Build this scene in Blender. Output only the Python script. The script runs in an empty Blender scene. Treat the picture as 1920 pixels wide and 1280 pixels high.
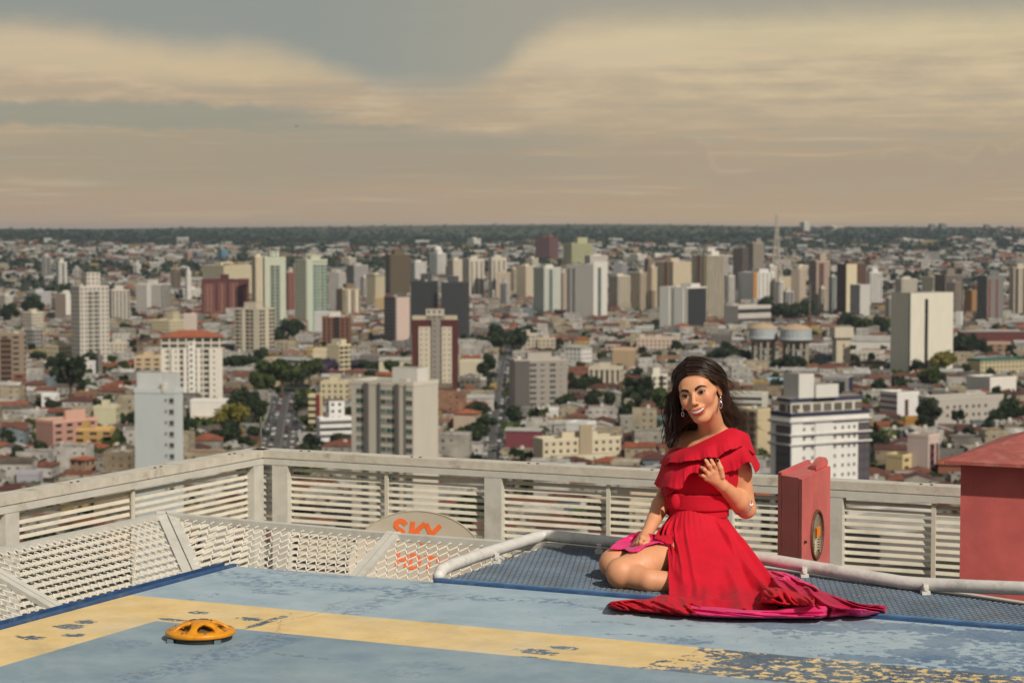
import bpy, bmesh, math, random
import numpy as np
from mathutils import Vector, Matrix
R = math.radians
C = bpy.context.scene.collection
# ------------------------------------------------------------ camera
F = 3900.0                      # focal length in photo pixels (1920 wide)
H = 1.32                        # camera height above the helipad deck (z = 0)
PITCH = math.atan((640 - 425) / F)
cam = bpy.data.cameras.new('camera')
cam_o = bpy.data.objects.new('camera', cam); C.objects.link(cam_o)
cam.sensor_width = 36; cam.lens = F / 1920 * 36
cam_o.location = (0, 0, H); cam_o.rotation_euler = (math.pi / 2 - PITCH, 0, 0)
cam.clip_start = 0.1; cam.clip_end = 40000
cam.dof.use_dof = True; cam.dof.focus_distance = 7.65; cam.dof.aperture_fstop = 6.3
bpy.context.scene.camera = cam_o
# ------------------------------------------------------------ light
SUN_AZ, SUN_EL = R(148), R(40)      # compass from +Y clockwise: behind the camera, to the right
world = bpy.data.worlds.new('World'); bpy.context.scene.world = world; world.use_nodes = True
sun = bpy.data.lights.new('sun', 'SUN'); sun.energy = 3.7; sun.angle = R(1.0); sun.color = (1.0, .91, .79)
sun_o = bpy.data.objects.new('sun', sun); C.objects.link(sun_o)
sd = Vector((math.sin(SUN_AZ) * math.cos(SUN_EL), math.cos(SUN_AZ) * math.cos(SUN_EL), math.sin(SUN_EL)))
sun_o.rotation_euler = sd.to_track_quat('Z', 'Y').to_euler()
sun_o.location = (20, -30, 40)
sc = bpy.context.scene
sc.view_settings.view_transform = 'Standard'; sc.view_settings.look = 'None'
sc.view_settings.exposure = 0.0; sc.view_settings.gamma = 1.0
sc.cycles.max_bounces = 6; sc.cycles.volume_bounces = 0; sc.cycles.transparent_max_bounces = 8
sc.cycles.use_denoising = True

class NT:
    """small helper for shader node trees"""
    def __init__(s, tree):
        s.t = tree; s.n = tree.nodes; s.l = tree.links
    def new(s, typ, **kw):
        nd = s.n.new(typ)
        for k, v in kw.items(): setattr(nd, k, v)
        return nd
    def val(s, sock, v):
        if isinstance(v, bpy.types.NodeSocket): s.l.new(v, sock)
        elif isinstance(v, (tuple, list)) and len(v) == 3 and sock.type == 'RGBA': sock.default_value = (*v, 1)
        else: sock.default_value = v
    def m(s, op, a, b=None, c=None, clamp=False):
        nd = s.new('ShaderNodeMath', operation=op, use_clamp=clamp)
        s.val(nd.inputs[0], a)
        if b is not None: s.val(nd.inputs[1], b)
        if c is not None: s.val(nd.inputs[2], c)
        return nd.outputs[0]
    def step(s, x, lo, hi):            # smooth 0..1
        nd = s.new('ShaderNodeMapRange', interpolation_type='SMOOTHSTEP')
        s.val(nd.inputs[0], x); s.val(nd.inputs[1], lo); s.val(nd.inputs[2], hi)
        return nd.outputs[0]
    def mix(s, f, a, b, typ='MIX'):
        nd = s.new('ShaderNodeMix', data_type='RGBA', blend_type=typ)
        s.val(nd.inputs[0], f); s.val(nd.inputs[6], a); s.val(nd.inputs[7], b)
        return nd.outputs[2]
    def noise(s, vec, scale, detail=3, rough=.5, dist=0.):
        nd = s.new('ShaderNodeTexNoise'); s.l.new(vec, nd.inputs['Vector'])
        nd.inputs['Scale'].default_value = scale; nd.inputs['Detail'].default_value = detail
        nd.inputs['Roughness'].default_value = rough; nd.inputs['Distortion'].default_value = dist
        return nd.outputs[0]
    def map(s, vec, scale=(1, 1, 1), loc=(0, 0, 0), rot=(0, 0, 0)):
        nd = s.new('ShaderNodeMapping'); s.l.new(vec, nd.inputs[0])
        nd.inputs['Scale'].default_value = scale; nd.inputs['Location'].default_value = loc; nd.inputs['Rotation'].default_value = rot
        return nd.outputs[0]
    def xyz(s, vec):
        nd = s.new('ShaderNodeSeparateXYZ'); s.l.new(vec, nd.inputs[0]); return nd.outputs
    def comb(s, x, y, z=0.0):
        nd = s.new('ShaderNodeCombineXYZ')
        for i, v in enumerate((x, y, z)): s.val(nd.inputs[i], v)
        return nd.outputs[0]

def lin(r, g, b):
    """sRGB 0-255 to linear"""
    f = lambda c: (c / 255 / 12.92) if c <= 10 else ((c / 255 + .055) / 1.055) ** 2.4
    return (f(r), f(g), f(b))

# ------------------------------------------------------------ sky: Nishita behind a broken veil of evening cloud
w = NT(world.node_tree); w.n.clear()
sky = w.new('ShaderNodeTexSky', sky_type='NISHITA', sun_disc=False, sun_elevation=SUN_EL, sun_rotation=SUN_AZ)
sky.air_density = 1.4; sky.dust_density = 3.0
tc = w.new('ShaderNodeTexCoord')
dx, dy, dz = w.xyz(tc.outputs['Generated'])[:3]
az = w.m('MULTIPLY', w.m('ARCTAN2', dx, dy), 180 / math.pi)          # degrees, 0 = ahead, + = right
el = w.m('MULTIPLY', w.m('ARCSINE', dz), 180 / math.pi)
# local cloud coordinates, one unit about 14.7 degrees; cirrus stretch sideways
cx = w.m('DIVIDE', az, 14.69); cy = w.m('DIVIDE', el, 14.69)
vec = w.comb(cx, cy)
n1 = w.noise(w.map(vec, (2.2, 9, 1)), 1.0, 6, .55)
n2 = w.noise(w.map(vec, (6, 34, 1), (3, 7, 0)), 1.0, 5, .6)
n3 = w.noise(w.map(vec, (14, 22, 1), (1, 2, 0)), 1.0, 6, .6)
def C8(*a): return lin(*a)
# warm base by elevation
ramp = w.new('ShaderNodeValToRGB'); w.l.new(w.m('MULTIPLY', cy, 2.0), ramp.inputs[0])
cr = ramp.color_ramp
stops = [(0.0, C8(177, 155, 131)), (.16, C8(174, 155, 132)), (.34, C8(176, 158, 134)), (.55, C8(189, 168, 142)), (.75, C8(193, 175, 149)), (1.0, C8(170, 168, 150))]
cr.elements[0].position = stops[0][0]; cr.elements[0].color = (*stops[0][1], 1)
cr.elements[1].position = stops[-1][0]; cr.elements[1].color = (*stops[-1][1], 1)
for p, c in stops[1:-1]:
    e = cr.elements.new(p); e.color = (*c, 1)
col = ramp.outputs[0]
cool = C8(144, 150, 145); gold = C8(211, 193, 161); peach = C8(192, 165, 130)
def band(x, y, cxx, cyy, rx, ry, soft=.6):
    """soft ellipse mask 0..1 (x,y,rx,ry in cloud units)"""
    ex = w.m('DIVIDE', w.m('SUBTRACT', x, cxx), rx); ey = w.m('DIVIDE', w.m('SUBTRACT', y, cyy), ry)
    d = w.m('SQRT', w.m('ADD', w.m('MULTIPLY', ex, ex), w.m('MULTIPLY', ey, ey)))
    return w.step(d, 1 + soft * .5, 1 - soft * .5)
wy = w.m('ADD', cy, w.m('MULTIPLY', w.m('SUBTRACT', n1, .5), .075))
wx = w.m('ADD', cx, w.m('MULTIPLY', w.m('SUBTRACT', n3, .5), .12))
wy2 = w.m('ADD', cy, w.m('MULTIPLY', w.m('SUBTRACT', n3, .5), .035))
def lay(col, mask, amt, c): return w.mix(w.m('MULTIPLY', mask, amt), col, c)
# left/right warmth: the right side of the sky is yellower and brighter
rt = w.step(cx, -.5, .6)
col = w.mix(w.m('MULTIPLY', rt, w.step(cy, .12, .3)), col, C8(198, 179, 149))
# fine streaks
col = w.mix(w.m('MULTIPLY', w.step(n2, .42, .66), .5), col, C8(170, 161, 141))
col = w.mix(w.m('MULTIPLY', w.step(n2, .52, .30), w.m('MULTIPLY', w.step(cy, .1, .3), .6)), col, gold)
n5 = w.noise(w.map(vec, (2.6, 70, 1), (4, 2, 0), (0, 0, .035)), 1.0, 4, .6)
col = w.mix(w.m('MULTIPLY', w.step(n5, .52, .68), .32), col, C8(160, 154, 140))
col = w.mix(w.m('MULTIPLY', w.step(n5, .46, .32), .30), col, C8(214, 194, 160))
# left golden band under the grey sheet
def curve(xs, v0=0.0, v1=.5):
    """height as a function of the bearing: photo-like knots (bearing px, elevation) through a smooth ramp"""
    nd = w.new('ShaderNodeFloatCurve'); cv = nd.mapping.curves[0]
    while len(cv.points) > 2: cv.points.remove(cv.points[1])
    pts = [((x - 960) / 1000 / 2.4 + .5, ((425 - y) / 1000)) for x, y in xs]
    cv.points[0].location = (0, pts[0][1]); cv.points[-1].location = (1, pts[-1][1])
    for p in pts: cv.points.new(*p)
    nd.mapping.update(); w.l.new(w.m('ADD', w.m('DIVIDE', wxs, 2.4), .5), nd.inputs['Value'])
    return nd.outputs[0]
wxs = w.m('ADD', cx, w.m('MULTIPLY', w.m('SUBTRACT', n1, .5), .10))
col = lay(col, band(wx, wy, -.75, .322, .50, .045, 1.2), .75, C8(206, 187, 156))
col = lay(col, band(wx, wy, -.40, .305, .35, .03, 1.4), .6, C8(199, 181, 148))
col = lay(col, band(wx, wy, .20, .325, .26, .035, 1.4), .7, gold)
col = lay(col, band(wx, wy, .75, .365, .6, .04, 1.4), .6, C8(211, 197, 160))
# cool sheet along the top, sagging into a wedge left of the middle
sheet = curve([(0, 62), (150, 66), (250, 84), (350, 96), (500, 102), (560, 116), (650, 145), (720, 166), (850, 170), (920, 152), (970, 108), (1010, 78), (1070, 54), (1200, 46), (1450, 45), (1600, 40), (1920, 46)])
sheet = w.m('ADD', sheet, w.m('MULTIPLY', w.m('SUBTRACT', n3, .5), .03))
sheet = w.m('ADD', sheet, w.m('MULTIPLY', w.m('SUBTRACT', n2, .5), .02))
sm = w.step(w.m('SUBTRACT', cy, sheet), -.034, .042)
col = w.mix(w.m('MULTIPLY', sm, .95), col, w.mix(w.step(cx, -.1, .15), w.mix(w.step(cx, -.4, .0), cool, C8(157, 156, 144)), C8(162, 158, 145)))
# flat grey cloud banks low on the left
col = lay(col, band(wx, wy2, -.76, .206, .42, .024, .5), .8, C8(150, 150, 137))
col = lay(col, band(wx, wy2, -.42, .184, .26, .008, .8), .7, C8(153, 151, 138))
col = lay(col, band(wx, wy2, -.16, .158, .30, .020, .9), .6, C8(158, 152, 137))
col = lay(col, band(wx, wy, -.62, .13, .5, .05, 1.3), .55, C8(158, 151, 132))
col = lay(col, band(wx, wy, -.1, .115, .35, .03, 1.3), .55, C8(160, 151, 133))
# far cumulus low on the right: a lumpy top line with a faint lit rim
n4 = w.noise(w.map(vec, (30, 40, 1), (5, 1, 0)), 1.0, 5, .55)
cum = curve([(900, 360), (1040, 322), (1110, 300), (1150, 285), (1175, 268), (1240, 264), (1285, 258), (1312, 270), (1332, 302), (1370, 322), (1430, 312), (1560, 300), (1650, 287), (1700, 284), (1760, 296), (1795, 300), (1815, 277), (1840, 270), (1862, 290), (1880, 276), (1905, 271), (1960, 280)])
cum = w.m('ADD', cum, w.m('MULTIPLY', w.m('SUBTRACT', n4, .5), .032))
dcu = w.m('SUBTRACT', cy, cum)
rim = w.m('MULTIPLY', w.step(dcu, .006, -.001), w.step(dcu, -.016, -.003))
body = w.m('MULTIPLY', w.step(dcu, .002, -.008), w.step(dcu, -.10, -.01))
right = w.step(cx, .05, .2)
col = w.mix(w.m('MULTIPLY', w.m('MULTIPLY', body, right), .62), col, C8(170, 155, 135))
rim = w.m('MULTIPLY', rim, w.step(w.noise(w.map(vec, (9, 9, 1), (8, 3, 0)), 1.0, 3, .6), .45, .62))
col = w.mix(w.m('MULTIPLY', w.m('MULTIPLY', rim, right), .16), col, C8(200, 178, 146))
col = lay(col, w.step(cy, .10, .0), .6, w.mix(w.step(cx, -.6, .6), C8(170, 151, 131), C8(184, 160, 131)))
# below the horizon
col = w.mix(w.step(cy, 0., -.05), col, C8(120, 112, 98))
# overhead and behind: broken cloud, brighter towards the sun
hi = w.noise(tc.outputs['Generated'], 2.2, 5, .55)
over = w.mix(w.step(hi, .42, .62), C8(118, 120, 122), C8(164, 160, 150))
col = w.mix(w.step(el, 9, 22), col, over)
bgc = w.new('ShaderNodeBackground'); w.l.new(col, bgc.inputs[0]); bgc.inputs[1].default_value = 1.0
bgs = w.new('ShaderNodeBackground'); w.l.new(sky.outputs[0], bgs.inputs[0]); bgs.inputs[1].default_value = .06
ms = w.new('ShaderNodeMixShader'); w.l.new(w.m('MULTIPLY', w.step(el, 12, 35), .35), ms.inputs[0])
w.l.new(bgc.outputs[0], ms.inputs[1]); w.l.new(bgs.outputs[0], ms.inputs[2])
ow = w.new('ShaderNodeOutputWorld'); w.l.new(ms.outputs[0], ow.inputs[0])

# ------------------------------------------------------------ geometry helpers
CP, SP = math.cos(PITCH), math.sin(PITCH)
def ray(px, py):
    u, v = (px - 960) / F, (640 - py) / F
    return Vector((u, CP + v * SP, -SP + v * CP))       # camera looks along +Y, tipped down by PITCH
def at(px, py, Y):
    """the point of the sight line through a photo pixel that lies at world depth Y"""
    d = ray(px, py); return Vector((0, 0, H)) + d * (Y / d.y)
def on(px, py, z=0.0):
    """the point of the sight line that lies at height z"""
    d = ray(px, py); return Vector((0, 0, H)) + d * ((z - H) / d.z)

class MB:
    """collects faces; build() links them as ONE mesh object"""
    def __init__(s): s.v = []; s.f = []; s.mi = []; s.uv = None; s.k = 0
    def mat(s, k): s.k = k; return s
    def face(s, pts):
        i = len(s.v); s.v.extend([tuple(p) for p in pts]); s.f.append(tuple(range(i, i + len(pts)))); s.mi.append(s.k)
    def box(s, c, sz, ax=None):
        """c centre, sz full sizes, ax = (X, Y, Z) unit axes"""
        X, Y, Z = ax or (Vector((1, 0, 0)), Vector((0, 1, 0)), Vector((0, 0, 1)))
        c = Vector(c); i = len(s.v)
        for a in (-.5, .5):
            for b in (-.5, .5):
                for d in (-.5, .5):
                    s.v.append(tuple(c + X * (a * sz[0]) + Y * (b * sz[1]) + Z * (d * sz[2])))
        for q in ((0, 1, 3, 2), (4, 6, 7, 5), (0, 4, 5, 1), (2, 3, 7, 6), (0, 2, 6, 4), (1, 5, 7, 3)):
            s.f.append(tuple(i + k for k in q)); s.mi.append(s.k)
    def bar(s, p, q, wd, ht, up=Vector((0, 0, 1))):
        p, q = Vector(p), Vector(q); d = q - p; L = d.length; d = d / L
        sdv = d.cross(up).normalized(); u = sdv.cross(d)
        s.box((p + q) / 2, (L, wd, ht), (d, sdv, u))
    def tube(s, pts, r, n=8, cap=True, closed=False):
        pts = [Vector(p) for p in pts]; rr = r if isinstance(r, (list, tuple)) else [r] * len(pts)
        base = len(s.v); prev = None; m = len(pts)
        for i, p in enumerate(pts):
            if closed: d = (pts[(i + 1) % m] - pts[i - 1]).normalized()
            else: d = (pts[min(i + 1, m - 1)] - pts[max(i - 1, 0)]).normalized()
            if prev is None:
                a = Vector((0, 0, 1)) if abs(d.z) < .9 else Vector((1, 0, 0))
                x = d.cross(a).normalized()
            else:
                x = (prev - d * prev.dot(d)).normalized()
            prev = x; y = d.cross(x)
            for k in range(n):
                t = 2 * math.pi * k / n
                s.v.append(tuple(p + x * (math.cos(t) * rr[i]) + y * (math.sin(t) * rr[i])))
        for i in range(m if closed else m - 1):
            j = (i + 1) % m
            for k in range(n):
                k2 = (k + 1) % n
                s.f.append((base + i * n + k, base + i * n + k2, base + j * n + k2, base + j * n + k)); s.mi.append(s.k)
        if cap and not closed:
            s.f.append(tuple(base + k for k in range(n))[::-1]); s.mi.append(s.k)
            s.f.append(tuple(base + (m - 1) * n + k for k in range(n))); s.mi.append(s.k)
    def prism(s, poly, z0, z1):
        i = len(s.v); n = len(poly)
        for z in (z0, z1):
            for p in poly: s.v.append((p[0], p[1], z))
        s.f.append(tuple(range(i, i + n))[::-1]); s.mi.append(s.k)
        s.f.append(tuple(range(i + n, i + 2 * n))); s.mi.append(s.k)
        for k in range(n):
            k2 = (k + 1) % n
            s.f.append((i + k, i + k2, i + n + k2, i + n + k)); s.mi.append(s.k)
    def grid(s, P, wrap_u=False, wrap_v=False):
        """P[i][j] points"""
        i0 = len(s.v); nu, nv = len(P), len(P[0])
        for row in P:
            for p in row: s.v.append(tuple(p))
        for i in range(nu if wrap_u else nu - 1):
            for j in range(nv if wrap_v else nv - 1):
                a, b = (i + 1) % nu, (j + 1) % nv
                s.f.append((i0 + i * nv + j, i0 + a * nv + j, i0 + a * nv + b, i0 + i * nv + b)); s.mi.append(s.k)
    def ball(s, c, r, nu=10, nv=8):
        rx, ry, rz = r if isinstance(r, (tuple, list)) else (r, r, r)
        s.grid([[Vector(c) + Vector((rx * math.sin(math.pi * (j + .001) / (nv + .002)) * math.cos(2 * math.pi * i / nu), ry * math.sin(math.pi * (j + .001) / (nv + .002)) * math.sin(2 * math.pi * i / nu), rz * math.cos(math.pi * j / nv))) for j in range(nv + 1)] for i in range(nu)], wrap_u=True)
    def mesh(s, name, mats, smooth=False):
        me = bpy.data.meshes.new(name); me.from_pydata(s.v, [], s.f)
        for m_ in (mats if isinstance(mats, (list, tuple)) else [mats]): me.materials.append(m_)
        if any(s.mi): me.polygons.foreach_set('material_index', s.mi)
        if s.uv:
            uvl = me.uv_layers.new(name='UVMap'); flat = np.array(s.uv, 'f').ravel(); uvl.data.foreach_set('uv', flat)
        if smooth: me.polygons.foreach_set('use_smooth', [True] * len(me.polygons))
        me.update(); return me
    def build(s, name, mats, parent=None, smooth=False, **kw):
        return obj(name, s.mesh(name, mats, smooth), parent, **kw)

def obj(name, me, parent=None, label=None, cat=None, group=None, kind=None, loc=None, rz=None):
    o = bpy.data.objects.new(name, me); C.objects.link(o)
    if parent is not None: o.parent = parent
    if loc is not None: o.location = loc
    if rz is not None: o.rotation_euler = (0, 0, rz)
    tag(o, label, cat, group, kind); return o
def tag(o, label=None, cat=None, group=None, kind=None):
    if label: o['label'] = label
    if cat: o['category'] = cat
    if group: o['group'] = group
    if kind: o['kind'] = kind
def thing(name, label, cat, loc=(0, 0, 0), rz=0.0, group=None):
    return obj(name, None, None, label, cat, group, None, loc, rz)

_mats = {}
def mat(name, color, rough=.6, var=.12, scale=8., metal=0., bump=0., spec=.5, dirt=None, dirt_amt=.0, dscale=3., rust=0., coord='Object', streak=False):
    """painted / plain surface with uneven tone, dirt patches and optional rust flecks"""
    if name in _mats: return _mats[name]
    m = bpy.data.materials.new(name); m.use_nodes = True; t = NT(m.node_tree)
    b = t.n['Principled BSDF']; b.inputs['Roughness'].default_value = rough; b.inputs['Metallic'].default_value = metal
    b.inputs['Specular IOR Level'].default_value = spec
    tc = t.new('ShaderNodeTexCoord'); v = tc.outputs[coord]
    n = t.noise(v, scale, 5, .6)
    c = t.mix(t.step(n, .3, .7), tuple(x * (1 - var) for x in color), tuple(min(1, x * (1 + var)) for x in color))
    if dirt:
        vv = t.map(v, (1, 1, .25)) if streak else v
        d = t.step(t.noise(vv, dscale, 8, .7), .5, .72)
        c = t.mix(t.m('MULTIPLY', d, dirt_amt), c, dirt)
    if rust:
        d = t.step(t.noise(v, scale * 1.7, 8, .75), .72 - rust, .76 - rust)
        c = t.mix(d, c, (.10, .045, .02))
    t.l.new(c, b.inputs['Base Color'])
    if bump:
        bp = t.new('ShaderNodeBump'); bp.inputs['Strength'].default_value = bump; bp.inputs['Distance'].default_value = .01
        t.l.new(n, bp.inputs['Height']); t.l.new(bp.outputs[0], b.inputs['Normal'])
    _mats[name] = m; return m
# ================================================================ FOREGROUND: the roof, helipad, nets, fence
DC = on(445, 1061)                                  # far left corner of the deck
DC.z = 0
DA = Vector((.903, -.429, 0)).normalized()          # along the far edge, to the right
DN = Vector((.429, .903, 0)).normalized()           # outward across the far edge
DROT = math.atan2(DA.y, DA.x)
def D(s, n, z=0.0): return DC + DA * s + DN * n + Vector((0, 0, z))
def toD(p): q = Vector(p) - DC; return q.dot(DA), q.dot(DN)

# ---- helipad paint, in the deck's own metres (x along far edge, y outward)
def deck_paint():
    m = bpy.data.materials.new('worn_blue_deck_paint'); m.use_nodes = True; t = NT(m.node_tree)
    b = t.n['Principled BSDF']; b.inputs['Roughness'].default_value = .72; b.inputs['Specular IOR Level'].default_value = .3
    tc = t.new('ShaderNodeTexCoord'); v = tc.outputs['Object']; x, y, _ = t.xyz(v)[:3]
    fine = t.noise(v, 26, 8, .68); fine2 = t.noise(t.map(v, (1, 1, 1), (5, 3, 1)), 60, 6, .7)
    big = t.noise(t.map(v, (1, 1, 1), (2.3, 9.1, 0)), 1.1, 4, .6); big2 = t.noise(t.map(v, (1, 1, 1), (7, 1, 0)), 2.2, 5, .6)
    light = t.mix(t.step(t.noise(v, 5, 6, .65), .3, .7), lin(148, 169, 182), lin(166, 184, 193))
    inner = t.mix(t.step(t.noise(v, 4, 6, .65), .3, .7), lin(124, 145, 158), lin(141, 160, 170))
    deep = t.mix(t.step(fine2, .35, .65), lin(80, 106, 136), lin(102, 126, 150))
    grey = lin(78, 84, 80)
    outer_m = t.m('MAXIMUM', t.step(y, -.72, -.71), t.step(x, .005, 0.0))
    c = t.mix(outer_m, inner, light)
    # faint scuffs of the older deeper coat
    worn_r = t.m('MULTIPLY', t.step(x, 1.6, 3.2), .17)                       # the right side is far more worn
    th = t.m('SUBTRACT', t.m('SUBTRACT', .68, worn_r), t.m('MULTIPLY', t.step(big, .52, .68), .14))
    chips = t.step(fine, th, t.m('ADD', th, .03))
    c = t.mix(t.m('MULTIPLY', chips, .9), c, deep)
    c = t.mix(t.m('MULTIPLY', t.step(big2, .5, .72), .5), c, t.mix(.5, c, deep))
    def blob(px, py, rpx, rpy, amp=.5):
        a = toD(on(px, py)); b1 = toD(on(px + rpx, py + rpx * .08)); b2 = toD(on(px, py - rpy)); rs = math.hypot(b1[0] - a[0], b1[1] - a[1]); rn = math.hypot(b2[0] - a[0], b2[1] - a[1])
        ex = t.m('DIVIDE', t.m('SUBTRACT', x, a[0]), rs); ey = t.m('DIVIDE', t.m('SUBTRACT', y, a[1]), rn)
        d = t.m('SQRT', t.m('ADD', t.m('MULTIPLY', ex, ex), t.m('MULTIPLY', ey, ey)))
        return t.m('ADD', t.m('SUBTRACT', 1.0, d), t.m('ADD', t.m('MULTIPLY', t.m('SUBTRACT', fine, .5), 4 * amp), t.m('MULTIPLY', t.m('SUBTRACT', big2, .5), 3 * amp)))
    def blobs(lst, amp):
        m_ = None
        for q in lst:
            b_ = blob(*q, amp); m_ = b_ if m_ is None else t.m('MAXIMUM', m_, b_)
        return t.step(m_, .0, .12)
    wear = blobs([(1480, 1172, 190, 9), (1700, 1176, 150, 9), (1850, 1192, 120, 12), (1770, 1200, 60, 20), (1740, 1225, 90, 16), (1640, 1236, 110, 7), (1860, 1262, 80, 10), (240, 1206, 40, 8), (560, 1074, 90, 6), (470, 1095, 60, 5), (505, 1108, 50, 5), (820, 1248, 60, 7), (760, 1262, 50, 6), (508, 1215, 10, 30), (1270, 1200, 60, 6)], .55)
    wbr = t.m('MAXIMUM', t.step(x, 1.9, 2.3), t.step(t.noise(t.map(v, (1, 1, 1), (2, 7, 5)), 30, 7, .72), .47, .52))
    c = t.mix(t.m('MULTIPLY', t.m('MULTIPLY', wear, wbr), t.m('ADD', .5, t.m('MULTIPLY', t.step(x, 1.9, 2.3), .35))), c, deep)
    # a worn trail of deep blue near the corner and bare patches by the edge
    tr = t.m('ABSOLUTE', t.m('ADD', t.m('SUBTRACT', y, -.22), t.m('MULTIPLY', t.m('SUBTRACT', big2, .5), .5)))
    c = t.mix(t.m('MULTIPLY', t.m('MULTIPLY', t.step(tr, .10, .0), t.step(fine, .46, .56)), .8), c, deep)
    ty = t.m('ABSOLUTE', t.m('ADD', t.m('SUBTRACT', x, .86), t.m('MULTIPLY', t.m('SUBTRACT', big2, .5), .5)))
    c = t.mix(t.m('MULTIPLY', t.m('MULTIPLY', t.step(ty, .13, .0), t.step(fine, .47, .55)), .75), c, deep)
    # yellow edge line: far stretch and left stretch
    far = t.m('MULTIPLY', t.step(y, -1.072, -1.068), t.step(y, -.698, -.702))
    far = t.m('MULTIPLY', far, t.step(x, -.001, .002))
    left = t.m('MULTIPLY', t.step(x, .372, .368), t.step(y, -.698, -.702))
    left = t.m('MULTIPLY', left, t.step(x, -.001, .002))
    ym = t.m('MAXIMUM', far, left)
    yel = t.mix(t.step(t.noise(v, 7, 5, .6), .3, .7), lin(215, 187, 128), lin(230, 202, 146))
    yel = t.mix(t.m('MULTIPLY', t.step(t.noise(v, 40, 4, .6), .6, .7), .25), yel, lin(190, 140, 70))
    # chips through the yellow: sparse on the left, almost gone on the right
    patch = t.step(t.noise(t.map(v, (1, 1.3, 1), (4.4, 2.2, 0)), 2.6, 3, .5), .60, .70)
    heavy = t.step(t.m('ADD', x, t.m('MULTIPLY', t.m('SUBTRACT', big2, .5), 1.2)), 2.02, 2.28)
    th2 = t.m('SUBTRACT', t.m('SUBTRACT', .705, t.m('MULTIPLY', patch, .15)), t.m('MULTIPLY', heavy, t.m('ADD', .215, t.m('MULTIPLY', big, .06))))
    gone = t.step(fine, th2, t.m('ADD', th2, .018))
    spots = blobs([(130, 1174, 26, 4), (160, 1165, 16, 3), (138, 1190, 20, 3), (497, 1166, 9, 16), (470, 1160, 26, 3), (1010, 1222, 46, 5), (1060, 1214, 30, 4), (1000, 1234, 40, 4), (330, 1162, 36, 2.5), (372, 1148, 22, 3), (60, 1195, 30, 3)], .6)
    gone = t.m('MAXIMUM', gone, t.m('MULTIPLY', spots, t.step(t.noise(t.map(v, (1, 1, 1), (9, 4, 2)), 34, 6, .7), .43, .47)))
    under = t.mix(t.step(fine2, .4, .6), deep, grey)
    under = t.mix(t.step(t.noise(v, 18, 3, .5), .66, .74), under, lin(170, 120, 50))
    yel = t.mix(gone, yel, under)
    c = t.mix(ym, c, yel)
    # thin cracks
    wob = t.m('ADD', t.m('MULTIPLY', t.m('SUBTRACT', t.noise(v, 6, 6, .75), .5), .22), t.m('MULTIPLY', t.m('SUBTRACT', t.noise(v, 1.4, 2, .5), .5), .6))
    for (cx0, slope, a, b2) in ((.72, -.10, -1.9, -.35), (3.35, .25, -3.0, -.1)):
        q = t.m('ABSOLUTE', t.m('SUBTRACT', t.m('ADD', x, wob), t.m('ADD', cx0, t.m('MULTIPLY', y, slope))))
        k = t.m('MULTIPLY', t.step(q, .0042, .001), t.m('MULTIPLY', t.step(y, a, a + .1), t.step(y, b2, b2 - .1)))
        c = t.mix(t.m('MULTIPLY', k, .75), c, lin(120, 88, 62))
    for (cy0, slope, a, b2) in ((-.42, .33, 1.6, 2.5), (-.62, .33, 1.75, 2.6), (-1.5, -.2, .7, 1.3)):
        q = t.m('ABSOLUTE', t.m('SUBTRACT', t.m('ADD', y, t.m('MULTIPLY', wob, .4)), t.m('ADD', cy0, t.m('MULTIPLY', t.m('SUBTRACT', x, 1.8), slope))))
        k = t.m('MULTIPLY', t.step(q, .022, .002), t.m('MULTIPLY', t.step(x, a, a + .1), t.step(x, b2, b2 - .1)))
        k = t.m('MULTIPLY', k, t.step(fine, .5, .58))
        c = t.mix(t.m('MULTIPLY', k, .8), c, lin(96, 108, 110))
    # broad cloudy wear and fine scratches
    c = t.mix(t.m('MULTIPLY', t.step(t.noise(t.map(v, (1, 1, 1), (3, 3, 9)), 1.7, 7, .7), .42, .66), .28), c, lin(178, 190, 192))
    c = t.mix(t.m('MULTIPLY', t.step(t.noise(t.map(v, (4, 60, 1), (0, 2, 0), (0, 0, .5)), 3, 3, .6), .66, .72), .22), c, lin(92, 104, 110))
    # general grime
    c = t.mix(t.m('MULTIPLY', t.step(t.noise(t.map(v, (1, 1, 1), (1, 8, 4)), 3.2, 8, .72), .52, .78), .35), c, lin(112, 118, 112))
    t.l.new(c, b.inputs['Base Color'])
    bp = t.new('ShaderNodeBump'); bp.inputs['Strength'].default_value = .35; bp.inputs['Distance'].default_value = .004
    t.l.new(t.m('ADD', t.m('MULTIPLY', gone, t.m('MULTIPLY', ym, -.6)), fine2), bp.inputs['Height']); t.l.new(bp.outputs[0], b.inputs['Normal'])
    return m
DECK = deck_paint()
BLUE = mat('blue_trim_paint', lin(46, 78, 120), .5, .2, 14, dirt=lin(110, 130, 140), dirt_amt=.5, dscale=9)
BLUE2 = mat('pale_blue_trim_paint', lin(92, 130, 166), .5, .2, 14)
WHITE = mat('weathered_white_paint', lin(196, 194, 184), .55, .06, 12, dirt=lin(160, 150, 132), dirt_amt=.5, dscale=7, bump=.1)
CREAM = mat('cream_slat_paint', lin(206, 200, 184), .5, .07, 9, dirt=lin(150, 136, 110), dirt_amt=.45, dscale=5)
RAIL = mat('weathered_rail_paint', lin(196, 190, 176), .6, .08, 16, dirt=lin(122, 112, 94), dirt_amt=.6, dscale=9, rust=.03, bump=.2)
PIPEM = mat('chalky_white_pipe_paint', lin(208, 206, 200), .5, .05, 30, dirt=lin(150, 150, 145), dirt_amt=.55, dscale=14, bump=.25)
NETM = mat('white_mesh_paint', lin(226, 222, 212), .5, .06, 12, dirt=lin(150, 132, 104), dirt_amt=.35, dscale=10)
GRATE = mat('blue_grating_paint', lin(112, 128, 144), .5, .18, 5, dirt=lin(118, 118, 108), dirt_amt=.8, dscale=4)

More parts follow.
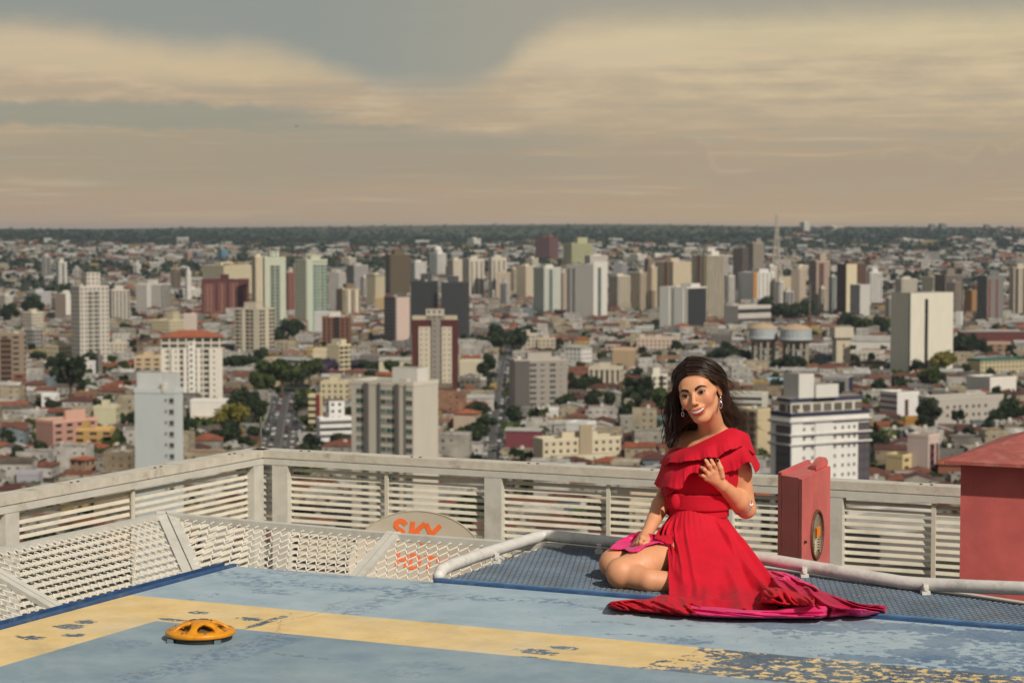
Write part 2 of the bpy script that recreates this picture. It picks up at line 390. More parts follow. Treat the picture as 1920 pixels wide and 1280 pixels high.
# roof slab of the building we stand on, well below the helipad, and its own facade dropping to the street
ROOFM = mat('roof_concrete', lin(112, 108, 98), .9, .2, 3, dirt=(.05, .05, .045), dirt_amt=.6, dscale=2)
ZR = -1.20
def prismD(pts, z0, z1, name, m, **kw):
    mb = MB(); mb.prism([tuple(D(*p))[:2] for p in pts], z0, z1); return mb.build(name, m, **kw)
# deck slab (its own origin at the corner so that the paint reads in deck metres)
mb = MB()
mb.prism([(0, 0), (0, -12), (13, -12), (13, 0)], -.30, 0.0)
mb.build('helipad_deck', DECK, kind='structure', loc=tuple(DC), rz=DROT)
FN = 3.70; FS = -2.24                                # fence lines in deck coordinates
prismD([(FS - .15, FN + .15), (FS - .15, -13), (14, -13), (14, FN + .15)], ZR - .4, ZR, 'roof_slab', ROOFM, kind='structure')
hb = MB()
hb.prism([tuple(D(*p))[:2] for p in [(FS - .05, FN + .05), (FS - .05, -13), (14, -13), (14, FN + .05)]], -95.5, ZR - .4)
hb.build('host_tower', mat('host_tower_render', lin(190, 184, 170), .8, .05, .3), label='tall tower under the helipad, its roof edge below the louvred fence', cat='building')
mb = MB(); mb.prism([tuple(D(*p))[:2] for p in [(.3, -.5), (.3, -11), (12, -11), (12, -.5)]], ZR, -.31)
mb.build('deck_support', mat('support_concrete', lin(120, 116, 106), .9, .1, 2), kind='structure')

# ---- blue trims
mb = MB()
mb.box((-.012, -6.0, -.008), (.018, 12.0, .036)); mb.box((-.040, -6.02, -.016), (.036, 12.0, .014)); mb.box((-.062, -6.0, -.006), (.008, 12.0, .034))
mb.box((.0, .012, -.02), (.16, .02, .02))
mb.build('edge_trim', BLUE, loc=tuple(DC), rz=DROT, label='deep blue steel angle along the left edge of the helipad', cat='trim')

# ---- safety net: steel frame leaning out all round the deck, filled with expanded metal
NW, NZ = 1.08, -.44
net = thing('safety_net', 'white expanded metal safety net leaning out around the helipad corner', 'safety net', tuple(D(0, 0, -.3)))
inv = Vector(D(0, 0, -.3))
def rel(p): return Vector(p) - inv
def nwf(s): return 1.13 - .115 * max(0, min(1, (s + 1.13) / 1.28))
def far_pt(s, v):   # v 0 = inner, 1 = outer
    return D(s, nwf(s) * v, NZ * (1 - v))
def left_pt(tt, v):
    return D(-(1.13 - .03 * max(0, min(1, (tt + 1.13) / 1.4))) * v, -tt, NZ * (1 - v))
def corner_pt(v): return D(-1.13 * v, 1.13 * v, NZ * (1 - v))
fr = MB()
def member(p, q, wd=.036, ht=.03): fr.bar(rel(p), rel(q), wd, ht)
member(corner_pt(.98), far_pt(.15, .98), .045, .03); member(far_pt(.15, .98), far_pt(.95, .98), .045, .03); member(corner_pt(.98), left_pt(6.0, .98), .045, .03)
fr.build('outer_frame', WHITE, net)
def rib(p, q, along, wd):
    f = MB(); g = along.normalized() * (wd * .5 + .003)
    f.bar(rel(p + g), rel(q + g), wd, .02); f.bar(rel(p - g), rel(q - g), wd, .02)
    f.bar(rel(p + Vector((0, 0, -.012))), rel(q + Vector((0, 0, -.012))), wd * 1.4, .012)
    f.build('rib', WHITE, net)
up = Vector((0, 0, .012))
rib(corner_pt(0) + up, corner_pt(.985) + up, DA + DN, .042)
rib(far_pt(.15, 0) + up, far_pt(.15, .985) + up, DA, .030)
for tt in (.29, 1.5, 2.75):
    rib(left_pt(tt, 0) + up, left_pt(tt, .985) + up, DN, .034)
def expanded(fn, u0, u1, v0, v1, cu, cv, wd, name, inside=None, m=NETM, parent=net, th=.004, r=rel, skew=.0):
    """fn(u,v) -> point; u, v in metres; zigzag strands meeting in short welds, clipped to inside(u,v)"""
    f = MB(); nv = int((v1 - v0) / cv); nu = int((u1 - u0) / cu) + 2
    for j in range(nv + 1):
        v = v0 + j * cv
        for i in range(-1, nu):
            ua = u0 + (i + (.5 if j % 2 else 0)) * cu
            # from this node two strands go to the next row's nodes
            for du in (-.5, .5):
                a_ = (ua, v); b_ = (ua + du * cu, v + cv)
                if inside and not (inside(*a_) and inside(*b_)): continue
                if min(a_[0], b_[0]) < u0 - .3 * cu or max(a_[0], b_[0]) > u1 + .3 * cu: continue
                # S-bend of an expanded strand
                k = .12
                p0 = r(fn(*a_)); p3 = r(fn(*b_)); p1 = r(fn(a_[0], a_[1] + cv * k)); p2 = r(fn(b_[0], b_[1] - cv * k))
                dn = Vector((0, 0, th * (1 if du > 0 else -1)))
                for q0, q1 in ((p0, p1), (p1 + dn, p2 + dn)) if k > 0 else ((p0, p3),):
                    f.bar(q0, q1, wd, th)
    return f.build(name, m, parent)
def fnF(u, v): return far_pt(u, v)
# cell: short way along the frame .046 m, long way across the slope .10 m
def cellfn_far(u, v): return far_pt(u, v / 1.166)
def cellfn_left(u, v): return left_pt(u, v / 1.166)
expanded(cellfn_far, -1.12, .12, .0, 1.12, .0500, .050, .0046, 'mesh_panel', inside=lambda u, v: u > -v / 1.166 * 1.13 + .03)
expanded(cellfn_far, .18, .90, .0, 1.12, .0500, .050, .0046, 'mesh_panel')
expanded(cellfn_left, -1.12, .26, .0, 1.12, .0500, .050, .0046, 'mesh_panel', inside=lambda u, v: u > -v / 1.166 * 1.13 + .03)
expanded(cellfn_left, .32, 1.47, .0, 1.12, .0500, .050, .0046, 'mesh_panel')
expanded(cellfn_left, 1.53, 2.7, .0, 1.12, .0500, .050, .0046, 'mesh_panel')

# ---- blue grating landing beyond the far edge
GP = [toD(on(px, py)) for px, py in ((1015, 1017), (1160, 1030), (1436, 1064), (1796, 1112), (1920, 1131))]
e2 = GP[-1]; e1 = GP[-2]
nxt = (e2[0] + 1.2, e2[1] + (e2[1] - e1[1]) / (e2[0] - e1[0]) * 1.2)
poly = [(.86, .035)] + GP + [nxt, (nxt[0], .035)]
def edge_n(s):
    pts = [(.86, GP[0][1])] + GP + [nxt]
    for (a, b) in zip(pts, pts[1:]):
        if a[0] <= s <= b[0]: return a[1] + (b[1] - a[1]) * (s - a[0]) / max(1e-6, b[0] - a[0])
    return 0
plat = thing('grating_platform', 'blue expanded metal grating platform beyond the helipad edge', 'platform', tuple(D(.86, 0, 0)))
po = Vector(D(.86, 0, 0))
expanded(lambda u, v: D(u, v, -.006), .86, nxt[0], .035, 1.12, .0225, .0300, .0082, 'mesh', inside=lambda u, v: u > .87 and .03 < v < edge_n(u) - .004, m=GRATE, parent=plat, th=.003, r=lambda p: Vector(p) - po)
mb = MB()
pp = [D(s, n, -.03) - po for s, n in poly]
for a, b in zip(pp[1:], pp[2:]): mb.bar(a, b, .03, .05)
mb.bar(D(.875, .03, -.03) - po, D(.875, GP[0][1], -.03) - po, .02, .04)
for k in range(7):
    s_ = 1.2 + k * .5; mb.bar(D(s_, .03, -.035) - po, D(s_, edge_n(s_), -.035) - po, .03, .04)
mb.build('frame', mat('dark_frame_steel', lin(70, 74, 72), .6, .2, 9), plat)
mb = MB(); mb.prism([(D(s, n) - po)[:2] for s, n in poly], -.075, -.06)  # added dark sheet, standing in for the gloom seen through the mesh holes
mb.build('dark_backing', mat('grating_dark_backing', lin(46, 56, 66), .6, .25, 5, dirt=(.05, .05, .045), dirt_amt=.6, dscale=4), plat)
mb = MB()
mb.bar(D(.86, .013, .001) - po, D(nxt[0], .013, .001) - po, .024, .016)
mb.mat(1); mb.bar(D(.86, .033, .004) - po, D(nxt[0], .033, .004) - po, .014, .018)
mb.build('edge_strip', [BLUE, BLUE2], plat)
# pale ledge just outside the grating
mb = MB(); 
for a, b in zip(GP, GP[1:]):
    mb.bar(D(a[0], a[1] + .055, -.02) - po, D(b[0], b[1] + .055, -.02) - po, .03, .03)
mb.build('ledge', WHITE, plat)

# ---- white pipe kerb
PR = .0242
pipe = thing('pipe_kerb', 'white painted pipe kerb bent around the grating platform', 'pipe', tuple(D(.86, 0, 0)))
P = []
def pz(px, py, s=None, n=None):
    return at(px, py, 0)
def pp_at(px, py, Y): return at(px, py, Y) - po
yy = lambda px, py: on(px, py).y
path = [(823, 1086, yy(822, 1088) + .01), (823, 1079, yy(822, 1088) + .015), (828, 1069, yy(822, 1088) + .035), (842, 1061, yy(824, 1088) + .09), (900, 1040, yy(903, 1060)),
        (1008, 1006, yy(1010, 1020)), (1018, 1003.5, yy(1016, 1018)), (1030, 1003.5, yy(1030, 1018.5)), (1150, 1016, yy(1152, 1031)), (1300, 1031, yy(1300, 1049)), (1430, 1047, yy(1432, 1064)),
        (1555, 1068, yy(1555, 1084)), (1690, 1091, yy(1692, 1103)), (1716, 1093.5, yy(1718, 1106)), (1745, 1095, yy(1747, 1109)), (1830, 1099, yy(1834, 1120)), (1920, 1102.5, yy(1925, 1133)), (2100, 1112, yy(2100, 1155))]
mb = MB(); mb.tube([pp_at(*p) for p in path], PR, 16)
mb.build('pipe', PIPEM, pipe, smooth=True)
for (px, py, q) in ((932, 1045, 1052), (1123, 1027, 1034), (1508, 1070, 1078), (1735, 1103, 1110)):
    f = MB(); c = on(px, q + 2, .0) - po
    f.box(c + Vector((0, 0, .018)), (.018, .03, .036)); f.box(c + Vector((0, 0, .004)), (.03, .04, .012))
    f.tube([c + Vector((.0, -.02, .02)), c + Vector((.0, .02, .02))], .008, 8)
    f.build('bracket', PIPEM, pipe)

# ---- landing light set in the yellow line's corner
lc = on(376, 1197)
lamp = thing('helipad_light', 'round orange cast metal deck light inside the corner of the yellow line', 'deck light', tuple(lc))
OR = mat('orange_light_paint', lin(216, 142, 18), .38, .1, 40, dirt=lin(150, 90, 20), dirt_amt=.35, dscale=30)
RL = .1115
def lathe(mb, prof, n=48, holes=None):
    mb.grid([[Vector((r * math.cos(2 * math.pi * i / n), r * math.sin(2 * math.pi * i / n), z)) for r, z in prof] for i in range(n)], wrap_u=True)
mb = MB(); lathe(mb, [(.0, .0), (RL * .9, 0), (RL * .92, .016), (0, .017)]); mb.build('base', mat('dark_gasket', (.02, .02, .018), .6), lamp, smooth=False)
mb = MB(); lathe(mb, [(RL * .62, .0165), (RL * .985, .0165), (RL, .0205), (RL, .027), (RL * .985, .030), (RL * .80, .034), (RL * .62, .036), (RL * .62, .0165)])
mb.build('rim', OR, lamp, smooth=True)
mb = MB()   # six arched spokes rising to a flat hub
lathe(mb, [(0, .058), (RL * .22, .058), (RL * .36, .0565), (RL * .38, .052), (RL * .2, .050), (0, .050)], 36)
for k in range(6):
    a0 = 2 * math.pi * (k + .35) / 6; rows = []
    for i in range(9):
        f_ = i / 8; r_ = RL * (.34 + .52 * f_); z_ = .0575 - .027 * f_ ** 1.5
        hw = (.011 + .016 * abs(f_ * 2 - 1) ** 2.2) / max(r_, .01)
        hw = min(hw, .5)
        rows.append([Vector((r_ * math.cos(a0 + q * hw), r_ * math.sin(a0 + q * hw), z_ + dz)) for q, dz in ((-1, -.008), (-1, 0), (-.5, .0015), (.5, .0015), (1, 0), (1, -.008))])
    mb.grid(rows, wrap_v=True)
mb.build('cage', OR, lamp, smooth=True)
mb = MB(); mb.ball((0, 0, .012), (RL * .55, RL * .55, .028), 24, 10)
gl = mat('dusty_lens_glass', lin(92, 84, 66), .25, .3, 60); mb.build('lens', gl, lamp, smooth=True)
for k in range(8):
    a0 = 2 * math.pi * (k + .4) / 8; f = MB()
    f.tube([Vector((RL * .86 * math.cos(a0), RL * .86 * math.sin(a0), .030)), Vector((RL * .86 * math.cos(a0), RL * .86 * math.sin(a0), .0365))], .0045, 6)
    f.build('bolt', mat('bolt_steel', lin(150, 140, 120), .4, .1, 20, metal=.6), lamp)
for k in range(4):
    a0 = 2 * math.pi * k / 4 - .9; f = MB(); f.box((RL * .97 * math.cos(a0), RL * .97 * math.sin(a0), .006), (.02, .018, .014))
    f.build('clip', mat('clip_metal', lin(120, 140, 150), .4, .1, 20, metal=.4), lamp)

# ---- louvred fence round the roof edge
def fence(name, P0, P1, label, posts, stiff, brk=()):
    """P0, P1 plan end points at rail top height 0; positions of posts and stiffeners in metres from P0"""
    t_ = thing(name, label, 'fence', tuple(Vector((P0.x, P0.y, ZR))))
    o = Vector((P0.x, P0.y, ZR)); d = (P1 - P0); L = d.length; d = d / L; nrm = Vector((-d.y, d.x, 0))
    if nrm.dot(Vector((0, -1, 0))) < 0: nrm = -nrm               # towards us
    q = lambda s, k, z: P0 + d * s + nrm * k + Vector((0, 0, z)) - o
    mb = MB(); mb.bar(q(-.03, .0, -.022), q(L, .0, -.022), .125, .044)
    mb.build('top_rail', RAIL, t_)
    bb = MB(); bb.tube([(0, 0, -.002), (0, 0, .004)], .008, 8); bme = bb.mesh('bolt', mat('rusty_bolt', lin(72, 48, 36), .8, .2, 20))
    for k_ in range(int(min(L, 7.5) / .74)):
        for dd_ in (0, .055): obj('bolt', bme, t_).location = q(.3 + k_ * .74 + dd_, .02, .001)
    mb = MB(); mb.bar(q(.05, .045, -.066), q(L, .045, -.066), .05, .034); mb.build('lower_rail', WHITE, t_)
    mb = MB(); pitch = .0376; z = -.112
    while z > -1.12:
        for (a, b) in (brk or ((.02, L),)):
            X = d; zx = (Vector((0, 0, 1)) * .88 + nrm * -.47).normalized(); yx = zx.cross(X).normalized()
            mb.box(q((a + b) / 2, .022, z), (b - a, .004, .0205), (X, yx, zx))
        z -= pitch
    mb.build('slat_panel', CREAM, t_)
    for s_ in posts:
        f = MB(); f.box(q(s_, .035, (-.085 + ZR) / 2), (.105, .07, -.085 - ZR - .001), (d, nrm, Vector((0, 0, 1)))); 
        f.box(q(s_ , .035, ZR + .012), (.16, .12, .018), (d, nrm, Vector((0, 0, 1))))
        f.build('post', WHITE, t_)
    for s_ in stiff:
        f = MB(); f.box(q(s_, .046, (-.09 + ZR) / 2), (.022, .012, -.09 - ZR - .002), (d, nrm, Vector((0, 0, 1)))); f.build('stiffener', CREAM, t_)
    return t_
FC = D(FS, FN); FC.z = 0
FR1 = D(6.5, FN); FL1 = D(FS, -7)
dR = (FR1 - FC).normalized(); dL = (FL1 - FC).normalized()
def s_on(px, P0, d):
    """distance along a plan line where it meets the vertical plane through photo column px"""
    u = (px - 960) / F * 1.0
    # approx plan ray x = u*y (pitch is small)
    return (u * P0.y - P0.x) / (d.x - u * d.y)
fence('louvred_fence', FC, FR1, 'cream louvred fence running right from the roof corner behind the woman', [s_on(x, FC, dR) for x in (534, 934, 1366, 1572, 2010)], [s_on(x, FC, dR) for x in (731, 1148, 1760)])
fence('louvred_fence', FC, FL1, 'cream louvred fence running left from the roof corner towards us', [s_on(x, FC, dL) for x in (464, -4)], [s_on(x, FC, dL) for x in (232,)])
# thin rod at the corner of the fence
ro = at(489, 840, FC.y + .06)
mb = MB(); mb.tube([(0, 0, -.15), (0, 0, .19)], .007, 8); mb.tube([(0, 0, -.1), (0, -.03, -.1)], .01, 6)
mb.build('antenna_rod', mat('rod_steel', lin(110, 104, 92), .5, .1, 20, metal=.3), loc=tuple(ro), label='thin grey antenna rod clamped at the fence corner', cat='antenna')

# ---- red hose cabinet
REDM = mat('faded_red_paint', lin(200, 100, 96), .5, .14, 5, dirt=lin(176, 110, 104), dirt_amt=.55, dscale=3.5, bump=.05)
REDD = mat('brick_red_paint', lin(170, 66, 52), .62, .1, 6, dirt=lin(150, 70, 30), dirt_amt=.7, dscale=5)
cb = thing('hose_cabinet', 'faded red fire hose cabinet with round window beside the fence', 'fire cabinet', tuple(Vector((at(1457, 1180, 9.25).x, 9.25, ZR))))
co = Vector(cb.location)
A0 = at(1458, 1000, 9.25); A1 = at(1500, 1000, 9.12); A2 = at(1553, 1000, 9.62)        # left face from A0 to A1, door face A1 to A2
for q in (A0, A1, A2): q.z = 0
zt = at(1500, 892, 9.2).z
e1_ = (A1 - A0).normalized(); e2_ = (A2 - A1).normalized(); A3 = A0 + (A2 - A1)
mb = MB()
def P3(p, z): return Vector((p.x, p.y, z)) - co
i0 = len(mb.v)
poly4 = [A0 + e1_ * .026, A1 - e1_ * .012, A2 - e1_ * .012, A3 + e1_ * .026]
mb.prism([tuple((p - Vector((co.x, co.y, 0))))[:2] for p in poly4], ZR + .15 - co.z, zt - co.z)
cbody = mb.build('cabinet_body', REDM, cb)
mb = MB(); mb.prism([tuple((p - Vector((co.x, co.y, 0))))[:2] for p in (A0, A0 + e1_ * .024, A3 + e1_ * .024, A3)], ZR + .15 - co.z, zt + .012 - co.z); mb.build('back_flange', REDM, cb)
# door: slab proud of the body
dn = Vector((e2_.y, -e2_.x, 0));
if dn.dot(e1_) < 0: dn = -dn
dA = A1 - e1_ * .010; dB = A2 - e1_ * .010
mb = MB(); mb.prism([tuple((p - Vector((co.x, co.y, 0))))[:2] for p in (dA, dA + e1_ * .022, dB + e1_ * .022, dB)], ZR + .16 - co.z, zt - .004 - co.z)
door = mb.build('door', REDM, cb)
# round window: ring + glass + hose reel behind
wc = at(1528, 1001, 9.38); wc = Vector((wc.x, wc.y, wc.z)); 
mid = dA + e2_ * ((Vector((wc.x, wc.y, 0)) - dA).dot(e2_)) + e1_ * .026; wc = Vector((mid.x, mid.y, wc.z)) - co
Zv = Vector((0, 0, 1)); rw = .108
mb = MB(); mb.tube([wc + e2_ * (rw * math.cos(a)) + Zv * (rw * math.sin(a)) for a in [2 * math.pi * k / 32 for k in range(32)]], .008, 8, closed=True)
mb.build('window_ring', mat('rusty_ring', lin(96, 58, 40), .6, .2, 30), cb, smooth=True)
mb = MB(); mb.face([wc + e2_ * (rw * math.cos(a)) + Zv * (rw * math.sin(a)) - e1_ * .002 for a in [2 * math.pi * k / 32 for k in range(32)]])
mb.build('window_glass', mat('dirty_window_glass', lin(128, 120, 100), .18, .3, 14, dirt=lin(70, 66, 54), dirt_amt=.7, dscale=12), cb)
mb = MB(); mb.box(wc + Zv * .012 + e1_ * .001 + e2_ * .012, (.07, .012, .042), (e2_, e1_, Zv)); mb.build('hose_label', mat('orange_label', lin(232, 132, 22), .5, .1, 30), cb)
mb = MB(); 
for k in range(5): mb.tube([wc - Zv * (.035 + k * .012) + e2_ * (.05 * math.cos(a)) + Zv * (.02 * math.sin(a)) + e1_ * .002 for a in [math.pi * j / 8 for j in range(9)]], .004, 6)
mb.build('hose_coil', mat('hose_canvas', lin(176, 168, 144), .8, .1, 20), cb)
mb = MB(); mb.ball(dA + e2_ * .05 + e1_ * .03 + Vector((0, 0, wc.z + co.z)) - co, .007, 8, 6); mb.build('latch', mat('latch_black', (.02, .02, .02), .4), cb)
# rounded hood lug at the back, top right
lg = A2 - e2_ * .02 ; mb = MB(); cc = Vector((lg.x, lg.y, zt + .012)) - co
cc = cc - e2_ * .10 + e1_ * -.004
prof = [cc + e2_ * (.115 * math.cos(a)) + Zv * (.036 * math.sin(a)) for a in [math.pi * k / 12 for k in range(13)]] + [cc - e2_ * .115 - Zv * .012, cc + e2_ * .115 - Zv * .012]
mb.face(prof); mb.face([p - e1_ * .03 for p in prof][::-1])
for k in range(len(prof)): k2 = (k + 1) % len(prof); mb.face([prof[k], prof[k2], prof[k2] - e1_ * .03, prof[k] - e1_ * .03])
mb.build('lug', REDM, cb)
for s_ in (.1, .9):
    f = MB(); p = A0 + (A3 - A0) * s_ + e1_ * .06; f.box(Vector((p.x, p.y, ZR + .075)) - co, (.05, .05, .15)); f.build('leg', REDD, cb)

# ---- big red vent housing with a hipped lid, right edge
vx0 = at(1800, 1000, 8.75).x
vb = thing('vent_housing', 'large red sheet metal vent housing with hipped lid at the fence', 'vent housing', (vx0, 8.75, ZR), DROT)
z1 = at(1800, 871, 8.75).z
mb = MB(); mb.box((.5, .4, (z1 - ZR) / 2), (1.0, .8, z1 - ZR), None); mb.build('housing', REDM, vb)
ze = at(1785, 868, 8.6).z - ZR; za = at(1866, 813, 8.95).z - ZR
x0_ = -.05; xr = .2
lid = MB()
E = [Vector((x0_, -.09, ze)), Vector((1.08, -.09, ze)), Vector((1.08, .99, ze)), Vector((x0_, .99, ze))]
T = [Vector((xr, .27, za)), Vector((.84, .27, za)), Vector((.84, .66, za)), Vector((xr, .66, za))]
E2 = [e + Vector((0, 0, -.014)) for e in E]
for k in range(4):
    k2 = (k + 1) % 4; lid.face([E[k], E[k2], T[k2], T[k]]); lid.face([E2[k], E2[k2], E[k2], E[k]])
lid.face(T); lid.face(E2[::-1])
lid.build('lid', mat('chalky_red_lid', lin(158, 84, 76), .75, .16, 20, dirt=lin(176, 130, 116), dirt_amt=.6, dscale=14, bump=.3), vb)

# ---- satellite dish behind the net
dish = thing('satellite_dish', 'grey satellite dish with orange lettering between net and fence', 'satellite dish', tuple(at(786, 1180, 10.6)))
dlo = Vector(dish.location); dcn = at(784, 1066, 10.6) - dlo
yaw = R(-8); tilt = R(22)
DXa = Vector((math.cos(yaw), math.sin(yaw), -.12)).normalized(); DY_ = Vector((0, math.sin(tilt), math.cos(tilt))); DY_ = (DY_ - DXa * DY_.dot(DXa)).normalized(); DZ_ = DXa.cross(DY_).normalized()   # DZ_ towards us
if DZ_.y > 0: DZ_ = -DZ_
def dpt(u, v, k=0): 
    r2 = (u / .36) ** 2 + (v / .30) ** 2
    return dcn + DXa * u + DY_ * v - DZ_ * (.05 * (1 - r2)) + DZ_ * (k + .02)
mb = MB()
rows = [[dpt(.36 * r * math.cos(a), .30 * r * math.sin(a)) for r in np.linspace(0.001, 1, 8)] for a in [2 * math.pi * k / 48 for k in range(48)]]
mb.grid(rows, wrap_u=True)
mb.tube([dpt(.36 * math.cos(a), .30 * math.sin(a)) for a in [2 * math.pi * k / 48 for k in range(48)]], .0035, 6, closed=True)
mb.build('reflector', mat('dish_grey', lin(176, 166, 148), .5, .06, 5, dirt=lin(140, 130, 112), dirt_amt=.4), dish, smooth=True)
mb = MB(); mb.bar(dcn - DZ_ * .1, Vector((0, 0, 0)), .05, .05); mb.box((0, 0, -.02), (.3, .3, .04)); mb.build('mast', WHITE, dish)
ORL = mat('orange_lettering', lin(224, 104, 42), .5, .06, 20)
def stroke_letters(spec, u0, v0, sc_, wd, parent, name):
    """letters as poly-strokes lying on the dish, spec = [(x offset, [strokes])]"""
    f = MB()
    for ox, strokes in spec:
        for st in strokes:
            pts = []
            for a, b in zip(st, st[1:]):
                n_ = 4
                for k in range(n_): pts.append((a[0] + (b[0] - a[0]) * k / n_, a[1] + (b[1] - a[1]) * k / n_))
            pts.append(st[-1])
            L, Rr = [], []
            for k, p in enumerate(pts):
                a = pts[max(0, k - 1)]; b = pts[min(len(pts) - 1, k + 1)]
                tx, ty = b[0] - a[0], b[1] - a[1]; l = math.hypot(tx, ty) or 1; nx, ny = -ty / l * wd / 2, tx / l * wd / 2
                L.append((p[0] + nx, p[1] + ny)); Rr.append((p[0] - nx, p[1] - ny))
            G = lambda q, k_: dpt(u0 + (ox + q[0]) * sc_, v0 + q[1] * sc_, k_)
            f.grid([[G(a, .004) for a in L], [G(b, .004) for b in Rr]])
            f.grid([[G(a, .0) for a in L], [G(a, .004) for a in L]]); f.grid([[G(a, .0) for a in Rr], [G(a, .004) for a in Rr]])
    f.build(name, ORL, parent)
S_ = [[(.62, .80), (.50, .93), (.30, .95), (.14, .84), (.13, .66), (.30, .54), (.50, .46), (.60, .32), (.54, .14), (.34, .05), (.12, .10), (.0, .22)]]
K_ = [[(.0, 0), (.0, 1)], [(.62, 1), (.12, .48)], [(.2, .58), (.68, 0)]]
Y_ = [[(.0, 1), (.32, .5)], [(.72, 1), (.32, .48), (.1, 0)]]
H_ = [[(.0, 0), (.0, 1)], [(.55, 0), (.55, 1)], [(.0, .5), (.55, .5)]]
D_ = [[(.0, .92), (.3, .92), (.52, .76), (.56, .5), (.52, .24), (.3, .08), (.0, .08)], [(.0, 0), (.0, 1)]]
T_ = [[(.0, .91), (.7, .91)], [(.35, .9), (.35, 0)]]
V_ = [[(.0, 1), (.3, 0)], [(.64, 1), (.3, 0)]]
stroke_letters([(0, S_), (.95, K_), (1.62, Y_)], -.168, .136, .104, .235, dish, 'lettering')
stroke_letters([(0, H_), (.85, D_), (1.65, T_), (2.5, V_)], -.118, -.0, .082, .20, dish, 'lettering')
# a tiny bird far out over the town
mb = MB(); mb.ball((0, 0, 0), (.22, .09, .08), 8, 6)
for s_ in (-1, 1): mb.face([(.1, 0, .02), (-.1, 0, .02), (-.14, s_ * .3, .12), (-.2, s_ * .55, .05), (-.02, s_ * .45, .08), (.08, s_ * .2, .1)])
mb.face([(-.2, -.02, 0), (-.38, -.07, .01), (-.38, .07, .01), (-.2, .02, 0)])
mb.build('bird', mat('bird_feathers', (.03, .03, .03), .8), loc=tuple(at(556, 237, 420)), rz=.4, label='tiny dark bird flying alone against the grey cloud', cat='bird')
# ================================================================ THE CITY, about 97 m below
ZG = -96.0
rnd = random.Random(11)
def sm(x, a, b):
    t = min(1, max(0, (x - a) / (b - a))); return t * t * (3 - 2 * t)
def terr(X, Y):
    """height of the land: flat under the centre, a shallow rise to a wooded ridge nine kilometres out"""
    r = math.hypot(X, Y); az = math.atan2(X, Y)
    if r < 2600: return ZG
    px = 960 + F * math.tan(max(-.6, min(.6, az)))
    ridge = 2.0 + 10 * math.exp(-((px - 1080) / 260) ** 2) - 8 * math.exp(-((px - 0) / 420) ** 2) - 2.5 * sm(px, 1250, 1500)
    k = [(2600, ZG), (3800, -80), (5000, -57), (6200, -41), (7500, -27), (9000, ridge), (10500, ridge - 40), (14500, ridge - 160)]
    z = k[-1][1]
    for (a, za), (b, zb) in zip(k, k[1:]):
        if r <= b:
            t = (r - a) / (b - a); z = za + (zb - za) * t; break
    wob = 3.0 * math.sin(X / 700 + Y / 1300) + 2.5 * math.sin(X / 330 - Y / 900 + 1) + 1.2 * math.sin(X / 160 + Y / 400)
    return z + wob * sm(r, 2600, 4500) * (1 - .55 * sm(r, 8000, 9000))
def land(px, py):
    """where the sight line through a photo pixel meets the land"""
    d = ray(px, py); o = Vector((0, 0, H)); a = 300.0; b = a
    while b < 12000:
        b = a * 1.02; p = o + d * (b / d.y)
        if p.z <= terr(p.x, p.y): break
        a = b
    for _ in range(30):
        mdl = (a + b) / 2; p = o + d * (mdl / d.y)
        if p.z <= terr(p.x, p.y): b = mdl
        else: a = mdl
    p = o + d * (b / d.y); p.z = terr(p.x, p.y); return p
def pxof(p):
    q = Vector(p) - Vector((0, 0, H)); zc = q.y * CP - q.z * SP; yc = q.y * SP + q.z * CP
    return 960 + F * q.x / zc, 640 - F * yc / zc

# ---- land sheet
radii = [0.5, 60, 150, 300, 450, 600, 800, 1000, 1300, 1700, 2100, 2600] + list(range(2800, 10600, 200)) + [11000, 12000, 13000, 14500]
azs = [R(a) for a in list(range(-180, -24, 12)) + list(np.arange(-24, 24.01, .75)) + list(range(36, 180, 12))]
mb = MB(); mb.grid([[(r * math.sin(a), r * math.cos(a), terr(r * math.sin(a), r * math.cos(a))) for r in radii] for a in azs], wrap_u=True)
def land_mat():
    m = bpy.data.materials.new('town_and_fields'); m.use_nodes = True; t = NT(m.node_tree); b = t.n['Principled BSDF']
    b.inputs['Roughness'].default_value = .95; b.inputs['Specular IOR Level'].default_value = .1
    tc = t.new('ShaderNodeTexCoord'); v = tc.outputs['Object']; x, y, z = t.xyz(v)[:3]
    r = t.m('SQRT', t.m('ADD', t.m('MULTIPLY', x, x), t.m('MULTIPLY', y, y)))
    town = t.mix(t.step(t.noise(v, .04, 5, .7), .4, .6), lin(48, 47, 43), lin(78, 74, 66))
    town = t.mix(t.step(t.noise(v, .012, 5, .7), .5, .62), town, lin(52, 58, 40))
    green = t.mix(t.step(t.noise(t.map(v, (1, .35, 1)), .0035, 5, .6), .42, .58), lin(54, 62, 50), lin(82, 90, 66))
    green = t.mix(t.step(t.noise(v, .02, 6, .7), .45, .62), green, lin(40, 48, 38))
    fld = t.new('ShaderNodeTexVoronoi'); fld.inputs['Scale'].default_value = .0011; t.l.new(t.map(v, (1, .4, 1)), fld.inputs['Vector'])
    green = t.mix(t.m('MULTIPLY', t.step(r, 7000, 7900), .7), green, t.mix(t.xyz(fld.outputs['Color'])[0], lin(66, 76, 58), lin(112, 110, 84)))
    c = t.mix(t.step(t.m('ADD', r, t.m('MULTIPLY', t.noise(v, .0012, 3, .6), 1800)), 3600, 5200), town, green)
    t.l.new(c, b.inputs['Base Color']); return m
mb.build('ground', land_mat(), kind='structure', smooth=True)

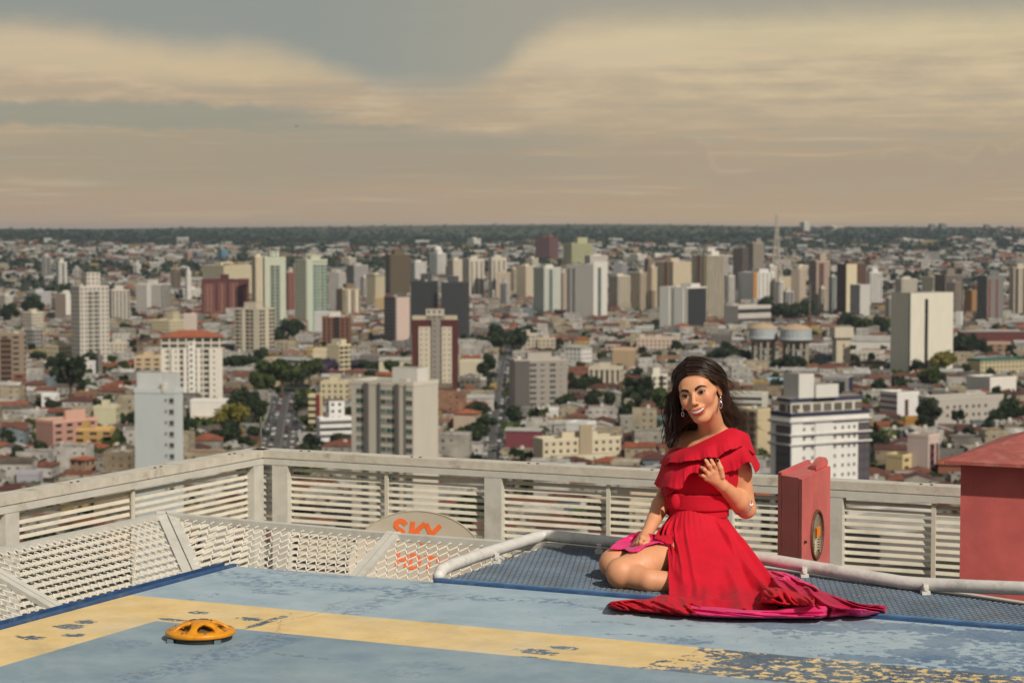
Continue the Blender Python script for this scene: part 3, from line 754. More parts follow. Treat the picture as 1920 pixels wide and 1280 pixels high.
# ---- facades: window grids read from UVs in metres
_fac = {}
GLASS = lin(34, 36, 38)
def fac(wall, p=(3.2, 1.5, 3.0, 1.25), win=GLASS, var=.28, rough=.8, blank=.0, dirt=.25, sill=True):
    """wall with windows: p = (bay, window width, storey, window height); p None = blank wall"""
    key = (wall, p, win, var, blank)
    if key in _fac: return _fac[key]
    m = bpy.data.materials.new('facade'); m.use_nodes = True; t = NT(m.node_tree); b = t.n['Principled BSDF']
    b.inputs['Roughness'].default_value = rough; b.inputs['Specular IOR Level'].default_value = .3
    uvn = t.new('ShaderNodeUVMap'); u, v, _ = t.xyz(uvn.outputs[0])[:3]
    oi = t.new('ShaderNodeObjectInfo'); tco = t.new('ShaderNodeTexCoord')
    n = t.noise(t.map(tco.outputs['Object'], (1, 1, .25)), .35, 5, .65)
    wc = t.mix(t.m('MULTIPLY', t.step(n, .35, .75), dirt), wall, tuple(c * .72 for c in wall))
    if p:
        bay, ww, st, wh = p
        fu = t.m('FRACT', t.m('DIVIDE', u, bay)); fv = t.m('FRACT', t.m('DIVIDE', v, st))
        cu = t.m('FLOOR', t.m('DIVIDE', u, bay)); cv = t.m('FLOOR', t.m('DIVIDE', v, st))
        inu = t.m('MULTIPLY', t.m('GREATER_THAN', fu, .5 - ww / bay / 2), t.m('LESS_THAN', fu, .5 + ww / bay / 2))
        inv_ = t.m('MULTIPLY', t.m('GREATER_THAN', fv, .5 - wh / st / 2), t.m('LESS_THAN', fv, .5 + wh / st / 2))
        wn = t.new('ShaderNodeTexWhiteNoise', noise_dimensions='3D'); t.l.new(t.comb(cu, cv, oi.outputs['Random']), wn.inputs[0])
        k = t.m('MULTIPLY', inu, inv_)
        if blank: k = t.m('MULTIPLY', k, t.m('GREATER_THAN', wn.outputs[0], blank))
        k = t.m('MULTIPLY', k, t.m('GREATER_THAN', v, .35))
        wcol = t.mix(t.m('MULTIPLY', wn.outputs[0], var), win, tuple(.5 * (a + c) for a, c in zip(win, wall)))
        if sill:      # slab line between storeys
            sl = t.m('LESS_THAN', fv, .07); wc = t.mix(t.m('MULTIPLY', sl, .3), wc, tuple(c * .6 for c in wall))
        c = t.mix(k, wc, wcol)
        rg = t.new('ShaderNodeMix', data_type='FLOAT'); t.l.new(k, rg.inputs[0]); rg.inputs[2].default_value = rough; rg.inputs[3].default_value = .25
        t.l.new(rg.outputs[0], b.inputs['Roughness'])
    else: c = wc
    t.l.new(c, b.inputs['Base Color']); _fac[key] = m; return m
ROOFG = mat('gravel_roof', lin(140, 134, 122), .95, .2, .15, dirt=lin(70, 68, 62), dirt_amt=.6, dscale=.2)
TILE = mat('terracotta_tiles', lin(150, 84, 56), .85, .25, .5, dirt=lin(86, 62, 48), dirt_amt=.6, dscale=.3)
TANK = mat('white_water_tank', lin(190, 186, 174), .6, .05, 1)
PAT = {'g': (3.4, 1.9, 3.0, 1.5), 's': (3.2, 1.3, 3.0, 1.3), 'b': (50., 50., 3.0, 1.4), 'c': (4.4, 3.6, 3.0, 1.9), 'w': (2.6, 2.1, 3.0, 1.8),
       'v': (3.2, 1.4, 30., 30.), 'd': (3.6, 1.9, 3.0, 2.1), 'o': (6., 3.2, 3.0, 1.3), 't': (5.2, .9, 3.0, 1.0), 'n': None}
def col8(c):
    g = sum(c) / 3; k = 1.07 if g > 150 else .95; return lin(*[min(225, max(0, (g + (x - g) * .70)) * k) for x in c])
FACES = {}
RECTS = []                      # screen rectangles of the landmark buildings, for labels and occlusion
FOOT = []                       # plan circles to keep clear of houses
def quad_uv(mb, a, b, z0, z1, ztop=None, u0=0.):
    """vertical quad from plan a to plan b (outside on the right hand of a->b seen from above is handled by order)"""
    w_ = (Vector(b) - Vector(a)).length; zt_ = z1 if ztop is None else ztop
    mb.face([(a[0], a[1], z0), (b[0], b[1], z0), (b[0], b[1], z1), (a[0], a[1], z1)])
    mb.uv.extend([(u0, zt_ - z0), (u0 + w_, zt_ - z0), (u0 + w_, zt_ - z1), (u0, zt_ - z1)])
def box_uv(mb, o, ex, ey, wx_, wy_, z0, z1, kt=1, ztop=None):
    """box on plan from corner o along unit ex, ey; UVs in metres, top face uses material kt"""
    k0 = mb.k
    p = [o, o + ex * wx_, o + ex * wx_ + ey * wy_, o + ey * wy_]
    if ex.x * ey.y - ex.y * ey.x < 0: p = [p[0], p[3], p[2], p[1]]
    for a, b in zip(p, p[1:] + p[:1]): quad_uv(mb, a, b, z0, z1, ztop)
    mb.k = kt; mb.face([(q.x, q.y, z1) for q in p]); mb.uv.extend([(0, -9)] * 4); mb.k = k0
def solve_w(P, d, px):
    u = (px - 960) / F
    return (u * P.y - P.x) / (d.x - u * d.y)
def bld(x0, xc, x1, yt, yb, colr, L='g', Rr=None, label='', name='apartment_tower', cat='building', short=None, pent=None, strips=(), roof=None, cap=None, depth=None, group=None, par=True, win=GLASS, ratio=1.0, floor=None, Y=None, base_sink=0, win_l=None):
    """one building: x0 left edge, xc front corner, x1 right edge, yt roof line, yb foot, in the photo; stands on the land"""
    P = land(xc, yb)
    if Y: P = at(xc, yb, Y); P.z = terr(P.x, P.y)
    ppm = F / P.y
    h = (yb - yt) / ppm
    if Y: h = at(xc, yt, P.y).z - P.z
    if xc - x0 < 2 or x1 - xc < 2:           # only one face shows
        pl = land(x0, yb) if not Y else at(x0, yb, Y); a0 = math.atan2((x0 + x1) / 2 - 960, F)
        dR_ = Vector((math.cos(a0), -math.sin(a0), 0)); A = Vector((pl.x, pl.y, 0)); A = A * (P.y / A.y)
        wl = solve_w(A, dR_, x1); ex = dR_; ey = Vector((math.sin(a0), math.cos(a0), 0)); wr = depth or min(max(wl * .8, 9), 20); O = A
    else:
        best = None; C0 = Vector((P.x, P.y, 0))
        for k in range(3, 88):
            th = R(k); dl = Vector((-math.cos(th), math.sin(th), 0)); dr = Vector((math.sin(th), math.cos(th), 0))
            a_, b_ = solve_w(C0, dl, x0), solve_w(C0, dr, x1)
            if a_ <= 0 or b_ <= 0: continue
            e = abs(math.log(a_ / b_ / ratio))
            if best is None or e < best[0]: best = (e, th, dl, dr, a_, b_)
        if best is None: return bld(x0, x0, x1, yt, yb, colr, L, Rr, label, name, cat, short, pent, strips, roof, cap, depth, group, par, win, ratio, floor, Y)
        _, th, dl, dr, wl, wr = best
        O = C0 + dl * wl; ex = -dl; ey = dr
    org = O + ex * wl / 2 + ey * wr / 2; rz = math.atan2(ex.y, ex.x)
    t_ = thing(name, label, cat, (org.x, org.y, P.z - base_sink), rz, group)
    h += base_sink
    X_, Y_ = Vector((1, 0, 0)), Vector((0, 1, 0)); o = Vector((-wl / 2, -wr / 2, 0))
    pL = PAT[L] if isinstance(L, str) else L; pR = PAT[Rr or L] if isinstance(Rr or L, str) else (Rr or L)
    pl_ = pL
    mL = fac(col8(colr), pL, win); mR = fac(col8(colr), pR, win_l or win)
    mb = MB(); mb.uv = []; c4 = [o, o + X_ * wl, o + X_ * wl + Y_ * wr, o + Y_ * wr]
    for k, (a, b) in enumerate(zip(c4, c4[1:] + c4[:1])):
        mb.k = (0, 2, 0, 2)[k]; quad_uv(mb, a, b, 0, h)
    mb.k = 1; mb.face([(q.x, q.y, h) for q in c4]); mb.uv.extend([(0, -9)] * 4)
    mb.build('body', [mL, ROOFG, mR], t_)
    if par and roof is None:     # parapet ring
        pm = fac(col8(cap or tuple(min(255, c + 8) for c in colr)), None); f = MB(); f.uv = []; tk = .35; ph = .9
        for (oo, w1, w2) in ((o + Vector((-.12, -.12, 0)), wl + .24, tk), (o + Vector((-.12, wr + .12 - tk, 0)), wl + .24, tk), (o + Vector((-.12, tk - .12, 0)), tk, wr + .24 - 2 * tk), (o + Vector((wl + .12 - tk, tk - .12, 0)), tk, wr + .24 - 2 * tk)):
            box_uv(f, oo, X_, Y_, w1, w2, h - .4, h + ph, 0)
        f.build('parapet', pm, t_)
    if roof == 'hip':
        f = MB(); e = .8; hh = min(wl, wr) * .17; q = [Vector((-wl / 2 - e, -wr / 2 - e, h)), Vector((wl / 2 + e, -wr / 2 - e, h)), Vector((wl / 2 + e, wr / 2 + e, h)), Vector((-wl / 2 - e, wr / 2 + e, h))]
        ins = min(wl, wr) * .48
        T_ = [Vector((-wl / 2 + ins, -wr / 2 + ins, h + hh)), Vector((wl / 2 - ins, -wr / 2 + ins, h + hh)), Vector((wl / 2 - ins, wr / 2 - ins, h + hh)), Vector((-wl / 2 + ins, wr / 2 - ins, h + hh))]
        for k in range(4): f.face([q[k], q[(k + 1) % 4], T_[(k + 1) % 4], T_[k]])
        f.face(T_); f.face(q[::-1]); f.build('roof', TILE, t_)
    if roof in ('gable', 'shed'):
        f = MB(); e = .5; hh = min(wl, wr) * .13; q = [Vector((-wl / 2 - e, -wr / 2 - e, h)), Vector((wl / 2 + e, -wr / 2 - e, h)), Vector((wl / 2 + e, wr / 2 + e, h)), Vector((-wl / 2 - e, wr / 2 + e, h))]
        r0, r1 = Vector((-wl / 2 - e, 0, h + hh)), Vector((wl / 2 + e, 0, h + hh))
        f.face([q[0], q[1], r1, r0]); f.face([q[2], q[3], r0, r1]); f.face([q[0], r0, q[3]]); f.face([q[1], q[2], r1]); f.face(q[::-1])
        f.build('roof', mat('grey_sheet_roof', lin(160, 158, 150), .6, .15, .3, dirt=lin(110, 104, 94), dirt_amt=.6, dscale=.15), t_)
    # penthouse blocks: (f0, f1, height m[, colour]) as fractions along the left face
    for pe in (pent if pent is not None else ((.3, .62, 3.6),)):
        f0, f1, hp = pe[:3]; pc = pe[3] if len(pe) > 3 else tuple(min(255, c + 4) for c in colr)
        f = MB(); f.uv = []; oo = o + X_ * (wl * f0) + Y_ * (wr * .28); box_uv(f, oo, X_, Y_, wl * (f1 - f0), wr * .45, h, h + hp)
        f.build('roof_block', [fac(col8(pc), PAT['s'] if hp > 5 else None), ROOFG], t_)
    # strips: (face, f0, f1, colour, pattern, proud m)
    for st in strips:
        fc, f0, f1, c_, pt, pr = st[:6]; zt_ = st[6] if len(st) > 6 else 0.0
        f = MB(); f.uv = []; m_ = [fac(col8(c_), PAT[pt] if isinstance(pt, str) else pt, (st[7] if len(st) > 7 else win)), ROOFG]
        if fc == 'L': box_uv(f, o + X_ * (wl * f0) - Y_ * pr, X_, Y_, wl * (f1 - f0), pr + .1, 0 if zt_ >= -0.01 else 0, h + zt_)
        else: box_uv(f, o + X_ * (wl - .1) + Y_ * (wr * f0), X_, Y_, pr + .1, wr * (f1 - f0), 0, h + zt_)
        f.build('facade_strip', m_, t_)
    if h > 20 and par and roof is None:
        rr = random.Random(int(x0 * 7 + yt)); f = MB(); f.tube([(wl * .22, -wr * .36, h), (wl * .22, -wr * .36, h + 2.2)], 1.1, 10) if rr.random() < .5 else f.box((wl * rr.uniform(-.35, .35), -wr * .36, h + .9), (2.6, 2.2, 1.8)); f.build('roof_tank', TANK, t_)
    FOOT.append((org.x, org.y, math.hypot(wl, wr) / 2 + 2)); RECTS.append((x0, yt, x1, yb, P.y, short))
    FACES[short or label] = (t_, wl, wr, h, o)
    return t_, wl, wr, h, o
W = (192, 186, 172); CR = (188, 176, 152); YC = (190, 176, 134); GR = (132, 130, 124); DG = (62, 66, 68); BG = (176, 162, 138); MA = (112, 46, 46); SAL = (178, 108, 84); LG = (176, 180, 158); TAN = (170, 142, 104)
WM = (158, 154, 142)
# ---------------- left part of the town
bld(133, 151, 204, 538, 690, (180, 172, 158), 's', 's', 'tall pale grey apartment tower with paired dark window columns and stepped penthouse', short='the tall pale stepped tower', pent=((.2, .9, 10), (.25, .62, 6)), strips=(('R', .28, .44, (160, 156, 144), 'w', .5, -3), ('R', .5, .66, (160, 156, 144), 'w', .5, -3)), ratio=.6)
bld(203, 210, 243, 545, 612, (176, 168, 152), 'd', 'd', 'lower pale tower standing just behind the tall stepped pale tower', short=None, pent=((.1, .5, 5),))
bld(104, 104, 132, 552, 606, (122, 106, 92), 'n', 'n', 'brown slab tower with a white edge behind the tall stepped pale tower', pent=((.5, .95, 4, W),), strips=(('L', .68, 1, (196, 192, 180), 'n', .5, 1),))
bld(255, 303, 320, 534, 592, (170, 164, 152), 's', 'c', 'grey flat-capped tower with a white central shaft', short='the flat-capped grey tower', pent=((.35, .6, 5, W),), strips=(('L', .42, .58, (200, 196, 186), 'n', .6, 2),), cap=(196, 192, 182), ratio=1.4)
bld(378, 378, 467, 525, 597, (104, 46, 46), 'n', 'n', 'dark maroon block with three salmon bays and a raised centre', short='the maroon and salmon block', pent=((.4, .58, 6, (104, 46, 46)),), strips=(('L', .06, .27, (172, 104, 84), 'd', .8, -4), ('L', .36, .50, (172, 104, 84), 'd', .8, -3), ('L', .60, .78, (172, 104, 84), 'd', .8, -3), ('L', .88, .97, (172, 104, 84), 'd', .8, -8)))
bld(380, 420, 472, 499, 560, (192, 178, 138), 's', 's', 'cream yellow tower rising behind the maroon and salmon block', pent=((.2, .5, 5), (.6, .9, 3, (170, 130, 60))))
bld(472, 480, 497, 482, 600, (196, 178, 144), 's', 's', 'narrow cream tower beside the pale green towers')
bld(440, 486, 514, 580, 671, (178, 164, 138), 'c', 'c', 'beige tower with stacked balconies on both faces', short='the beige balcony tower', pent=((.2, .7, 5),), strips=(('L', .3, .42, (196, 186, 160), 'n', .5), ('L', .78, 1, (190, 178, 150), 'n', .4), ('R', .38, .62, (188, 176, 150), 'n', .5)))
bld(303, 303, 416, 632, 768, (190, 182, 164), 'c', 's', 'cream white apartment tower with a terracotta hipped roof', short='the terracotta-roofed white tower', pent=(), roof='hip', depth=20, strips=(('L', .0, .10, (200, 194, 178), 't', 1.2, -6), ('L', .36, .42, (204, 198, 184), 'n', .9, -6), ('L', .44, .56, (206, 202, 188), 's', 1.5, -2), ('L', .58, .64, (204, 198, 184), 'n', .9, -6), ('L', .78, 1.0, (200, 194, 178), 't', 1.2, -6), ('L', .16, .3, (200, 194, 178), 't', 1.2, -6)))
bld(345, 345, 369, 590, 640, (180, 160, 146), 'n', 'n', 'small pinkish block showing behind the terracotta roof', pent=())
bld(0, 0, 47, 627, 752, (150, 128, 102), 'o', 'o', 'bare brick apartment block under construction at the edge of town', short='the unfinished brick block', strips=(('L', .52, .96, (142, 76, 52), 'o', .4, -22), ('L', .05, .45, (120, 86, 62), 'b', .3, -2)), pent=((.1, .3, 3),), name='apartment_block')
bld(82, 110, 136, 650, 684, YC, 's', 's', 'small yellow apartment block with a row of dark windows', name='apartment_block', short='the small yellow block')
bld(41, 60, 81, 587, 622, CR, 'g', 'g', 'small cream walk-up with a lift head on its roof', name='apartment_block')
bld(44, 62, 78, 618, 668, (150, 148, 138), 'g', 'g', 'grey walk-up beside the unfinished brick block', name='apartment_block')
bld(117, 178, 191, 682, 706, (196, 194, 188), 't', 'n', 'long white low building in front of the tall stepped tower', name='low_building', short='the long white low building')
bld(178, 184, 191, 668, 712, (112, 106, 96), 'n', 'n', 'grey concrete stair block at the end of the long white building', name='low_building')
bld(250, 302, 310, 670, 702, (188, 160, 120), 'o', 'n', 'peach three-storey block with square dark windows', name='apartment_block', short='the peach block')
bld(205, 237, 241, 644, 668, CR, 's', 's', 'plain cream block near the tall stepped tower', name='apartment_block')
bld(283, 318, 346, 602, 630, YC, 's', 's', 'pale yellow low block with a square tower', name='apartment_block', pent=((.7, .95, 8),))
bld(64, 100, 180, 792, 846, (196, 138, 116), 'n', 'o', 'salmon pink apartment block with a raised stair core', name='apartment_block', short='the salmon pink block', ratio=.5, pent=((.9, 1, 5),))
bld(108, 207, 213, 806, 842, (204, 154, 76), 'o', 'n', 'orange apartment block joined in front of the salmon one', name='apartment_block', short='the orange block', pent=((.4, .55, 4, (204, 154, 76)),))
bld(173, 218, 223, 764, 806, (184, 178, 136), 'n', 's', 'pale green-yellow blank walled block', name='apartment_block', short='the green-yellow block')
bld(355, 430, 434, 752, 783, (206, 200, 190), 'n', 'n', 'large blank white wall of a flat-roofed hall', name='low_building', short='the blank white hall', pent=())
bld(360, 420, 428, 783, 803, (180, 164, 126), 's', 's', 'yellowish shop below the blank white hall', name='low_building', pent=(), Y=1052)
bld(75, 106, 109, 741, 776, (206, 204, 198), 'o', 'n', 'small white house with two dark square windows', name='low_building', short='the small white cube house', pent=())
bld(26, 72, 76, 888, 914, (150, 146, 156), 'n', 'n', 'low lilac painted building near the fence', name='low_building', pent=())
bld(127, 160, 178, 862, 893, (176, 136, 104), 's', 's', 'peach gabled house below the orange block', name='low_building', roof='hip', pent=())
bld(340, 415, 420, 655, 700, (186, 170, 134), 's', 's', 'cream block half hidden by the terracotta-roofed tower', name='apartment_block', Y=1500)
# ---------------- centre left
bld(493, 497, 536, 484, 640, (172, 180, 154), 'n', 'n', 'slender pale green tower with a double column of dark windows', short='the slender pale green tower', pent=((.2, .8, 6),), ratio=.5, strips=(('R', .28, .48, (150, 160, 140), 'w', .5, -6, lin(44, 62, 60)), ('R', .52, .72, (150, 160, 140), 'w', .5, -6, lin(44, 62, 60))))
bld(553, 575, 614, 488, 628, (174, 176, 150), 's', 's', 'broad pale green tower with glazed balconies', short='the broad pale green tower', pent=((.1, .5, 6), (.55, .9, 4)), strips=(('R', .05, .30, (168, 180, 160), 'n', .3, 0), ('R', .30, .60, (150, 166, 146), 'c', .8, -4, lin(60, 88, 80)), ('R', .66, .98, (150, 166, 146), 'c', .8, -4, lin(52, 76, 70))), ratio=.7)
bld(534, 540, 553, 512, 592, (164, 96, 78), 'd', 'd', 'salmon red slab between the two pale green towers', pent=((.2, .8, 6, CR),))
bld(616, 636, 648, 512, 585, (170, 166, 156), 's', 's', 'plain pale grey tower beside the broad green one')
bld(630, 643, 676, 543, 598, (178, 158, 122), 'c', 'c', 'cream and brown tower with balcony columns', pent=((.3, .8, 6, (150, 122, 84)),), strips=(('R', .3, .42, (196, 188, 164), 'n', .5), ('R', .72, .84, (196, 188, 164), 'n', .5)))
bld(687, 704, 722, 517, 583, (184, 170, 132), 's', 's', 'narrow cream tower with a green roof edge', cap=(120, 140, 110))
bld(703, 703, 722, 558, 588, (186, 156, 98), 'n', 'n', 'plain tan block at the foot of the narrow cream tower', pent=())
bld(722, 732, 769, 478, 560, (112, 94, 66), 'd', 'd', 'brown glazed tower with a stepped pyramid top', short='the brown glazed tower', pent=((.25, .75, 5, (112, 94, 66)), (.38, .62, 8, (112, 94, 66))), win=lin(70, 62, 46))
bld(720, 741, 770, 558, 652, (116, 108, 104), 'b', 'n', 'grey banded office tower with a plain pink end wall', short='the grey and pink office tower', pent=(), strips=(('R', .08, .90, (186, 160, 144), 'n', .4, .3),), win=lin(86, 82, 80))
bld(770, 808, 821, 529, 642, (64, 68, 70), 'n', 'v', 'left one of the twin dark grey slabs behind the red tower', short='the dark grey slab', pent=((.4, .8, 7, (88, 92, 96)),))
bld(827, 869, 880, 531, 643, (66, 70, 72), 'n', 'v', 'right one of the twin dark grey slabs, with a rooftop block', pent=((.2, .6, 6, (92, 96, 98)),))
bld(806, 820, 837, 476, 522, (200, 198, 190), 'b', 'v', 'white tower crowned by a small white dome', short='the domed white tower', pent=((.15, .8, 5, (206, 204, 198)),))
bld(773, 773, 859, 599, 737, (98, 38, 34), 'n', 'n', 'wine red tower with cream window bays and a stepped crown', short='the wine red tower', par=False, pent=((.3, .7, 6, (170, 160, 140)), (.0, .98, 2.2, (170, 156, 126))), depth=18, strips=(('L', .14, .40, (186, 174, 148), (3.0, .8, 3.0, .9), 1.0, -4), ('L', .42, .62, (150, 142, 130), (3.6, .8, 3.0, 1.0), 1.7, 1), ('L', .64, .86, (186, 174, 148), (3.0, .8, 3.0, .9), 1.0, -4)))
bld(867, 880, 908, 486, 563, (182, 172, 152), 'n', 'n', 'cream tower striped by tall window columns, first of a pair', pent=((.2, .6, 4),), strips=(('R', .10, .25, (170, 160, 140), 'w', .3, -3), ('R', .42, .57, (170, 160, 140), 'w', .3, -3), ('R', .75, .9, (170, 160, 140), 'w', .3, -3)))
bld(916, 922, 950, 484, 566, (182, 172, 152), 'n', 'n', 'cream tower striped by tall window columns, second of a pair', pent=((.2, .6, 4),), strips=(('R', .10, .25, (170, 160, 140), 'w', .3, -3), ('R', .42, .57, (170, 160, 140), 'w', .3, -3), ('R', .75, .9, (170, 160, 140), 'w', .3, -3)))
bld(930, 953, 958, 512, 568, (186, 164, 136), 't', 's', 'peach slab with a small crest of windows in front of the striped pair')
bld(840, 850, 868, 488, 552, CR, 's', 's', 'cream tower behind the dark grey slabs')
bld(604, 604, 658, 596, 656, (136, 82, 56), 'd', 'd', 'red-brown brick tower with dark balcony slots', short='the red-brown brick tower', pent=((.25, .65, 5, (190, 184, 172)),), strips=(('L', .42, .60, (70, 52, 42), 'c', .5, 1),))
bld(589, 614, 621, 586, 634, (186, 184, 178), 'n', 'g', 'white slab partly behind the red-brown brick tower', pent=())
bld(586, 612, 618, 656, 702, (192, 178, 140), 'n', 's', 'cream lower wing with a blank wall near the warehouse', name='apartment_block', pent=())
bld(613, 636, 657, 648, 712, (194, 180, 138), 'n', 'c', 'cream stepped block with an angled stair tower and balconies', short='the cream stepped block', pent=((.1, .9, 4),))
bld(512, 585, 602, 676, 704, (196, 198, 198), 'b', 'n', 'long white showroom with a pale blue roof', name='warehouse', short='the blue-roofed showroom', roof='shed', pent=(), ratio=3.5)
bld(496, 512, 520, 672, 704, (172, 158, 128), 'n', 'n', 'narrow beige block left of the blue-roofed showroom', name='low_building', pent=())
bld(482, 520, 524, 702, 724, (186, 160, 112), 'n', 'n', 'small sandy hall with a rounded roof by the trees', name='low_building', pent=(), roof='gable')
bld(674, 711, 716, 668, 704, (122, 114, 108), 'n', 'n', 'windowless grey brown warehouse wall', name='warehouse', pent=(), short='the grey brown warehouse')
bld(710, 768, 772, 676, 706, (190, 180, 148), 'n', 's', 'cream hall beside the wine red tower', name='warehouse', roof='gable', pent=())
bld(862, 902, 906, 678, 712, (188, 176, 146), 'n', 's', 'plain cream warehouse by the avenue', name='warehouse', pent=(), short='the cream warehouse by the avenue')
bld(862, 890, 900, 712, 738, (120, 112, 96), 's', 's', 'grey walled hall with an orange awning beside the avenue', name='low_building', pent=(), strips=(('L', .4, 1, (176, 96, 60), 'n', 1.5, -3),))
bld(577, 600, 604, 742, 812, (196, 178, 128), 'b', 'n', 'yellow shop building with a red sign panel', name='low_building', pent=(), strips=(('L', .7, 1.0, (150, 40, 44), 'n', .6, 1),), short='the yellow and red shop')
bld(592, 600, 662, 786, 838, (204, 202, 198), 'n', 'b', 'white stepped commercial building with dark window bands', name='low_building', short='the white stepped building', pent=((.0, 1, 8),), ratio=.35)
bld(600, 652, 658, 718, 762, (186, 172, 132), 's', 's', 'cream yellow block behind the white stepped building', name='apartment_block')
bld(850, 890, 902, 775, 806, (182, 158, 130), 'n', 's', 'cream hall with a terracotta hipped roof by the avenue', name='low_building', roof='hip', pent=())
# ---------------- centre right
bld(1004, 1030, 1047, 446, 489, (118, 48, 50), 'v', 'v', 'distant maroon tower standing above the rooftops', short='the distant maroon tower', pent=((.4, .8, 7, (140, 96, 76)),), win=lin(104, 92, 88))
bld(1056, 1072, 1112, 457, 502, (176, 174, 118), 'n', 'd', 'distant yellow-green tower with a tall shaft', short='the yellow-green tower', pent=((.55, 1.0, 12, (182, 180, 126)),))
bld(1062, 1112, 1138, 498, 602, (188, 184, 172), 'n', 'n', 'big white tower with a blank centre wall and dark window slot', short='the big white blank tower', pent=(), ratio=1.6, strips=(('L', .05, .16, (170, 166, 156), 'w', .35, -3), ('L', .24, .35, (170, 166, 156), 'w', .35, -3), ('R', .0, 1.0, (192, 188, 178), 'n', .5, 4), ('R', .3, .55, (120, 130, 124), 'w', .7, -2, lin(60, 84, 80))))
bld(1000, 1020, 1052, 503, 595, (180, 184, 170), 's', 's', 'pale green tower with a dark glazed slot', short='the pale green slotted tower', pent=((.3, .7, 4),), strips=(('R', .30, .48, (110, 126, 120), 'b', .4, -1, lin(66, 90, 88)),))
bld(969, 986, 1003, 500, 566, (190, 174, 144), 's', 's', 'cream tower left of the pale green slotted tower')
bld(1048, 1055, 1064, 512, 592, (184, 160, 136), 'd', 'd', 'thin peach tower wedged beside the big white blank tower')
bld(1141, 1158, 1182, 518, 586, (190, 178, 150), 'd', 'v', 'cream tower with a dark grooved face', pent=((.2, .6, 3),))
bld(1184, 1200, 1216, 512, 586, (176, 156, 128), 'd', 'd', 'tan tower with rows of small windows')
bld(1214, 1222, 1232, 502, 586, (186, 166, 132), 'n', 's', 'slim cream tower between the tan ones')
bld(1228, 1262, 1296, 492, 584, (180, 162, 130), 'd', 'n', 'cream tower with an orange stripe down its window wall', short='the orange-striped tower', strips=(('L', .58, .68, (160, 96, 48), 'n', .4, 1),), pent=((.3, .6, 5),))
bld(1297, 1326, 1358, 480, 603, (184, 172, 144), 'd', 'c', 'tall cream tower with a brick red stripe and white crown', short='the tall red-striped tower', strips=(('L', .38, .52, (152, 84, 62), 'n', .4, 1), ('L', .8, 1.0, (190, 172, 128), 'n', .3, 1)), pent=((.1, .95, 5, (196, 192, 180)), (.35, .7, 9, (196, 192, 180))))
bld(1238, 1287, 1325, 540, 620, (192, 188, 174), 'n', 'b', 'white finned tower with a dark glass face', short='the dark glass tower', pent=((.55, .95, 4, (200, 198, 190)),), strips=(('L', .38, .50, (100, 96, 88), 'b', -.05, -.5), ('L', .0, .36, (204, 202, 192), 'n', .8, .5), ('L', .54, .9, (204, 202, 192), 'n', .8, .5), ('R', .06, .96, (62, 64, 64), (2.2, 1.8, 1.6, 1.2), .4, -.5, lin(46, 50, 52))))
bld(1374, 1392, 1403, 466, 555, (116, 98, 88), 'd', 'b', 'dark brown tower beside a taller grey one', short='the dark brown tower')
bld(1398, 1412, 1432, 456, 525, (158, 146, 126), 'g', 'g', 'grey beige tower with a tall shaft, beside the dark brown one', pent=((.6, 1.0, 8),))
bld(1384, 1412, 1452, 512, 575, (194, 192, 184), 'n', 'o', 'stepped white building with an orange vertical band', short='the white and orange building', strips=(('R', .0, .18, (200, 130, 48), 'n', .5, 2),), pent=((.5, 1, 5, (196, 194, 188)),))
bld(1358, 1366, 1378, 518, 574, (190, 186, 174), 'n', 'v', 'narrow white and grey tower', pent=())
bld(1357, 1384, 1446, 575, 614, (176, 170, 158), 'n', (200., 200., 9., 4.), 'wide concrete hall with a grey glazed flank', name='hall', short='the wide concrete hall', ratio=.45, pent=())
bld(954, 965, 1064, 676, 772, (160, 150, 138), 'n', 'n', 'mid grey apartment block with white edged balconies', short='the grey balcony block', pent=((.3, .7, 4),), ratio=.4)
bld(965, 1003, 1010, 628, 664, CR, 's', 's', 'first of two cream blocks with red-brown roof corners', name='apartment_block')
bld(1008, 1037, 1042, 636, 664, (184, 168, 142), 's', 's', 'second of two cream blocks, right of its twin', name='apartment_block')
bld(1104, 1163, 1170, 692, 730, (184, 172, 144), 'v', 's', 'cream office block with dark vertical window slots', name='office_building', short='the slotted office block', strips=())
bld(1149, 1190, 1194, 656, 702, (182, 150, 108), 'n', 'n', 'blank tan cube of a building', name='low_building', short='the blank tan cube', pent=())
bld(1194, 1270, 1276, 636, 664, (190, 166, 144), 's', 's', 'long pink building with small windows', name='low_building', short='the long pink building', pent=((.45, .55, 3), (.05, .15, 3)))
bld(1060, 1090, 1110, 652, 690, (200, 196, 188), 's', 's', 'white gabled building behind the grey balcony block', name='low_building', roof='gable', pent=())
bld(1203, 1222, 1252, 704, 772, (190, 184, 160), 'n', 'g', 'cream tower block with a dark strip behind the woman', name='apartment_block', strips=(('R', .5, .72, (84, 76, 64), 'c', .4),), pent=((.2, .7, 4),))
bld(1000, 1018, 1165, 826, 872, (190, 176, 142), 'n', 's', 'cream stepped apartment house with a square core', name='apartment_block', short='the cream stepped house', ratio=.3, pent=((.3, .7, 3),), strips=(('R', .46, .62, (176, 154, 118), 'n', .8, 6), ('R', .1, .9, (196, 182, 148), 't', 3., -6)))
bld(948, 1012, 1018, 808, 852, (142, 56, 66), 'n', 'n', 'magenta painted shed with a grey roof', name='warehouse', roof='shed', pent=(), short='the magenta shed', ratio=1.6)
bld(1062, 1100, 1118, 795, 822, (204, 202, 196), 'n', 's', 'white box building behind the cream stepped house', name='low_building', pent=())
bld(1003, 1040, 1048, 770, 786, (204, 202, 196), 'n', 'n', 'low white wall building near the grey balcony block', name='low_building', pent=())
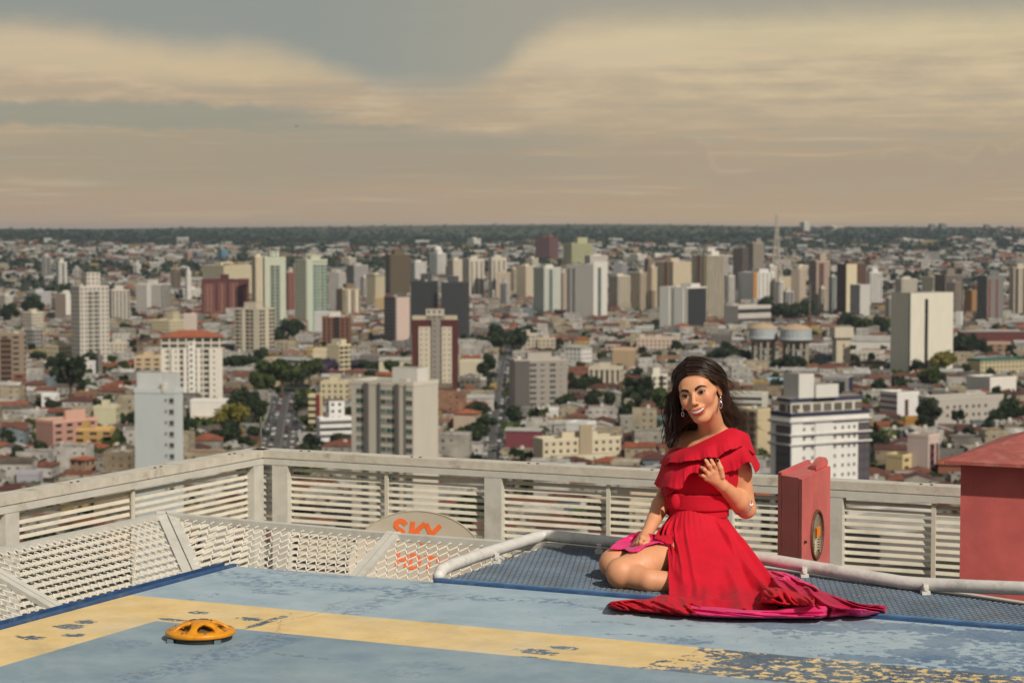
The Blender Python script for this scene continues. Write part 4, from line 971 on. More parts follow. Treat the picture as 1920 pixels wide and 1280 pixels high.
# ---------------- right part
bld(1452, 1484, 1486, 520, 575, (194, 176, 136), 'n', 'n', 'plain cream slab right of the white and orange building', pent=((.1, .7, 2, (120, 80, 60)),))
bld(1483, 1500, 1511, 506, 578, (180, 158, 134), 'n', 's', 'beige tower with a pale edge', strips=(('L', .8, 1, (196, 180, 150), 'n', .3),))
bld(1516, 1530, 1556, 490, 588, (168, 144, 124), 'd', 'n', 'beige tower with reddish window columns and a tall lift shaft', short='the reddish columned tower', pent=((.8, 1, 9, (176, 156, 128)), (.3, .9, 8, (176, 156, 128))), strips=(('R', .2, .55, (140, 92, 76), 'w', .3, -2),))
bld(1569, 1586, 1624, 496, 596, (118, 76, 56), 'd', 'n', 'brown tower with a broad cream wall', short='the brown and cream tower', ratio=.7, strips=(('R', .0, .52, (194, 180, 140), 'n', .4, .6), ('R', .55, 1, (120, 80, 58), 'd', .2)))
bld(1594, 1612, 1631, 535, 603, (172, 170, 162), 'w', 'n', 'grey white office block in front of the brown and cream tower', pent=())
bld(1624, 1631, 1654, 512, 580, (194, 192, 184), 's', 'd', 'white tower with a stepped white crown', short='the white crowned tower', pent=((.1, .8, 4, (200, 198, 190)), (.3, .6, 7, (200, 198, 190))))
bld(1671, 1706, 1788, 549, 708, (198, 192, 172), 'n', 'n', 'large blank cream slab tower with a dark stair slot', short='the blank cream slab', ratio=.5, pent=(), strips=(('L', .0, .94, (200, 194, 174), 'n', .3, .2), ('L', .95, .99, (40, 84, 62), 'n', .35, 0), ('R', .33, .40, (52, 46, 38), 'd', .35, -4)), par=False)
bld(1678, 1690, 1720, 524, 575, (180, 170, 150), 'g', 'g', 'pale tower peeping out above the blank cream slab')
bld(1728, 1750, 1768, 520, 590, (180, 172, 140), 'd', 'd', 'greenish cream tower behind the blank cream slab', pent=((.3, .9, 5),))
bld(1752, 1772, 1806, 516, 594, (142, 128, 112), 'd', 'v', 'grey brown tower of tall vertical bays', pent=((.3, .7, 6),))
bld(1737, 1752, 1757, 549, 570, (124, 40, 40), 'n', 'n', 'small wine red roof block above the cream slab', pent=(), Y=1700)
bld(1832, 1850, 1882, 518, 609, (122, 122, 118), 'c', 'n', 'grey balconied tower with two salmon strips', short='the salmon-striped grey tower', strips=(('R', .05, .22, (172, 104, 84), 'd', .3, -3), ('R', .5, .66, (172, 104, 84), 'd', .3, -3)), pent=((.3, .8, 6),))
bld(1892, 1900, 1930, 503, 600, (178, 164, 140), 's', 's', 'beige tower cut off by the picture edge', strips=(('R', .1, .3, (120, 108, 92), 'w', .3), ('R', .6, .8, (120, 108, 92), 'w', .3)), pent=((.3, .8, 5),))
bld(1808, 1822, 1834, 545, 593, (170, 118, 62), 'n', 'n', 'ochre slab beside the salmon-striped tower', pent=())
bld(1793, 1802, 1806, 586, 618, (200, 198, 190), 'n', 'n', 'small white tower block by the red hall', pent=(), name='apartment_block')
bld(1796, 1804, 1925, 622, 646, (116, 50, 46), 'n', 'n', 'long brick red hall with a pale grey roof', name='warehouse', short='the long brick red hall', roof='shed', pent=(), ratio=.25)
bld(1816, 1838, 1935, 676, 706, (176, 160, 118), 'n', 's', 'long low sand coloured building with a green roof edge', name='low_building', short='the long sand building', ratio=.3, pent=(), cap=(40, 110, 88))
bld(1838, 1890, 1896, 645, 666, (180, 140, 110), 'o', 'n', 'small brick house with a white frame by the red hall', name='low_building', pent=())
bld(1588, 1668, 1674, 640, 662, (196, 192, 182), 'n', 'n', 'long low white shed before the blank cream slab', name='warehouse', roof='gable', pent=(), short='the long white shed')
bld(1592, 1650, 1660, 662, 684, (186, 178, 160), 's', 's', 'cream hall with scattered windows by the clock-like tower', name='low_building', pent=())
bld(1545, 1588, 1600, 708, 744, (150, 146, 144), 'n', 'n', 'grey block with deep blue window columns behind the white tower', name='apartment_block', pent=(), strips=(('L', .1, .26, (44, 52, 84), 'c', .3, -2), ('L', .42, .58, (44, 52, 84), 'c', .3, -2), ('L', .74, .9, (44, 52, 84), 'c', .3, -2), ('R', .3, 1, (44, 46, 74), 'n', .3, 0)))
bld(1440, 1480, 1482, 712, 726, (134, 166, 186), 'n', 'n', 'pale blue low roofed building behind the woman', name='low_building', pent=())
bld(1358, 1428, 1442, 742, 786, (186, 184, 168), 'b', 'n', 'white and yellow striped office building near her hair', name='office_building', pent=(), short='the striped office building')
bld(1388, 1420, 1446, 770, 862, (184, 164, 120), 'c', 'n', 'cream balcony block beside the woman', name='apartment_block', pent=(), short='the cream balcony block', strips=(('L', .15, .42, (110, 94, 70), 'c', .5), ('L', .6, .85, (110, 94, 70), 'c', .5)))
bld(1652, 1682, 1725, 738, 788, (200, 198, 192), 'b', 'n', 'white building with wine red window bands', name='low_building', short='the white banded building', win=lin(110, 50, 50), pent=(), strips=(('R', .35, .5, (80, 74, 68), 'd', .3, -3),))
bld(1724, 1753, 1884, 748, 802, (164, 156, 144), 's', 'n', 'wide grey school-like building with a row of square windows', name='school', short='the wide grey school', ratio=.3, pent=())
bld(1814, 1856, 1908, 710, 742, (202, 196, 184), 'n', 'n', 'white hall with a cream wall above the grey school', name='warehouse', pent=())
bld(1705, 1740, 1764, 818, 884, (184, 162, 150), 'n', 'n', 'narrow pinkish building with dark red window slots', name='apartment_block', short='the pinkish slotted building', pent=(), strips=(('R', .15, .5, (110, 50, 54), 'c', .4, -3), ('R', .72, .86, (120, 56, 60), 'v', .4, -3)))
bld(1664, 1692, 1716, 856, 884, (198, 172, 112), 'n', 'o', 'small yellow building left of the pinkish one', name='low_building', pent=())
bld(1700, 1730, 1736, 786, 806, (206, 138, 40), 'n', 'n', 'orange canopy sign of a filling station', name='filling_station', short='the orange filling station', pent=())
bld(1763, 1850, 1858, 872, 890, (164, 90, 60), 'n', 'n', 'terracotta red low roof by the vent housing', name='low_building', roof='hip', pent=())
bld(1540, 1590, 1760, 946, 1010, (188, 184, 176), 'n', 'n', 'big pale metal-roofed shed seen through the louvres', name='warehouse', roof='shed', pent=(), ratio=.7)
bld(1560, 1650, 1880, 1000, 1060, (120, 116, 108), 'n', 'n', 'grey sheet-roofed shed low behind the louvres', name='warehouse', roof='shed', pent=(), ratio=.6)
bld(1100, 1180, 1300, 950, 1010, (170, 150, 120), 's', 's', 'tan walk-up seen in slices through the louvres', name='apartment_block')
# far away
for (x0, xc, x1, yt, yb, c_, lb) in ((1499, 1508, 1518, 417, 433, W, 'tiny white tower block on the far ridge'), (1739, 1745, 1753, 421, 432, GR, 'tiny grey tower pair on the far ridge, first'), (1758, 1765, 1774, 420, 432, GR, 'tiny grey tower pair on the far ridge, second'), (1842, 1848, 1856, 422, 432, (150, 110, 100), 'tiny pinkish tower on the far ridge near the edge'),
                                   (876, 888, 902, 448, 462, W, 'small white block in the distant suburb'), (1540, 1560, 1580, 425, 431, CR, 'low pale sheds on the far ridge'), (408, 416, 428, 468, 490, (96, 150, 170), 'distant tower with pale blue sides'), (346, 352, 362, 474, 492, (176, 140, 110), 'distant small peach tower in the suburb'), (362, 370, 382, 474, 494, (130, 134, 142), 'distant blue grey tower beside the peach one'),
                                   (1180, 1196, 1212, 478, 494, W, 'cluster of white blocks under the ridge, first'), (1220, 1228, 1240, 478, 492, W, 'cluster of white blocks under the ridge, second'), (640, 655, 668, 484, 500, CR, 'small cream block in the far suburb behind the green towers'), (1680, 1696, 1708, 448, 455, W, 'tiny white school in the far right suburb')):
    bld(x0, xc, x1, yt, yb, c_, 'g', 'g', lb, name='far_building')
# extra mid-distance towers that fill the dense band
for i, (x0, xc, x1, yt, yb, c_, lb) in enumerate(((560, 568, 580, 500, 560, CR, 'cream tower glimpsed between the two green ones'), (650, 664, 690, 498, 548, (160, 156, 150), 'grey tower behind the cream and brown one'), (676, 682, 690, 520, 560, (190, 180, 170), 'pale pink slim tower in the dense middle band'),
        (768, 778, 800, 492, 532, (190, 186, 178), 'white banded tower behind the dark slabs'), (835, 846, 860, 500, 540, (186, 160, 130), 'peach tower right of the domed white one'), (1096, 1106, 1140, 480, 520, W, 'white windowed tower behind the big blank one'), (1150, 1166, 1176, 494, 530, (170, 168, 166), 'grey white tower in the far middle band'),
        (1208, 1216, 1226, 486, 520, TAN, 'tan tower far behind the cream ones'), (1340, 1350, 1366, 484, 560, (166, 156, 140), 'grey beige tower behind the tall red-striped one'), (1434, 1444, 1456, 500, 560, W, 'white tower behind the white and orange building'), (1488, 1498, 1514, 500, 540, (196, 180, 150), 'cream stepped tower under the radio mast'),
        (1554, 1560, 1570, 520, 590, (150, 156, 150), 'slim grey green tower between the reddish and brown ones'), (1660, 1668, 1680, 560, 602, (176, 170, 160), 'pale block left of the blank cream slab'), (1774, 1790, 1800, 530, 596, (150, 132, 118), 'brownish tower behind the cream slab'), (955, 962, 972, 505, 560, (176, 160, 130), 'tan tower right of the striped pair'), (985, 998, 1010, 485, 520, CR, 'cream tower far behind the pale green one'),
        (96, 104, 118, 560, 590, CR, 'small cream tower left of the brown slab'), (334, 344, 378, 543, 566, W, 'white stepped block left of the maroon one'), (0, 10, 24, 555, 590, (176, 168, 156), 'pale block at the far left of town'), (48, 66, 96, 548, 578, (160, 160, 160), 'grey block cluster at the left of town'))):
    bld(x0, xc, x1, yt, yb, c_, rnd.choice('gdsc'), rnd.choice('gdsc'), lb)

def ordn(k):
    u = ['', 'first', 'second', 'third', 'fourth', 'fifth', 'sixth', 'seventh', 'eighth', 'ninth', 'tenth', 'eleventh', 'twelfth', 'thirteenth', 'fourteenth', 'fifteenth', 'sixteenth', 'seventeenth', 'eighteenth', 'nineteenth']
    t = {2: 'twent', 3: 'thirt', 4: 'fort', 5: 'fift', 6: 'sixt', 7: 'sevent', 8: 'eight', 9: 'ninet'}
    if k < 20: return u[k]
    return t[k // 10] + ('ieth' if k % 10 == 0 else 'y-' + u[k % 10]) if k < 100 else 'far'
_used = {}
def near_lm(px, py):
    l = min([r for r in RECTS if r[5]], key=lambda r: abs(px - (r[0] + r[2]) / 2) + abs(py - r[3]) * 1.5)
    return ('right of ' if px > l[2] else 'left of ' if px < l[0] else 'behind ' if py < l[3] else 'in front of ') + l[5]
rx = random.Random(31)
for k in range(84):
    xx = (470 + k * 23.5 if k < 46 else 1430 + (k - 46) * 21 if k < 68 else 60 + (k - 68) * 26) + rx.uniform(-9, 9); w_ = rx.uniform(10, 22); yb_ = rx.uniform(512, 596); tall = rx.uniform(34, 74) if yb_ > 540 else rx.uniform(22, 44)
    if yb_ - tall < 470: tall = yb_ - 470
    if any(r[0] - 4 < xx + w_ / 2 < r[2] + 4 and r[3] >= yb_ > r[1] for r in RECTS): continue
    nm, cc = rx.choice([('white', (196, 192, 182)), ('white', (200, 196, 186)), ('cream', (190, 176, 148)), ('pale grey', (172, 168, 160)), ('peach', (184, 158, 134)), ('tan', (168, 146, 114))])
    sp = rx.choice([(), (('R', .2, .4, tuple(q * .8 for q in cc), 'w', .3, -2), ('R', .6, .8, tuple(q * .8 for q in cc), 'w', .3, -2)), (('L', .35, .65, tuple(q * .86 for q in cc), 'c', .4, -2),), (('R', .4, .6, (120, 110, 100), 'v', .2, -1),)])
    lb = 'slim %s tower with %s, %s' % (nm, rx.choice(['a lift head', 'plain corners', 'banded sides']), near_lm(xx + w_ / 2, yb_)); n_ = 2; l0 = lb
    while lb in _used: lb = ordn(n_) + ' ' + l0; n_ += 1
    _used[lb] = 1
    bld(xx, xx + w_ * rx.uniform(.25, .7), xx + w_, yb_ - tall, yb_, cc, rx.choice('gdscw'), rx.choice('gdsc'), lb, strips=sp, pent=((.2, .7, rx.uniform(3, 7)),))
# ---------------- four near buildings with real windows
def face_pt(t4, face, s_, z_, out=.0):
    _, wl, wr, h, o = t4
    if face == 'L': return Vector((o.x + s_, o.y - out, z_)), 0.0
    return Vector((o.x + wl + out, o.y + s_, z_)), math.pi / 2
_wm = {}
def window_mesh(w_, h_, glass, frame, deep=.0):
    k = (round(w_, 2), round(h_, 2), glass, frame)
    if k not in _wm:
        mb = MB(); mb.box((0, -.02, 0), (w_, .08, h_)); mb.mat(1)
        mb.box((0, -.07, -h_ / 2 - .08), (w_ + .3, .16, .14)); mb.box((0, -.055, 0), (.07, .05, h_))
        _wm[k] = mb.mesh('window', [mat('glass_%d' % len(_wm), glass, .2, .3, .7), mat('window_frame_%d' % len(_wm), frame, .6, .05, 2)])
    return _wm[k]
def add_windows(t4, face, cols, rows, glass, frame=lin(180, 176, 166), name='window'):
    for (s_, w_, h_) in cols:
        for z_ in rows:
            p, a = face_pt(t4, face, s_, z_, .0)
            o = obj(name, window_mesh(w_, h_, glass, frame), t4[0]); o.location = p; o.rotation_euler = (0, 0, a)
def storeys(t4, n, top, pitch=3.0): return [t4[3] - top - pitch * k for k in range(n)]
t4 = bld(250, 330, 341, 735, 1120, (176, 184, 184), 'n', 'n', 'tall white blue-tinted slab tower with one column of dark square windows', short='the white blue-tinted slab', pent=((.0, .66, 5, (186, 190, 188)), (.67, 1.0, 5, (180, 184, 182))), ratio=2.2, Y=557)
hh = storeys(t4, 9, 2.3, 3.0); wl = t4[1]
add_windows(t4, 'L', [(wl * .93, 1.25, 1.2)], hh, lin(40, 42, 44)); add_windows(t4, 'L', [(wl * .79, .6, .5)], [z + .2 for z in hh], lin(80, 80, 78))
t4 = bld(658, 776, 821, 722, 1090, (184, 176, 158), 'n', 'n', 'cream apartment tower with green-glazed balcony bays and a blank end wall', short='the green-glazed cream tower', pent=((.55, .95, 5, (196, 192, 182)),), ratio=1.6, Y=640,
         strips=(('L', .215, .285, (104, 100, 94), 'n', .7, .2), ('L', .44, .475, (104, 100, 94), 'n', .5, .2), ('L', .715, .775, (104, 100, 94), 'n', .7, .2), ('L', .87, .885, (120, 114, 104), 'n', .4, .2)))
wl = t4[1]; rows = storeys(t4, 12, 2.6, 2.95)
gcs = [lin(70, 74, 70), lin(48, 86, 74), lin(56, 92, 80), lin(64, 60, 52), lin(104, 118, 108), lin(120, 128, 116), lin(90, 110, 104), lin(62, 66, 60), lin(48, 84, 72), lin(70, 70, 64), lin(100, 110, 100), lin(60, 60, 56)]
for k, z_ in enumerate(rows):
    for j, (s_, w_) in enumerate(((.14, .115), (.52, .075), (.64, .135), (.93, .10))):
        add_windows(t4, 'L', [(wl * s_, wl * w_, 1.5)], [z_], gcs[(k * (1 if j < 3 else 5) + j * 2) % 12])
for z_ in rows:
    for s_, w_ in ((.11, .2), (.6, .21), (.94, .12)):
        f = MB(); f.box((0, -.35, 0), (wl * w_, .7, .95)); o = f.build('balcony', fac(lin(194, 188, 172), None), t4[0]) if False else None
bm = MB()
t4 = bld(1447, 1480, 1632, 780, 1110, (200, 198, 192), 'n', 'n', 'white apartment tower with navy bands and rows of small square windows', short='the navy-banded white tower', pent=(), ratio=.32, Y=648, cap=(52, 54, 84),
         strips=(('L', .30, 1.02, (72, 70, 92), (2.2, 1.5, 3.0, 1.8), .35, -3.2, lin(90, 84, 76)), ('R', .86, 1.005, (72, 70, 92), (2.2, 1.5, 3.0, 1.8), .3, -3.2, lin(90, 84, 76)), ('R', .0, .14, (202, 200, 194), 'n', .5, -1.5), ('R', .30, .52, (198, 196, 190), 'n', .4, -1.5)))
wr = t4[2]; rows = storeys(t4, 10, 4.4, 3.0)
add_windows(t4, 'R', [(wr * s_, .85, .85) for s_ in (.17, .275, .56, .66, .74, .81)] + [(wr * .40, 1.5, .9)], rows, lin(52, 52, 58), lin(190, 188, 182))
for z0_, nm in ((rows[0] + 2.6, 'band'), (rows[1] + .15 + 1.3, 'band'), (rows[2] + .1 + 1.3, 'band')):
    f = MB(); f.box((0, 0, z0_), (t4[1] + 1.5, t4[2] + 1.5, .5)); f.mat(1); f.box((0, 0, z0_ - .42), (t4[1] + 1.3, t4[2] + 1.3, .34)); f.build('balcony_band', [fac(lin(206, 204, 198), None), mat('navy_trim', lin(56, 58, 88), .6, .1, 1)], t4[0])
f = MB(); f.uv = []; X_, Y_ = Vector((1, 0, 0)), Vector((0, 1, 0))
box_uv(f, Vector((-t4[1] / 2 + 2, -t4[2] / 2 + 1.5, 0)), X_, Y_, t4[1] - 4, t4[2] - 3, t4[3], t4[3] + 4.2); f.build('upper_storey', [fac(lin(196, 192, 182), (4.2, 3.2, 4.2, 2.4), lin(84, 78, 70)), ROOFG], t4[0])
f = MB(); f.uv = []; box_uv(f, Vector((-t4[1] / 2 + 1.6, -t4[2] / 2 + 1.1, 0)), X_, Y_, t4[1] - 3.2, t4[2] - 2.2, t4[3] + 4.2, t4[3] + 5.3); f.build('roof_band', [mat('navy_trim', lin(56, 58, 88), .6, .1, 1), ROOFG], t4[0])
f = MB(); f.uv = []; box_uv(f, Vector((-4, -t4[2] / 2 + 4, 0)), X_, Y_, 8, 6, t4[3] + 5.3, t4[3] + 13); box_uv(f, Vector((-5, -t4[2] / 2 + 10, 0)), X_, Y_, 10, 9, t4[3] + 5.3, t4[3] + 9.5); f.build('lift_tower', [fac(lin(202, 200, 194), None), ROOFG], t4[0])
t4 = FACES['the grey balcony block']; wr = t4[2]; rows = storeys(t4, 8, 2.4, 2.95)
f = MB(); f.uv = []; box_uv(f, Vector((t4[4].x + t4[1] - .1, t4[4].y, 0)), X_, Y_, .5, wr * .28, 0, t4[3]); f.build('dark_bay', [fac(lin(92, 88, 84), None), ROOFG], t4[0])
add_windows(t4, 'R', [(wr * .35, wr * .12, 1.6), (wr * .72, wr * .11, 1.6), (wr * .52, wr * .06, 1.1), (wr * .57, wr * .02, .8), (wr * .88, .7, .9)], rows, lin(66, 72, 70), lin(196, 190, 178))
t4 = FACES['the wide grey school']; wr = t4[2]; rows = [t4[3] - 4.2, t4[3] - 8.2]
add_windows(t4, 'R', [(wr * s_, 1.5, 1.5) for s_ in (.18, .28, .36, .46, .56, .64, .74)], rows, lin(70, 64, 58))
add_windows(t4, 'R', [(wr * s_, 2.4, 1.2) for s_ in (.42, .53, .62)], [t4[3] - 11.6], lin(56, 48, 44))
# dome on the domed white tower
t4 = FACES['the domed white tower']; f = MB(); f.ball((0, 0, t4[3] + 6), (t4[1] * .33, t4[1] * .33, t4[1] * .34), 16, 10); f.build('dome', fac(lin(206, 204, 198), None), t4[0], smooth=True)

# ---------------- water towers, slim tower, radio mast
def water_tower(x0, x1, yt, yb, label):
    P = land((x0 + x1) / 2, yb); k = P.y / F; r = (x1 - x0) / 2 * k; h = (yb - yt) * k
    t_ = thing('water_tower', label, 'water tower', tuple(P), 0, 'concrete water towers')
    m = fac(lin(150, 144, 128), None); mt = mat('tank_panels', lin(160, 168, 170), .7, .1, .5)
    prof = lambda pr: [[Vector((a * math.cos(2 * math.pi * i / 24), a * math.sin(2 * math.pi * i / 24), z)) for a, z in pr] for i in range(24)]
    f = MB(); f.grid(prof([(.01, h), (r * .55, h * .965), (r * .96, h * .90), (r, h * .88)]), wrap_u=True); f.build('dome', fac(lin(172, 150, 124), None), t_, smooth=True)
    f = MB(); f.grid(prof([(r * .98, h * .88), (r * .98, h * .70), (r * 1.04, h * .69), (r * 1.04, h * .665)]), wrap_u=True); f.build('tank', mt, t_)
    f = MB(); f.grid(prof([(r * 1.0, h * .665), (r * .80, h * .60), (r * .74, h * .58)]), wrap_u=True); f.build('collar', m, t_)
    for i in range(10):
        a = 2 * math.pi * i / 10; f = MB(); f.box((r * .74 * math.cos(a), r * .74 * math.sin(a), h * .3), (1.4, 1.4, h * .6)); f.build('column', m, t_)
    for z in (.15, .3, .45):
        f = MB(); f.tube([Vector((r * .74 * math.cos(2 * math.pi * i / 20), r * .74 * math.sin(2 * math.pi * i / 20), h * z)) for i in range(20)], .5, 4, closed=True); f.build('ring_beam', m, t_)
    f = MB(); f.tube([(0, 0, 0), (0, 0, h * .62)], r * .3, 12); f.build('core', mt, t_)
    FOOT.append((P.x, P.y, r + 2)); RECTS.append((x0, yt, x1, yb, P.y, 'the twin water towers'))
water_tower(1403, 1458, 604, 694, 'round concrete water tower with a domed tank, first of the twins')
water_tower(1461, 1522, 606, 696, 'round concrete water tower with a domed tank, nearer the slim tower')
P = land(1577, 696); k = P.y / F; h = (696 - 612) * k
t_ = thing('tank_tower', 'slim white tower with a wide square head near the water towers', 'tower', tuple(P), R(8))
m = fac(lin(190, 180, 158), (3.4 * 3, .9, 8., 2.2))
f = MB(); f.uv = []; w1 = 27 * k; box_uv(f, Vector((-w1 / 2, -w1 / 2, 0)), X_, Y_, w1, w1, 0, h * .72); f.build('shaft', [m, ROOFG], t_)
f = MB(); f.uv = []; w1 = 36 * k; box_uv(f, Vector((-w1 / 2, -w1 / 2, 0)), X_, Y_, w1, w1, h * .76, h); f.build('head', [fac(lin(194, 186, 166), None), ROOFG], t_)
f = MB(); f.uv = []; w1 = 30 * k; box_uv(f, Vector((-w1 / 2, -w1 / 2, 0)), X_, Y_, w1, w1, h * .72, h * .76); f.build('neck', [fac(lin(150, 142, 124), None), ROOFG], t_)
FOOT.append((P.x, P.y, 10)); RECTS.append((1558, 612, 1596, 696, P.y, 'the slim white tower'))
P = at(1456, 500, 3100); P.z = terr(P.x, P.y); top = at(1456, 402, 3100).z
t_ = thing('radio_mast', 'tall pale lattice radio mast above the distant roofs', 'mast', tuple(P)); f = MB(); hm = top - P.z
lv = 16
def ring(i):
    z = hm * i / lv; a = 9.0 * (1 - i / lv) ** 1.6 + 1.2; return [Vector((a * sx, a * sy, z)) for sx, sy in ((-1, -1), (1, -1), (1, 1), (-1, 1))]
for i in range(lv):
    A_, B_ = ring(i), ring(i + 1)
    for j in range(4):
        f.bar(A_[j], B_[j], .8, .8); f.bar(A_[j], B_[(j + 1) % 4], .45, .45); f.bar(A_[(j + 1) % 4], B_[j], .45, .45); f.bar(B_[j], B_[(j + 1) % 4], .45, .45)
f.bar((0, 0, hm), (0, 0, hm + 16), .7, .7, Vector((0, 1, 0)))
f.build('lattice', mat('mast_paint', lin(186, 180, 166), .7, .1, .1), t_)
P = land(1518, 640); t_ = thing('street_mast', 'rusty brown pole mast in front of the trees by the water towers', 'mast', tuple(P)); f = MB(); hh_ = (640 - 530) * P.y / F
f.tube([(0, 0, 0), (0, 0, hh_ * .5)], .9, 8); f.build('pole', mat('rust_pole', lin(110, 66, 48), .8, .2, .5), t_)
f = MB(); f.tube([(0, 0, hh_ * .5), (0, 0, hh_)], .35, 8); f.build('upper_pole', mat('grey_pole', lin(140, 136, 128), .8, .2, .5), t_)

# ---------------- avenues
ASPH = mat('asphalt', lin(74, 72, 70), .9, .15, .08, dirt=lin(98, 94, 88), dirt_amt=.5, dscale=.03)
def road(name, pts, wd, lanes=2, dz=.06):
    ps = [land(*p) for p in pts]; mb = MB(); L, Rr = [], []
    for i, p in enumerate(ps):
        a, b = ps[max(0, i - 1)], ps[min(len(ps) - 1, i + 1)]; d = (b - a); d.z = 0; d.normalize(); n = Vector((d.y, -d.x, 0))
        L.append(p - n * wd / 2 + Vector((0, 0, dz))); Rr.append(p + n * wd / 2 + Vector((0, 0, dz)))
    mb.grid([Rr, L]); mb.build(name, ASPH, kind='structure')
    kb = MB()
    for S_, sg in ((L, -1), (Rr, 1)):
        for a, b in zip(S_, S_[1:]):
            d = (b - a).normalized(); n = Vector((d.y, -d.x, 0)) * sg * 1.2; kb.bar(a + n * .8 + Vector((0, 0, .05)), b + n * .8 + Vector((0, 0, .05)), 1.6, .24)
    kb.build('pavement', mat('pavement_concrete', lin(136, 130, 118), .9, .1, .1), kind='structure')
    mk = MB()
    for a, b in zip(ps, ps[1:]):
        d = (b - a); l = d.length; d = d / l; n = Vector((d.y, -d.x, 0)); x = 0
        while x < l - 4:
            mk.box(a + d * (x + 2) + Vector((0, 0, dz + .02)), (3.5, .25, .02), (d, n, Vector((0, 0, 1)))); x += 9
    mk.build('road_marking', mat('road_paint', lin(190, 188, 180), .8, .1, 1), kind='structure')
    return ps
r1 = road('avenue', [(926, 1000), (928, 862), (933, 790), (938, 740), (944, 700), (950, 670), (954, 652), (958, 640)], 10.5)
r2 = road('boulevard', [(514, 1000), (522, 862), (532, 800), (541, 750), (545, 735)], 18)
r3 = road('side_street', [(420, 905), (700, 862), (930, 838), (1300, 800)], 9, dz=.10)
ROADS = [(r1, 9), (r2, 14), (r3, 8)]
def near_road(x, y, pad=0):
    for ps, hw in ROADS:
        for a, b in zip(ps, ps[1:]):
            d = Vector((b.x - a.x, b.y - a.y)); l2 = d.length_squared; t = max(0, min(1, ((x - a.x) * d.x + (y - a.y) * d.y) / l2))
            if math.hypot(a.x + d.x * t - x, a.y + d.y * t - y) < hw / 2 + 5 + pad: return True
    return False

# ---------------- cars
def car_meshes(colr, nm):
    b = MB(); L, Wd = 4.3, 1.75
    sec = [(-2.15, .45, .62), (-2.1, .3, .80), (-1.5, .28, .92), (-.9, .28, .98), (1.0, .28, .95), (1.6, .3, .85), (2.1, .32, .66), (2.15, .42, .58)]
    b.grid([[Vector((x, -Wd / 2, z0)), Vector((x, -Wd / 2, (z0 + z1) / 2)), Vector((x, -Wd / 2 * .93, z1)), Vector((x, Wd / 2 * .93, z1)), Vector((x, Wd / 2, (z0 + z1) / 2)), Vector((x, Wd / 2, z0))] for x, z0, z1 in sec], wrap_v=True)
    b.face([(-2.15, -.87, .45), (-2.15, -.81, .62), (-2.15, .81, .62), (-2.15, .87, .45)]); b.face([(2.15, -.87, .42), (2.15, .87, .42), (2.15, .81, .58), (2.15, -.81, .58)])
    b.grid([[Vector((x, -y, z)) for x, y, z in ((-1.0, .62, 1.42), (.35, .62, 1.43))], [Vector((x, y, z)) for x, y, z in ((-1.0, .62, 1.42), (.35, .62, 1.43))]])
    g = MB(); A_ = [(-1.7, .78, .93), (-1.0, .615, 1.415), (.35, .615, 1.425), (1.15, .78, .95)]
    g.grid([[Vector((x, -y, z)) for x, y, z in A_], [Vector((x, y, z)) for x, y, z in A_]]) 
    g.face([Vector((x, -y, z)) for x, y, z in A_]); g.face([Vector((x, y, z)) for x, y, z in A_[::-1]])
    wh = MB()
    for x in (-1.35, 1.35):
        for y in (-.82, .82): wh.tube([(x, y - .1, .31), (x, y + .1, .31)], .31, 10)
    return (b.mesh('car_body', mat('car_paint_' + nm, colr, .3, .04, 1, spec=.6)), g.mesh('car_glass', mat('car_glass', (.02, .025, .03), .12)), wh.mesh('car_wheels', mat('tyre', (.02, .02, .02), .8)))
CARC = [('white', (205, 204, 200)), ('silver', (150, 150, 150)), ('black', (28, 28, 30)), ('grey', (90, 92, 94)), ('red', (140, 30, 28)), ('white', (198, 198, 196)), ('navy', (36, 44, 70)), ('beige', (176, 168, 148))]
CM = [(n, car_meshes(col8(c), n + str(i))) for i, (n, c) in enumerate(CARC)]
rc = random.Random(5)
def place_cars(ps, offs, names, where, d0, d1):
    seg = []; tot = 0
    for a, b in zip(ps, ps[1:]): seg.append((a, b, (b - a).length)); tot += seg[-1][2]
    k = 0
    for off in offs:
        s = d0 * tot + rc.uniform(0, 8)
        while s < d1 * tot:
            q = s
            for a, b, l in seg:
                if q <= l: break
                q -= l
            d = (b - a).normalized(); nn = Vector((d.y, -d.x, 0)); p = a + d * q + nn * off
            cn, (mb_, mg, mw) = rc.choice(CM); an = math.atan2(d.y, d.x) + (math.pi if off < 0 else 0)
            px, py = pxof(p)
            if 664 < py < 872:
                k += 1; row = names[offs.index(off)]; j = sum(1 for c_ in CARS if c_[1] == (where, row)) + 1
                t_ = thing('car', '%s car, %s along the %s of the %s' % (cn, ordn(j), row, where), 'car', (p.x, p.y, p.z + .12), an + rc.uniform(-.03, .03), 'cars on the avenues')
                CARS.append((t_, (where, row), p))
                obj('body', mb_, t_); obj('windows', mg, t_); obj('wheels', mw, t_)
            s += rc.uniform(8, 26) if 'lane' in names[offs.index(off)] else rc.uniform(6.2, 13)
CARS = []
place_cars(r1, (-4.3, 4.3, 1.4), ('left kerb row', 'right kerb row', 'middle lane'), 'narrow avenue', 0, .99)
place_cars(r2, (-7.8, -4.4, 1.6, 7.8, 5.0), ('row by the trees', 'second lane', 'median lane', 'row by the shops', 'fourth lane'), 'wide boulevard', 0, .99)
